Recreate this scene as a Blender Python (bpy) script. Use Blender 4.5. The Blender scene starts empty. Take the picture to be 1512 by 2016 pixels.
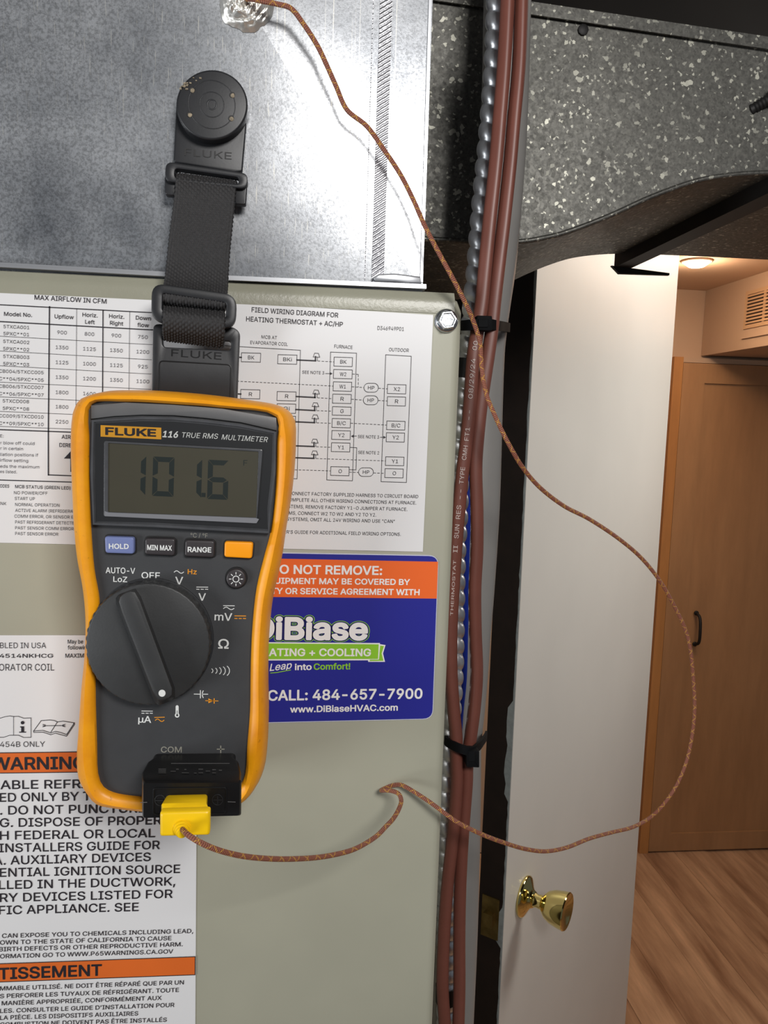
import bpy, bmesh, math, random
from mathutils import Vector, Matrix

# ------------------------------------------------------------------ camera
F = 1550.0                                  # focal length in pixels of a 1512 x 2016 frame
def _n(v): return Vector(v).normalized()
XR = _n((14700-756, 1262-1008, F))          # world X (right along the cabinet) in camera axes (right, down, forward)
DN = Vector((337-756, 14700-1008, F)); DN = (DN - XR*DN.dot(XR)).normalized()
YF = XR.cross(DN).normalized()              # world Y (into the cabinet)
UP = -DN
CAM = Vector((0.0, -0.361, 1.62))
RT = Vector((XR.x, YF.x, UP.x)); DWN = Vector((XR.y, YF.y, UP.y)); FWD = Vector((XR.z, YF.z, UP.z))
cam_data = bpy.data.cameras.new('camera')
cam = bpy.data.objects.new('camera', cam_data)
bpy.context.scene.collection.objects.link(cam)
cam_data.sensor_fit = 'VERTICAL'; cam_data.sensor_height = 36.0; cam_data.sensor_width = 27.0
cam_data.lens = F*36.0/2016.0
cam_data.clip_start = 0.01
B_ = -FWD
cam.matrix_world = Matrix(((RT.x, -DWN.x, B_.x, CAM.x), (RT.y, -DWN.y, B_.y, CAM.y), (RT.z, -DWN.z, B_.z, CAM.z), (0, 0, 0, 1)))
scene = bpy.context.scene
scene.camera = cam

# ------------------------------------------------------------------ world, lights, exposure
world = bpy.data.worlds.new('world'); scene.world = world; world.use_nodes = True
bg = world.node_tree.nodes['Background']
bg.inputs[0].default_value = (0.80, 0.88, 1.0, 1); bg.inputs[1].default_value = 0.10
def area(name, loc, target, size, power, col, sy=None, spread=math.pi):
    l = bpy.data.lights.new(name, 'AREA'); l.energy = power; l.color = col; l.size = size
    if sy: l.shape = 'RECTANGLE'; l.size_y = sy
    l.spread = spread
    o = bpy.data.objects.new(name, l); scene.collection.objects.link(o)
    o.location = loc
    o.rotation_euler = (Vector(target)-Vector(loc)).to_track_quat('-Z', 'Y').to_euler()
    return o
area('work_light', (0.19, -0.72, 1.93), (0.0, 0.0, 1.50), 0.26, 5.2, (1.0, 0.975, 0.95), 0.18)
area('fill_light', (-1.45, -1.0, 1.25), (0.0, 0.0, 1.45), 0.5, 15.0, (0.95, 0.98, 1.0), 0.6)  # unseen fill lamp, added to even out the brightness down the panel
scene.view_settings.view_transform = 'Standard'
scene.view_settings.look = 'None'
scene.view_settings.gamma = 1.0
scene.view_settings.use_curve_mapping = False
scene.view_settings.exposure = 0.0

# ------------------------------------------------------------------ helpers
def ray(px, py):
    d = Vector(((px-756)/F, (py-1008)/F, 1.0))
    return Vector((XR.dot(d), YF.dot(d), UP.dot(d)))
def W(px, py, y=0.0):
    r = ray(px, py); return CAM + r*((y-CAM.y)/r.y)
def Wz(px, py, z):
    r = ray(px, py); return CAM + r*((z-CAM.z)/r.z)
def mm_per_px(px, py, y): return (W(px+1, py, y)-W(px, py, y)).length

col = scene.collection
def mesh_obj(name, verts, faces, mat, parent=None, smooth=False, uvs=None, label=None, cat=None, group=None, kind=None, origin=None):
    me = bpy.data.meshes.new(name)
    verts = [Vector(v) for v in verts]
    if parent is not None: org = Vector(parent['org'])
    elif origin is not None: org = Vector(origin)
    else:
        lo = [min(v[i] for v in verts) for i in range(3)]; hi = [max(v[i] for v in verts) for i in range(3)]
        org = Vector(((lo[0]+hi[0])/2, (lo[1]+hi[1])/2, lo[2]))
    me.from_pydata([v-org for v in verts], [], faces)
    me.update()
    if uvs:
        uvl = me.uv_layers.new(name='UVMap')
        k = 0
        for p in me.polygons:
            for li in p.loop_indices:
                uvl.data[li].uv = uvs[k]; k += 1
    if smooth: me.shade_smooth()
    if mat: me.materials.append(mat)
    o = bpy.data.objects.new(name, me); col.objects.link(o)
    if parent is not None: o.parent = parent
    else: o.location = org
    o['org'] = tuple(org)
    if smooth == 'auto':
        me.set_sharp_from_angle(angle=math.radians(38))
    tag(o, label, cat, group, kind)
    return o
def tag(o, label=None, cat=None, group=None, kind=None):
    if label: o['label'] = label
    if cat: o['category'] = cat
    if group: o['group'] = group
    if kind: o['kind'] = kind
def thing(name, loc, label, cat, group=None):
    o = bpy.data.objects.new(name, None); col.objects.link(o); o.location = loc; o.empty_display_size = 0.02
    o['org'] = tuple(loc); tag(o, label, cat, group); return o

class MB:
    def __init__(s): s.v = []; s.f = []; s.uv = []
    def add(s, verts, faces, uv=None):
        b = len(s.v); s.v += [Vector(v) for v in verts]; s.f += [tuple(i+b for i in f) for f in faces]
        if uv: s.uv += uv
        return s
    def box(s, lo, hi):
        x0, y0, z0 = lo; x1, y1, z1 = hi
        return s.add([(x0,y0,z0),(x1,y0,z0),(x1,y1,z0),(x0,y1,z0),(x0,y0,z1),(x1,y0,z1),(x1,y1,z1),(x0,y1,z1)],
              [(0,3,2,1),(4,5,6,7),(0,1,5,4),(1,2,6,5),(2,3,7,6),(3,0,4,7)])
    def loft(s, rings, cap0=True, cap1=True):
        n = len(rings[0]); v = []; f = []
        for r in rings: v += list(r)
        for k in range(len(rings)-1):
            for i in range(n):
                j = (i+1) % n
                f.append((k*n+i, k*n+j, (k+1)*n+j, (k+1)*n+i))
        if cap0: f.append(tuple(reversed(range(n))))
        if cap1: f.append(tuple((len(rings)-1)*n+i for i in range(n)))
        return s.add(v, f)
    def build(s, name, mat, parent=None, smooth=False, **k):
        o = mesh_obj(name, s.v, s.f, mat, parent, smooth, s.uv or None, **k)
        bm = bmesh.new(); bm.from_mesh(o.data); bmesh.ops.recalc_face_normals(bm, faces=bm.faces); bm.to_mesh(o.data); bm.free()
        if smooth == 'auto': o.data.set_sharp_from_angle(angle=math.radians(38))
        return o

def catmull(pts, closed=False, sub=8):
    pts = [Vector(p) for p in pts]; n = len(pts); out = []
    rng = n if closed else n-1
    for i in range(rng):
        if closed: p0, p1, p2, p3 = pts[i-1], pts[i], pts[(i+1) % n], pts[(i+2) % n]
        else: p0, p1, p2, p3 = pts[max(i-1, 0)], pts[i], pts[i+1], pts[min(i+2, n-1)]
        # centripetal
        d1 = max((p1-p0).length**0.5, 1e-4); d2 = max((p2-p1).length**0.5, 1e-4); d3 = max((p3-p2).length**0.5, 1e-4)
        m1 = ((p1-p0)/d1-(p2-p0)/(d1+d2)+(p2-p1)/d2)*d2 if (p1-p0).length > 1e-9 else (p2-p1)
        m2 = ((p2-p1)/d2-(p3-p1)/(d2+d3)+(p3-p2)/d3)*d2 if (p3-p2).length > 1e-9 else (p2-p1)
        for k in range(sub):
            t = k/sub; t2 = t*t; t3 = t2*t
            out.append(p1*(2*t3-3*t2+1)+m1*(t3-2*t2+t)+p2*(-2*t3+3*t2)+m2*(t3-t2))
    if not closed: out.append(pts[-1].copy())
    return out
def resample(pts, step):
    out = [pts[0]]; acc = 0.0; 
    for a, b in zip(pts, pts[1:]):
        L = (b-a).length
        while acc+L >= step and L > 0:
            t = (step-acc)/L; a = a+(b-a)*t; out.append(a.copy()); L = (b-a).length; acc = 0.0
        acc += L
    if (out[-1]-pts[-1]).length > step*0.3: out.append(pts[-1])
    return out
def tube(pts, r, n=12, prof=None, sect=None, caps=True, flat=None, helix=None):
    """tube along pts; r number; helix(len, ang)->radius; returns MB with uv (metres, turns)"""
    mb = MB(); N = len(pts)
    T = []
    for i in range(N):
        a = pts[max(i-1, 0)]; b = pts[min(i+1, N-1)]; T.append((b-a).normalized())
    ref = Vector((0, -1, 0))
    nrm = (ref-T[0]*ref.dot(T[0])).normalized(); L = 0.0; rings = []; Ls = []
    for i in range(N):
        if i: 
            L += (pts[i]-pts[i-1]).length
            nrm = (nrm-T[i]*nrm.dot(T[i])).normalized()
        bn = T[i].cross(nrm); Ls.append(L); ring = []
        for k in range(n):
            a = 2*math.pi*k/n
            rr = helix(L, a/(2*math.pi)) if helix else (r if not callable(r) else r(L))
            cx, cy = math.cos(a)*rr, math.sin(a)*rr
            if flat: cy *= flat
            ring.append(pts[i]+nrm*cx+bn*cy)
        rings.append(ring)
    v = [p for rg in rings for p in rg]; f = []; uv = []
    for k in range(N-1):
        for i in range(n):
            j = (i+1) % n
            f.append((k*n+i, k*n+j, (k+1)*n+j, (k+1)*n+i))
            u0, u1 = i/n, (i+1)/n
            uv += [(Ls[k], u0), (Ls[k], u1), (Ls[k+1], u1), (Ls[k+1], u0)]
    if caps:
        f.append(tuple(reversed(range(n)))); uv += [(0, 0)]*n
        f.append(tuple((N-1)*n+i for i in range(n))); uv += [(Ls[-1], 0)]*n
    mb.add(v, f, uv); return mb
def lathe(prof, org, axis, n=32, up=Vector((0, 0, 1))):
    """prof: (dist along axis, radius)"""
    axis = axis.normalized(); s = axis.cross(up).normalized(); t = s.cross(axis)
    rings = []
    for d, r in prof:
        rings.append([org+axis*d+(s*math.cos(2*math.pi*k/n)+t*math.sin(2*math.pi*k/n))*max(r, 1e-5) for k in range(n)])
    return MB().loft(rings)
def rrect(x0, z0, x1, z1, r, n=5):
    """rounded rectangle as (x,z) list"""
    pts = []
    for cx, cz, a0 in ((x1-r, z1-r, 0), (x0+r, z1-r, 90), (x0+r, z0+r, 180), (x1-r, z0+r, 270)):
        for k in range(n+1):
            a = math.radians(a0+90*k/n); pts.append((cx+r*math.cos(a), cz+r*math.sin(a)))
    return pts
def rquad(P, r, n=5):
    """round the corners of polygon P of 2D/3D Vectors"""
    P = [Vector(p) for p in P]; out = []; m = len(P)
    for i in range(m):
        a, b, c = P[i-1], P[i], P[(i+1) % m]
        rr = r[i] if isinstance(r, (list, tuple)) else r
        u = (a-b); w = (c-b)
        rr = min(rr, u.length*0.49, w.length*0.49)
        p0 = b+u.normalized()*rr; p1 = b+w.normalized()*rr
        if rr < 1e-7: out.append(b); continue
        for k in range(n+1):
            t = k/n; out.append(p0*(1-t)**2+b*2*t*(1-t)+p1*t*t)
    return out
def inset(P, d):
    """inset closed loop P (3D, in xz plane) by d"""
    n = len(P); c = sum(P, Vector())/n; out = []
    area2 = sum(P[i].x*P[(i+1) % n].z-P[(i+1) % n].x*P[i].z for i in range(n))
    sg = 1 if area2 > 0 else -1
    for i in range(n):
        t = (P[(i+1) % n]-P[i-1]); t.y = 0
        if t.length < 1e-9: out.append(P[i].copy()); continue
        t.normalize(); nn = Vector((-t.z, 0, t.x))*sg
        out.append(P[i]+nn*d)
    return out
def slab(P, yb, yf, bev=0.0005, seg=3):
    """solid from loop P (3D loop, only xz used) between back yb and front yf (yf<yb) with rounded front"""
    at = lambda L, y: [Vector((p.x, y, p.z)) for p in L]
    rings = [at(P, yb)]
    for k in range(seg+1):
        a = math.pi/2*k/seg
        rings.append(at(inset(P, bev*(1-math.cos(a))), yf+bev*(1-math.sin(a))))
    return MB().loft(rings)
def pxloop(pts, y): return [W(a, b, y) for a, b in pts]
def circ(px, py, rx, ry, y, n=32): return [W(px+rx*math.cos(2*math.pi*k/n), py+ry*math.sin(2*math.pi*k/n), y) for k in range(n)]
def shift_y(P, y): return [Vector((p.x, y, p.z)) for p in P]
def stroke(mb, pts, w, y, closed=False, dash=None, cap=True):
    """flat printed line with mitred joints; pts and width in pixels of the label"""
    L = [W(a, b, y) for a, b in pts]
    ww = w*mm_per_px(pts[0][0], pts[0][1], y)/2
    L = [p for i, p in enumerate(L) if i == 0 or (p-L[i-1]).length > 1e-6]
    if dash:
        for a, b in zip(L, L[1:]):
            d = b-a; ln = d.length; d.normalize(); nn = Vector((-d.z, 0, d.x))*ww
            on = dash[0]*2*ww/w; off = dash[1]*2*ww/w; s = 0
            while s < ln:
                p, q = a+d*s, a+d*min(s+on, ln); mb.add([p-nn, q-nn, q+nn, p+nn], [(0, 1, 2, 3)]); s += on+off
        return
    n = len(L); A, B = [], []
    for i in range(n):
        u = (L[i]-L[i-1]).normalized() if (i or closed) else (L[1]-L[0]).normalized()
        v = (L[(i+1) % n]-L[i]).normalized() if (i < n-1 or closed) else u
        nu = Vector((-u.z, 0, u.x)); nv = Vector((-v.z, 0, v.x)); b = nu+nv
        b = b.normalized() if b.length > 1e-3 else nu
        k = ww/max(0.35, b.dot(nu)); p = L[i].copy()
        if not closed and cap: p += u*(-ww if i == 0 else ww if i == n-1 else 0)
        A.append(p-b*k); B.append(p+b*k)
    m_ = n if closed else n-1
    mb.add(A+B, [(i, (i+1) % n, n+(i+1) % n, n+i) for i in range(m_)])
def poly(mb, pts, y):
    L = [W(a, b, y) for a, b in pts]; mb.add(L, [tuple(range(len(L)))])

# ------------------------------------------------------------------ text
TQ = []
_met = {}
def T(key, text, pl, pr, cap, y, mat, vis=None, off=0.0, shear=0.0, up=None, lift=0.0):
    TQ.append(dict(key=key, text=text, vis=vis or text, pl=pl, pr=pr, cap=cap, y=y, mat=mat, off=off, shear=shear, lift=lift))
import json
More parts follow.
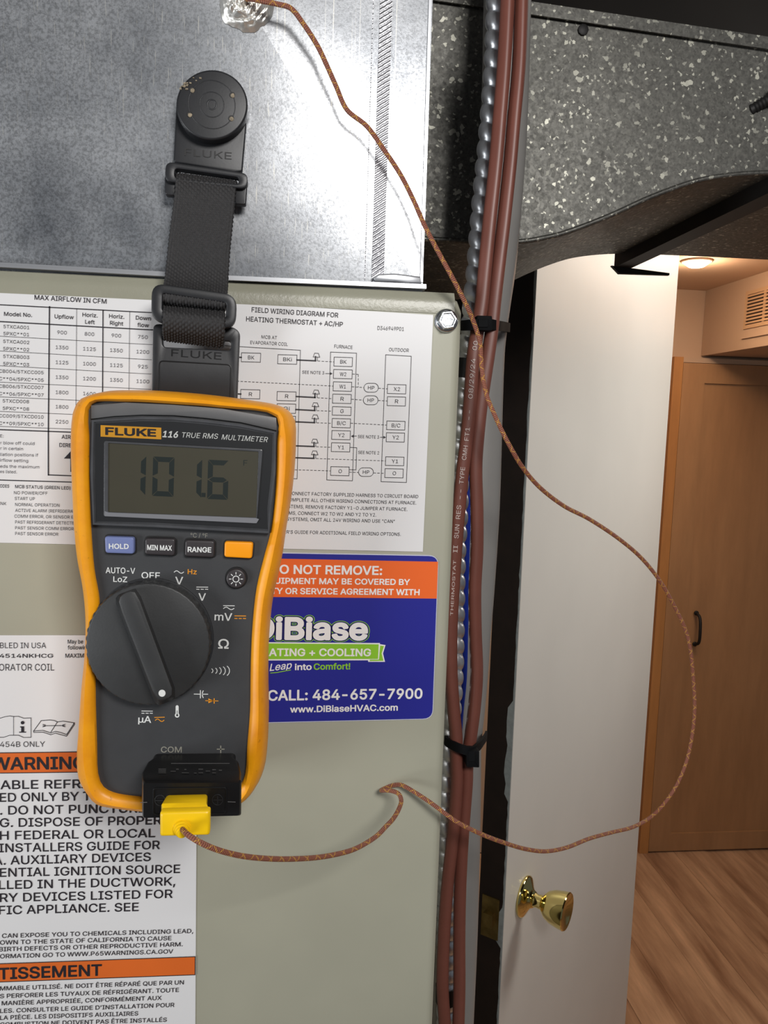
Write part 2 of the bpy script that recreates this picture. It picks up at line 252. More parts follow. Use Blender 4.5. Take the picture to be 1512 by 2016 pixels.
# letter outlines: [letter, advance, {weight: [loops of x,y,...]}]
GL = {}
for _l in r"""["D",502,{"0":[[61,0,238,0,265,3,292,8,327,19,361,36,388,57,413,85,425,104,435,121,443,142,451,166,455,184,460,214,462,239,462,271,457,319,452,342,444,367,427,403,417,420,402,438,381,459,351,480,321,493,285,503,254,508,226,509,60,509],[125,57,125,451,236,452,264,448,285,443,304,436,321,428,342,412,360,392,371,377,379,361,391,327,398,288,399,241,395,200,385,164,371,133,354,110,335,92,316,80,288,67,259,60,229,57]],"1":[[59,-10,237,-10,265,-7,293,-2,332,10,364,27,389,45,416,72,430,92,445,120,453,139,461,163,467,192,471,223,471,276,466,325,461,347,453,371,436,409,422,430,408,447,380,473,354,489,325,503,285,514,258,518,237,519,59,519,53,515,50,510,50,-1,53,-6],[135,67,135,442,222,442,263,438,282,434,300,427,322,415,339,401,360,376,373,349,383,319,388,281,389,239,385,201,375,164,360,135,346,117,325,98,301,83,281,76,260,71,235,68]],"2":[[59,-21,238,-21,266,-19,294,-14,329,-3,366,14,396,36,425,65,440,86,456,116,465,139,471,160,481,210,483,235,483,275,480,305,476,329,471,350,463,376,455,397,440,423,416,455,390,479,359,499,329,513,314,518,284,525,257,529,234,530,59,530,49,527,44,522,40,516,39,510,39,-1,40,-7,44,-13,49,-18],[146,78,146,430,219,431,262,427,278,423,299,415,311,409,327,397,345,378,360,351,371,320,376,287,378,240,375,209,369,183,355,149,344,131,329,114,308,99,287,89,266,83,236,79]],"3":[[56,-31,249,-31,282,-27,330,-14,365,2,399,25,433,59,450,83,467,115,482,158,492,216,493,280,487,331,474,378,455,419,428,457,398,485,369,505,333,522,285,535,252,539,56,539,45,535,36,527,30,513,30,-4,36,-18,45,-27],[156,88,156,420,235,420,259,417,290,408,319,390,340,368,353,344,362,317,367,287,366,215,360,186,345,150,334,134,314,115,277,96,233,88]],"4":[[61,-57,237,-57,290,-51,338,-38,381,-18,417,7,451,41,481,86,503,140,515,196,519,255,513,327,500,379,476,432,445,475,411,508,376,531,326,552,281,562,236,566,61,566,38,561,16,544,6,526,3,508,3,0,6,-18,16,-36,38,-52],[183,114,182,394,231,395,257,392,278,386,303,371,317,355,327,338,340,293,341,224,335,193,328,173,314,150,302,138,283,126,242,115]],"5":[[55,-70,236,-70,291,-64,340,-51,384,-31,426,-2,460,31,493,80,516,136,530,208,532,273,525,337,514,380,490,435,458,481,413,523,374,547,329,565,285,575,246,579,55,579,27,571,7,554,-6,532,-10,513,-10,-5,-6,-24,7,-46,27,-62],[195,127,195,381,230,382,259,378,274,373,295,360,306,348,318,326,328,284,328,226,317,181,305,160,292,148,278,139,244,129]]}]
["O",533,{"0":[[251,-7,283,-7,306,-4,329,1,351,8,374,19,394,32,408,43,428,62,438,74,452,94,464,116,474,139,482,164,491,207,493,239,493,269,491,301,486,328,474,371,466,389,452,415,437,436,423,452,403,470,383,484,363,495,345,503,321,510,301,513,283,515,251,515,228,513,205,508,183,500,160,490,140,477,125,465,106,447,96,435,81,414,68,390,59,368,51,344,42,298,41,274,41,234,46,186,51,164,59,139,66,124,82,94,97,72,111,56,131,38,151,24,175,12,191,5,218,-2,233,-5],[260,53,245,54,212,62,185,75,173,83,158,97,145,112,136,124,121,154,111,186,104,226,104,272,109,314,116,341,121,356,139,388,157,411,170,423,185,433,212,447,241,454,273,456,293,454,310,450,326,445,343,437,370,418,381,407,393,391,409,363,421,331,429,290,430,235,425,194,414,156,397,123,384,106,370,91,348,75,330,65,316,60,283,53]],"1":[[251,-17,283,-17,320,-12,346,-4,366,4,388,16,411,32,440,60,451,74,467,99,478,122,489,151,496,177,501,209,503,234,503,274,501,299,496,331,485,370,475,394,460,420,436,453,419,470,401,484,380,498,357,509,336,516,309,523,287,525,261,526,239,524,215,521,196,516,171,506,151,496,133,484,114,469,94,449,81,432,65,407,53,382,44,357,38,333,33,304,30,273,30,235,36,185,40,165,50,135,55,122,73,88,88,67,100,54,113,41,133,24,153,11,178,-1,204,-9,228,-14],[255,63,240,65,222,69,193,83,171,99,148,124,132,154,121,185,115,223,113,267,118,308,127,344,133,359,144,378,158,397,173,412,190,424,219,438,251,445,283,445,315,438,345,424,368,406,381,390,390,378,404,350,413,322,419,283,420,260,420,233,415,198,407,165,390,132,373,109,350,88,323,73,290,64]],"2":[[251,-28,283,-28,307,-25,334,-20,369,-7,394,6,418,23,449,53,462,70,476,92,489,119,499,145,506,172,512,204,514,235,514,274,512,299,508,327,502,354,494,377,484,400,470,425,454,449,444,461,427,478,405,495,385,508,362,519,337,528,315,533,294,536,263,537,239,536,213,531,189,525,166,516,144,505,126,493,107,478,85,455,70,436,57,414,44,389,34,362,27,334,21,299,19,274,19,234,22,204,25,181,31,157,40,130,49,110,63,84,89,49,108,30,128,14,150,0,177,-12,198,-19,227,-25],[267,74,254,75,229,79,202,90,178,107,159,129,144,154,132,189,126,222,125,268,128,301,132,320,138,340,152,370,167,390,187,409,210,423,223,428,242,433,274,435,303,430,331,419,354,403,367,390,375,379,391,352,401,324,407,289,409,251,408,226,405,202,396,169,381,138,364,115,346,99,332,90,319,84,290,76]]}]
[" ",188,{}]
["N",523,{"0":[[61,0,125,1,125,323,121,429,168,346,202,291,386,1,463,1,463,509,398,509,398,191,402,79,385,111,353,167,137,507,136,509,60,509]],"1":[[59,-10,127,-10,132,-7,135,-1,135,305,132,388,188,293,379,-6,385,-10,465,-10,471,-6,473,-1,473,510,471,515,465,519,397,519,392,516,389,510,390,123,358,179,145,515,138,519,59,519,53,515,50,510,50,-1,53,-6]],"2":[[59,-21,127,-21,132,-20,139,-16,145,-7,146,-1,146,343,184,279,370,-13,376,-18,385,-21,465,-21,474,-18,480,-13,483,-7,485,-1,485,510,483,516,480,522,474,527,465,530,397,530,392,529,386,525,379,516,378,510,377,168,153,522,147,527,138,530,59,530,49,527,44,522,40,516,39,510,39,-1,40,-7,44,-13,49,-18]]}]
["T",449,{"0":[[193,0,257,1,257,451,417,452,417,509,32,509,32,452,193,451]],"1":[[191,-10,258,-10,263,-7,267,-1,267,442,420,443,424,445,427,450,427,510,424,515,418,519,30,519,25,516,22,512,22,450,24,445,28,443,182,442,182,-1,185,-6]],"2":[[191,-21,258,-21,264,-20,270,-16,275,-11,277,-5,278,430,418,431,428,434,435,441,438,450,438,510,437,516,433,522,428,527,418,530,30,530,25,529,18,525,12,516,11,510,11,450,14,441,21,434,30,431,171,430,171,-1,172,-7,176,-13,182,-18]]}]
["R",449,{"0":[[61,0,125,1,125,198,247,198,352,1,427,1,314,208,314,210,328,215,348,225,363,237,375,249,387,266,394,278,405,311,409,337,409,367,405,393,395,425,383,445,375,456,354,475,335,488,316,496,283,505,237,509,60,509],[125,255,125,452,243,452,258,451,276,448,289,443,303,437,315,428,327,416,336,401,342,382,345,358,344,332,338,311,329,292,317,279,306,271,292,264,262,256,249,255]],"1":[[59,-10,126,-10,131,-7,134,-3,135,188,241,188,345,-6,351,-10,429,-10,435,-6,438,-1,438,2,434,10,328,204,346,213,360,222,370,230,386,246,395,259,404,275,415,309,420,344,419,372,416,393,404,429,395,445,381,465,362,482,339,497,307,510,282,516,249,519,59,519,53,515,50,510,50,-1,53,-6],[135,265,135,442,244,442,257,441,277,437,289,433,300,427,310,419,321,407,328,393,333,378,335,359,335,338,330,315,321,299,310,286,299,279,284,272,253,266]],"2":[[59,-21,126,-21,136,-18,143,-11,146,-1,146,176,234,176,333,-8,342,-18,351,-21,429,-21,439,-18,446,-11,449,-1,448,8,344,198,365,211,377,221,391,235,400,247,409,260,418,280,423,295,429,322,431,347,430,370,428,389,423,411,416,430,407,447,389,472,370,490,344,507,314,519,282,527,246,530,59,530,49,527,42,520,39,510,39,-1,40,-7,44,-13,49,-18],[146,276,146,431,243,431,262,429,287,421,304,409,313,398,321,380,323,366,324,345,322,330,318,316,311,304,303,295,294,289,282,283,259,278,245,276]]}]
["E",419,{"0":[[61,0,375,1,375,57,125,57,125,229,355,229,355,286,125,286,125,451,372,452,372,509,60,509]],"1":[[59,-10,377,-10,382,-7,384,-5,385,-1,385,59,383,64,377,67,135,67,135,219,357,219,362,221,365,227,365,287,363,292,357,296,135,296,135,442,374,442,379,444,383,450,383,510,380,515,374,519,59,519,54,516,51,514,50,510,50,-1,53,-6]],"2":[[59,-21,377,-21,386,-18,393,-11,396,-1,396,59,395,64,391,70,382,77,377,78,146,79,146,208,357,208,362,209,369,213,373,218,376,227,376,287,375,293,371,299,362,306,357,307,146,307,146,430,374,431,380,432,389,439,393,445,394,450,394,510,393,516,389,522,384,527,374,530,59,530,49,527,42,520,39,510,39,-1,40,-7,44,-13,49,-18]],"3":[[56,-31,380,-31,394,-25,403,-15,407,-4,407,62,401,76,387,86,380,88,156,89,156,197,360,197,374,203,383,213,387,224,387,290,381,304,367,314,360,316,156,316,156,420,377,420,384,422,398,433,404,447,404,513,398,527,388,535,377,539,56,539,42,533,34,524,30,513,30,-4,36,-18,45,-27]]}]
["M",628,{"0":[[61,0,122,1,122,345,120,434,168,295,285,1,342,0,459,299,480,356,506,436,504,322,504,1,568,1,568,509,476,509,348,177,315,73,279,183,152,509,60,509]],"1":[[59,-10,124,-10,129,-7,132,-1,131,370,159,292,276,-2,279,-7,284,-10,344,-10,349,-7,351,-5,465,285,495,369,495,-1,497,-6,503,-10,569,-10,574,-7,578,-1,578,510,575,515,569,519,475,519,470,516,467,513,340,184,315,107,288,187,161,513,158,516,153,519,59,519,54,516,50,510,50,-1,53,-6]],"2":[[59,-21,124,-21,129,-20,136,-16,142,-7,143,-1,144,301,268,-11,275,-18,284,-21,344,-21,349,-20,356,-16,363,-6,483,303,483,-1,484,-7,491,-16,497,-20,502,-21,569,-21,575,-20,581,-16,586,-11,589,-1,589,510,588,516,584,522,579,527,569,530,475,530,466,527,458,519,333,198,315,144,296,197,170,519,162,527,153,530,59,530,53,529,47,525,42,520,39,510,39,-1,40,-7,44,-13,49,-18]]}]
["V",480,{"0":[[204,0,279,1,463,509,394,508,287,201,263,126,241,54,202,180,85,508,17,509]],"1":[[202,-10,280,-10,285,-7,287,-5,472,504,473,510,470,515,464,519,393,519,388,516,386,514,280,211,241,89,204,204,93,514,91,516,86,519,15,519,10,516,8,514,6,510,8,502,196,-6]],"2":[[202,-21,279,-21,289,-18,297,-10,483,500,484,510,483,516,479,522,474,527,464,530,393,530,384,527,377,520,270,217,241,128,212,215,103,520,96,527,86,530,15,530,6,527,-2,520,-5,510,-2,497,182,-2,187,-13,192,-18]]}]
[":",188,{"0":[[88,-4,108,-3,116,0,124,5,135,17,139,27,141,36,140,53,132,69,124,77,116,82,103,86,84,86,76,83,68,78,55,63,50,48,50,30,53,23,59,14,71,2],[89,271,108,272,118,276,124,281,135,294,141,311,141,321,139,332,129,348,123,353,113,359,99,362,87,361,78,359,64,350,55,339,50,324,51,304,54,295,59,288,73,276]],"2":[[87,-26,103,-26,117,-22,131,-16,137,-11,148,-1,155,9,160,21,162,33,162,49,160,61,154,74,146,85,134,96,120,104,99,108,86,108,74,105,62,99,54,94,42,82,36,73,31,61,28,49,28,33,32,19,37,7,43,-2,52,-11,61,-17,70,-21],[89,249,102,249,117,253,128,258,139,265,153,282,159,294,162,308,162,324,159,338,153,350,147,359,138,368,129,374,117,380,102,383,89,383,74,380,64,376,51,367,44,360,37,349,31,336,28,324,28,308,32,294,37,282,45,272,61,259,74,253]]}]
["H",517,{"0":[[61,0,125,1,125,232,392,232,392,1,457,1,457,509,392,509,392,289,125,289,125,509,60,509]],"1":[[59,-10,126,-10,131,-7,134,-3,135,222,382,222,383,-3,385,-7,390,-10,459,-10,465,-6,467,-1,467,510,465,515,459,519,390,519,385,516,383,512,382,299,135,299,134,512,131,516,126,519,59,519,53,515,50,510,50,-1,53,-6]],"2":[[59,-21,126,-21,132,-20,138,-16,145,-7,146,-1,146,211,371,211,371,-1,372,-7,379,-16,385,-20,391,-21,459,-21,468,-18,473,-13,477,-7,478,-1,478,510,477,516,473,522,468,527,459,530,391,530,385,529,379,525,372,516,371,510,371,310,146,310,146,510,145,516,138,525,132,529,126,530,59,530,49,527,44,522,40,516,39,510,39,-1,40,-7,44,-13,49,-18]]}]
["I",300,{"0":[[32,0,269,1,269,57,183,57,183,451,269,452,269,509,31,509,32,452,118,451,118,57,32,57]],"1":[[30,-10,271,-10,276,-7,279,-3,279,59,276,64,271,67,192,67,192,442,271,442,276,444,279,450,279,510,277,515,271,519,30,519,25,516,22,512,21,450,25,444,30,442,108,442,108,67,30,67,25,64,21,59,21,-1,24,-6]],"2":[[30,-21,271,-21,280,-18,287,-11,291,-1,291,59,289,64,286,70,280,75,271,78,204,79,204,430,271,431,280,434,286,439,289,445,291,450,291,510,289,516,286,522,280,527,271,530,30,530,20,527,13,520,10,510,10,450,11,445,15,439,20,434,30,431,97,430,97,79,30,78,20,75,15,70,11,64,10,59,10,-1,11,-7,15,-13,20,-18]]}]
["S",447,{"0":[[242,-9,267,-6,286,-2,320,9,339,19,358,32,375,49,383,58,398,84,403,100,408,124,408,145,407,164,401,184,392,202,380,219,368,231,352,243,318,261,276,276,201,296,174,306,156,314,136,328,125,340,118,353,115,366,115,385,120,402,128,417,142,433,153,441,173,450,189,455,211,458,239,458,261,455,283,448,298,440,309,433,320,422,327,411,335,393,338,378,401,378,398,400,393,420,382,442,368,460,357,471,338,486,308,501,274,511,246,515,222,516,201,514,177,511,162,507,138,498,123,491,103,477,87,463,75,449,67,435,57,412,53,392,52,372,54,347,59,329,68,310,82,294,93,283,109,271,146,252,180,240,264,217,286,209,306,199,322,189,334,177,342,162,345,147,345,126,339,107,329,91,314,76,298,66,274,56,251,51,224,49,198,51,177,55,156,63,139,73,124,87,114,101,107,119,104,136,39,136,38,130,42,110,49,87,58,68,76,45,92,30,106,20,126,9,144,3,170,-4,191,-7]],"1":[[207,-19,240,-19,282,-14,299,-9,325,0,346,11,365,25,383,42,393,55,405,75,413,98,418,120,418,150,416,167,411,185,403,203,390,223,377,236,362,248,343,260,322,271,284,284,201,307,179,315,161,323,145,334,135,345,128,357,125,370,126,386,130,400,137,413,152,427,171,439,185,444,205,447,229,449,250,447,267,443,279,439,300,426,311,416,317,408,325,392,328,375,334,369,404,369,408,372,411,377,410,396,405,417,399,432,391,447,383,458,370,473,357,484,342,495,307,512,285,519,267,523,240,526,214,526,192,524,169,519,148,513,130,506,110,495,95,484,80,470,68,455,53,429,46,409,42,385,42,360,45,343,50,326,58,308,68,293,82,279,93,270,113,257,134,246,172,232,270,204,305,189,317,180,329,167,335,151,335,131,331,113,325,103,312,87,297,77,280,69,262,63,235,59,212,59,187,63,168,69,157,74,142,84,130,95,123,105,118,119,114,140,108,146,35,146,31,143,28,138,30,120,34,100,40,83,48,67,66,41,79,28,91,18,108,7,134,-4,153,-11,180,-16]],"2":[[241,-30,268,-28,288,-24,311,-18,329,-11,349,0,366,11,376,19,397,42,409,59,420,83,426,102,430,128,429,157,424,183,413,209,400,227,385,244,369,257,348,270,327,281,286,296,209,316,189,323,166,333,152,342,143,352,139,359,136,369,136,382,140,395,146,406,159,419,175,428,194,434,226,437,244,436,261,433,278,427,294,417,305,407,311,395,319,367,324,362,330,358,336,357,402,357,408,358,414,362,421,371,422,384,420,403,416,418,409,437,400,453,385,473,369,489,355,500,338,511,314,522,296,528,266,534,239,537,215,537,188,534,169,531,146,524,125,516,104,504,89,493,63,467,48,446,40,428,35,410,31,386,31,359,35,334,41,316,56,290,76,269,91,257,106,248,131,235,169,221,259,196,281,188,297,180,311,171,320,159,324,147,324,132,320,116,313,105,301,93,286,83,272,77,256,73,236,71,212,71,190,74,175,78,162,84,149,92,138,103,131,114,128,122,125,142,123,148,118,153,112,157,106,158,37,158,31,157,22,150,18,142,17,130,21,106,30,77,41,56,56,35,77,15,94,2,112,-8,135,-17,160,-24,190,-29]]}]
["Q",533,{"1":[[469,-58,475,-54,478,-49,477,-42,417,37,438,58,452,75,468,102,483,134,495,172,500,204,503,234,502,286,498,318,495,336,490,355,480,383,460,421,445,443,432,458,417,472,399,485,381,497,353,510,333,517,307,523,283,525,251,525,227,523,201,517,176,509,154,498,121,475,103,458,89,443,73,419,57,391,49,371,41,346,35,317,32,291,30,235,33,204,37,181,49,137,58,116,73,89,90,65,105,48,126,29,149,14,177,0,203,-9,239,-16,286,-16,321,-11,354,-1,393,-54,397,-57],[251,64,233,67,211,74,196,80,173,97,158,111,149,123,133,151,122,183,115,217,113,241,113,267,117,304,127,342,143,377,161,400,184,420,196,428,214,437,244,444,266,446,280,445,308,440,338,428,362,411,382,389,392,374,401,357,411,329,418,289,420,248,417,205,412,184,406,164,399,148,390,131,375,111,368,104,322,164,318,168,314,169,244,169,239,167,236,163,235,157,237,153,302,67,274,63]],"2":[[399,-69,469,-69,479,-66,484,-61,488,-55,489,-49,489,-42,486,-35,432,36,453,58,471,84,490,120,500,148,507,175,512,210,514,235,513,292,510,317,504,345,490,388,470,426,453,450,439,466,416,487,393,503,355,522,336,528,307,534,283,537,251,537,227,534,198,528,173,519,148,507,114,484,94,465,80,450,64,426,54,410,39,377,32,354,25,324,21,298,19,274,19,235,25,185,30,159,39,131,46,115,64,83,80,59,95,43,117,22,139,7,164,-7,197,-19,229,-26,272,-28,312,-25,337,-19,349,-15,384,-60,393,-68],[251,75,223,81,195,94,173,112,155,134,141,161,130,194,125,230,125,268,129,308,137,338,153,371,170,393,188,410,202,419,215,425,244,433,279,434,302,430,331,419,356,402,375,380,390,355,402,319,407,290,409,251,407,219,404,198,395,168,380,137,368,121,330,171,320,179,314,180,244,180,234,177,227,170,224,161,225,151,228,146,282,75]]}]
["U",517,{"0":[[242,-8,276,-8,313,-3,330,1,352,10,373,20,388,30,402,42,422,64,433,80,445,105,452,125,457,154,457,509,393,509,393,174,390,147,383,125,375,110,365,96,350,81,335,70,323,64,304,57,283,53,267,51,241,52,221,55,204,60,184,70,170,79,156,92,143,108,135,124,127,150,124,173,124,509,60,509,61,151,66,124,75,99,87,75,102,55,118,40,137,25,154,15,178,5,204,-3,223,-6]],"1":[[243,-18,275,-18,314,-13,337,-7,357,1,376,11,397,25,409,34,430,57,446,83,455,103,463,130,467,158,467,510,465,515,459,519,391,519,386,516,383,512,383,172,380,148,375,133,366,114,353,98,340,86,322,74,310,69,291,64,272,62,245,62,227,64,208,69,192,76,175,88,161,101,151,115,144,128,137,150,135,167,135,510,132,515,126,519,59,519,53,515,50,510,51,151,56,120,65,95,80,68,98,45,117,28,134,15,158,2,175,-5,200,-12,222,-16]],"2":[[242,-29,276,-29,296,-27,321,-23,341,-17,361,-10,386,3,407,18,428,38,438,50,453,73,466,101,473,125,478,159,478,510,477,516,473,522,468,527,459,530,391,530,386,529,379,525,373,516,371,510,371,172,368,149,363,134,355,118,345,105,331,93,317,84,301,78,279,74,260,73,239,74,219,78,202,84,186,94,170,108,162,118,155,132,148,150,146,167,146,510,145,516,138,525,132,529,126,530,59,530,49,527,44,522,40,516,39,510,40,150,46,117,55,92,68,65,88,39,107,21,121,11,141,-2,169,-15,200,-24,221,-27]],"3":[[287,-39,339,-29,380,-12,412,9,445,42,461,65,473,89,481,112,488,147,489,513,483,527,473,535,462,539,388,539,374,533,364,520,362,513,362,170,359,151,346,122,324,100,293,86,262,82,225,86,200,96,177,116,160,147,156,169,156,513,152,524,143,533,129,539,56,539,45,535,36,527,30,513,30,149,36,116,46,87,61,59,80,34,112,4,161,-23,221,-38]]}]
["P",445,{"0":[[61,0,125,1,125,186,251,186,276,188,299,193,320,201,348,217,368,234,385,256,397,280,405,307,408,334,408,369,402,399,394,421,382,444,367,461,349,477,321,493,302,500,277,506,236,509,60,509],[125,242,125,452,241,452,256,451,276,447,290,442,302,436,314,426,326,414,337,392,343,371,345,344,342,321,335,298,326,281,313,267,301,258,289,252,275,247,255,243,234,242]],"1":[[59,-10,126,-10,131,-7,134,-3,135,176,249,176,280,179,302,184,326,193,355,209,375,227,389,244,403,269,412,294,418,323,419,353,416,385,408,413,395,441,380,463,362,479,339,496,315,506,280,516,247,519,59,519,53,515,50,510,50,-1,53,-6],[135,253,135,442,250,441,280,435,293,429,305,421,320,405,326,392,332,374,335,354,334,334,328,308,321,292,306,274,296,267,282,260,257,254,244,253]],"2":[[59,-21,126,-21,136,-18,143,-11,146,-1,146,164,251,164,281,168,306,173,329,181,359,199,377,213,398,237,413,265,425,301,430,330,430,365,425,394,415,426,403,449,387,471,374,484,359,496,330,513,306,521,271,528,245,530,59,530,49,527,42,520,39,510,39,-1,40,-7,44,-13,49,-18],[146,264,146,431,242,431,256,429,280,423,299,412,308,402,315,390,321,373,323,353,322,329,318,312,311,298,299,283,282,272,269,268,252,264]]}]
["A",480,{"0":[[17,0,85,1,135,142,344,142,395,1,463,1,277,508,201,508],[155,199,197,320,239,455,274,342,324,199]],"1":[[15,-10,87,-10,93,-6,142,132,337,132,387,-6,393,-10,464,-10,469,-7,471,-5,473,3,470,10,284,515,278,519,200,519,195,516,192,513,7,5,6,-1,9,-6],[169,209,213,339,239,420,270,320,310,209]],"2":[[15,-21,87,-21,92,-20,99,-16,106,-6,150,121,329,121,375,-7,381,-16,387,-20,393,-21,464,-21,474,-18,481,-11,484,-1,482,10,298,511,293,522,287,527,278,530,200,530,191,527,183,519,-3,9,-5,-1,-3,-7,0,-13,6,-18],[185,220,239,382,263,307,294,220]]}]
["Y",472,{"0":[[204,0,268,1,268,208,455,509,380,508,273,332,253,297,236,263,221,295,202,329,92,508,17,509,204,209]],"1":[[202,-10,269,-10,274,-7,276,-5,278,-1,278,205,464,504,465,510,463,515,457,519,379,519,373,515,268,344,237,287,201,349,98,516,93,519,15,519,10,516,8,514,6,507,10,499,193,206,193,-1,196,-6]],"2":[[202,-21,269,-21,279,-18,286,-11,289,-1,289,202,473,497,476,504,477,510,475,516,472,522,466,527,457,530,379,530,374,529,367,525,362,519,271,370,237,311,113,515,105,525,99,529,93,530,15,530,6,527,-2,520,-4,514,-5,507,0,495,182,202,182,-1,183,-7,187,-13,192,-18]]}]
["B",456,{"0":[[61,0,266,0,303,5,334,13,358,25,378,39,397,61,410,87,414,101,417,119,417,155,415,171,408,191,402,205,393,218,373,239,359,248,346,255,329,260,315,262,316,267,328,271,342,277,356,285,368,295,378,307,385,316,393,336,398,361,398,386,396,401,392,416,386,432,378,447,369,459,349,478,329,491,306,500,278,506,242,509,60,509],[125,57,125,231,264,230,287,226,299,222,314,213,323,206,335,195,343,184,351,166,355,145,355,124,349,105,340,90,327,77,309,67,297,63,268,58],[125,285,125,452,260,451,275,448,292,443,311,430,322,419,332,400,335,385,336,365,332,345,326,331,317,317,304,306,283,293,267,288,252,286]],"1":[[59,-10,264,-10,304,-6,334,3,361,15,384,31,396,43,404,54,418,81,426,111,428,152,423,181,418,195,411,209,393,234,381,245,366,256,343,267,367,281,384,297,398,320,406,347,408,380,407,396,403,414,392,443,375,469,360,483,340,496,317,507,302,512,280,516,254,519,59,519,53,515,50,510,50,-1,53,-6],[135,67,135,221,264,220,291,214,306,206,319,197,331,184,340,168,345,150,345,129,343,117,338,105,329,93,318,83,307,77,294,73,264,68],[135,296,135,442,254,441,282,436,292,431,302,425,313,413,322,397,326,379,326,365,323,350,317,335,309,324,298,314,277,302,254,296]],"2":[[59,-21,266,-21,304,-17,340,-7,369,6,391,23,405,36,415,49,426,70,435,95,439,122,439,151,437,167,431,192,417,220,405,237,394,248,368,268,388,285,403,305,409,317,414,330,419,357,419,390,412,424,399,454,382,477,364,493,344,507,314,520,281,528,251,530,59,530,49,527,42,520,39,510,39,-1,40,-7,44,-13,49,-18],[146,78,146,209,264,209,277,206,293,201,312,188,321,177,330,162,334,145,334,130,331,117,326,108,320,100,311,92,302,87,289,83,265,79],[146,306,146,431,238,431,259,429,282,424,296,416,304,407,310,396,314,384,315,365,313,354,308,342,300,331,291,323,276,314,254,308,236,306]],"3":[[56,-31,277,-31,296,-29,329,-22,370,-5,396,13,421,40,437,69,447,102,449,158,443,189,428,223,412,245,386,268,405,289,418,311,427,339,430,366,429,396,424,421,412,452,395,478,373,499,344,518,311,531,277,538,56,539,45,535,36,527,30,513,30,-4,36,-18,45,-27],[156,88,156,199,259,199,285,193,303,182,318,165,325,140,324,127,319,114,304,99,287,92,262,88],[156,316,156,420,251,420,276,415,291,406,304,385,305,364,298,344,285,330,271,322,244,316]],"4":[[61,-57,265,-57,298,-54,337,-46,379,-29,413,-6,440,23,458,54,468,82,473,106,475,146,471,179,460,215,441,248,422,270,434,287,447,316,453,342,455,385,451,415,443,443,431,469,413,495,392,517,362,538,322,555,277,564,61,566,43,563,32,558,13,540,6,526,3,508,3,0,6,-18,16,-36,38,-52],[183,114,183,174,258,174,275,170,287,163,294,154,298,144,298,130,287,119,260,114],[183,342,183,395,248,395,271,390,278,380,279,366,275,356,264,347,242,342]],"5":[[55,-70,264,-70,306,-66,354,-54,389,-38,423,-14,453,18,470,48,481,78,488,119,488,155,483,188,473,219,460,244,440,271,457,304,465,332,468,354,468,393,465,415,448,466,418,510,389,536,356,556,318,570,273,578,55,579,27,571,14,562,3,549,-6,532,-10,513,-10,-5,-6,-24,7,-46,27,-62],[195,127,195,161,256,161,269,158,279,152,285,142,285,134,276,130,251,127],[195,356,195,382,246,382,263,379,266,375,265,365,254,358]]}]
["C",510,{"0":[[251,-7,284,-7,310,-3,331,2,365,14,384,25,403,38,432,67,445,85,458,109,467,133,473,160,408,160,405,147,398,129,391,117,379,101,365,87,351,76,332,66,313,59,283,53,251,53,221,59,191,72,171,85,156,99,143,114,131,134,121,154,112,181,107,205,104,236,104,272,106,299,111,326,119,351,131,375,145,397,161,415,180,430,210,446,241,454,275,456,294,454,311,450,328,445,347,435,358,428,375,413,387,399,394,387,403,367,408,348,473,348,467,373,456,404,439,432,424,451,407,467,391,480,375,490,347,502,325,509,297,514,251,515,228,513,205,508,183,500,160,490,140,477,123,463,97,436,81,413,66,385,51,342,46,319,42,292,41,234,46,189,51,166,59,140,67,119,81,94,96,74,107,61,124,44,139,32,158,20,184,8,203,2,228,-4]],"1":[[252,-17,283,-17,307,-14,328,-10,350,-3,371,6,391,17,408,29,419,39,440,60,459,89,473,119,483,157,482,164,478,169,474,171,405,170,401,167,398,163,392,140,380,119,372,108,358,94,343,83,317,71,291,64,255,63,237,66,211,73,184,88,160,109,147,127,134,149,124,174,117,208,113,241,114,278,118,312,127,344,138,369,157,396,178,416,195,428,212,436,225,440,251,445,276,446,300,443,322,436,337,429,350,421,371,402,386,381,393,364,398,345,404,339,407,338,474,338,479,341,483,347,483,352,476,380,468,402,458,420,448,437,427,463,408,479,389,493,366,505,351,511,329,518,305,523,276,526,248,525,229,523,203,518,177,509,154,498,124,478,106,462,89,443,73,420,58,392,49,372,41,346,35,320,32,292,30,235,33,205,37,178,49,137,67,98,82,75,97,57,115,38,133,24,156,9,178,-1,204,-9,228,-14]],"2":[[251,-28,284,-28,307,-25,336,-19,356,-13,374,-5,392,5,414,20,426,30,449,54,469,83,479,103,489,132,494,162,491,171,484,178,474,181,406,181,401,180,394,176,390,171,381,144,371,125,364,115,351,103,341,95,324,86,294,76,269,74,240,76,218,83,194,95,179,106,159,129,144,154,134,182,128,207,125,240,125,279,130,312,137,337,148,362,166,389,184,407,201,418,231,430,259,435,283,434,309,429,335,418,354,404,369,387,380,367,390,338,395,332,401,328,407,327,474,327,484,330,491,337,494,347,492,361,487,383,480,402,469,425,457,444,442,462,423,481,408,494,383,510,361,520,339,527,316,533,294,536,264,537,240,536,213,531,189,525,168,517,140,503,117,486,99,471,80,450,64,426,54,410,39,375,31,352,25,327,21,299,19,274,19,234,25,184,32,154,39,131,46,115,62,84,80,59,95,42,116,23,138,7,165,-7,182,-14,227,-25]]}]
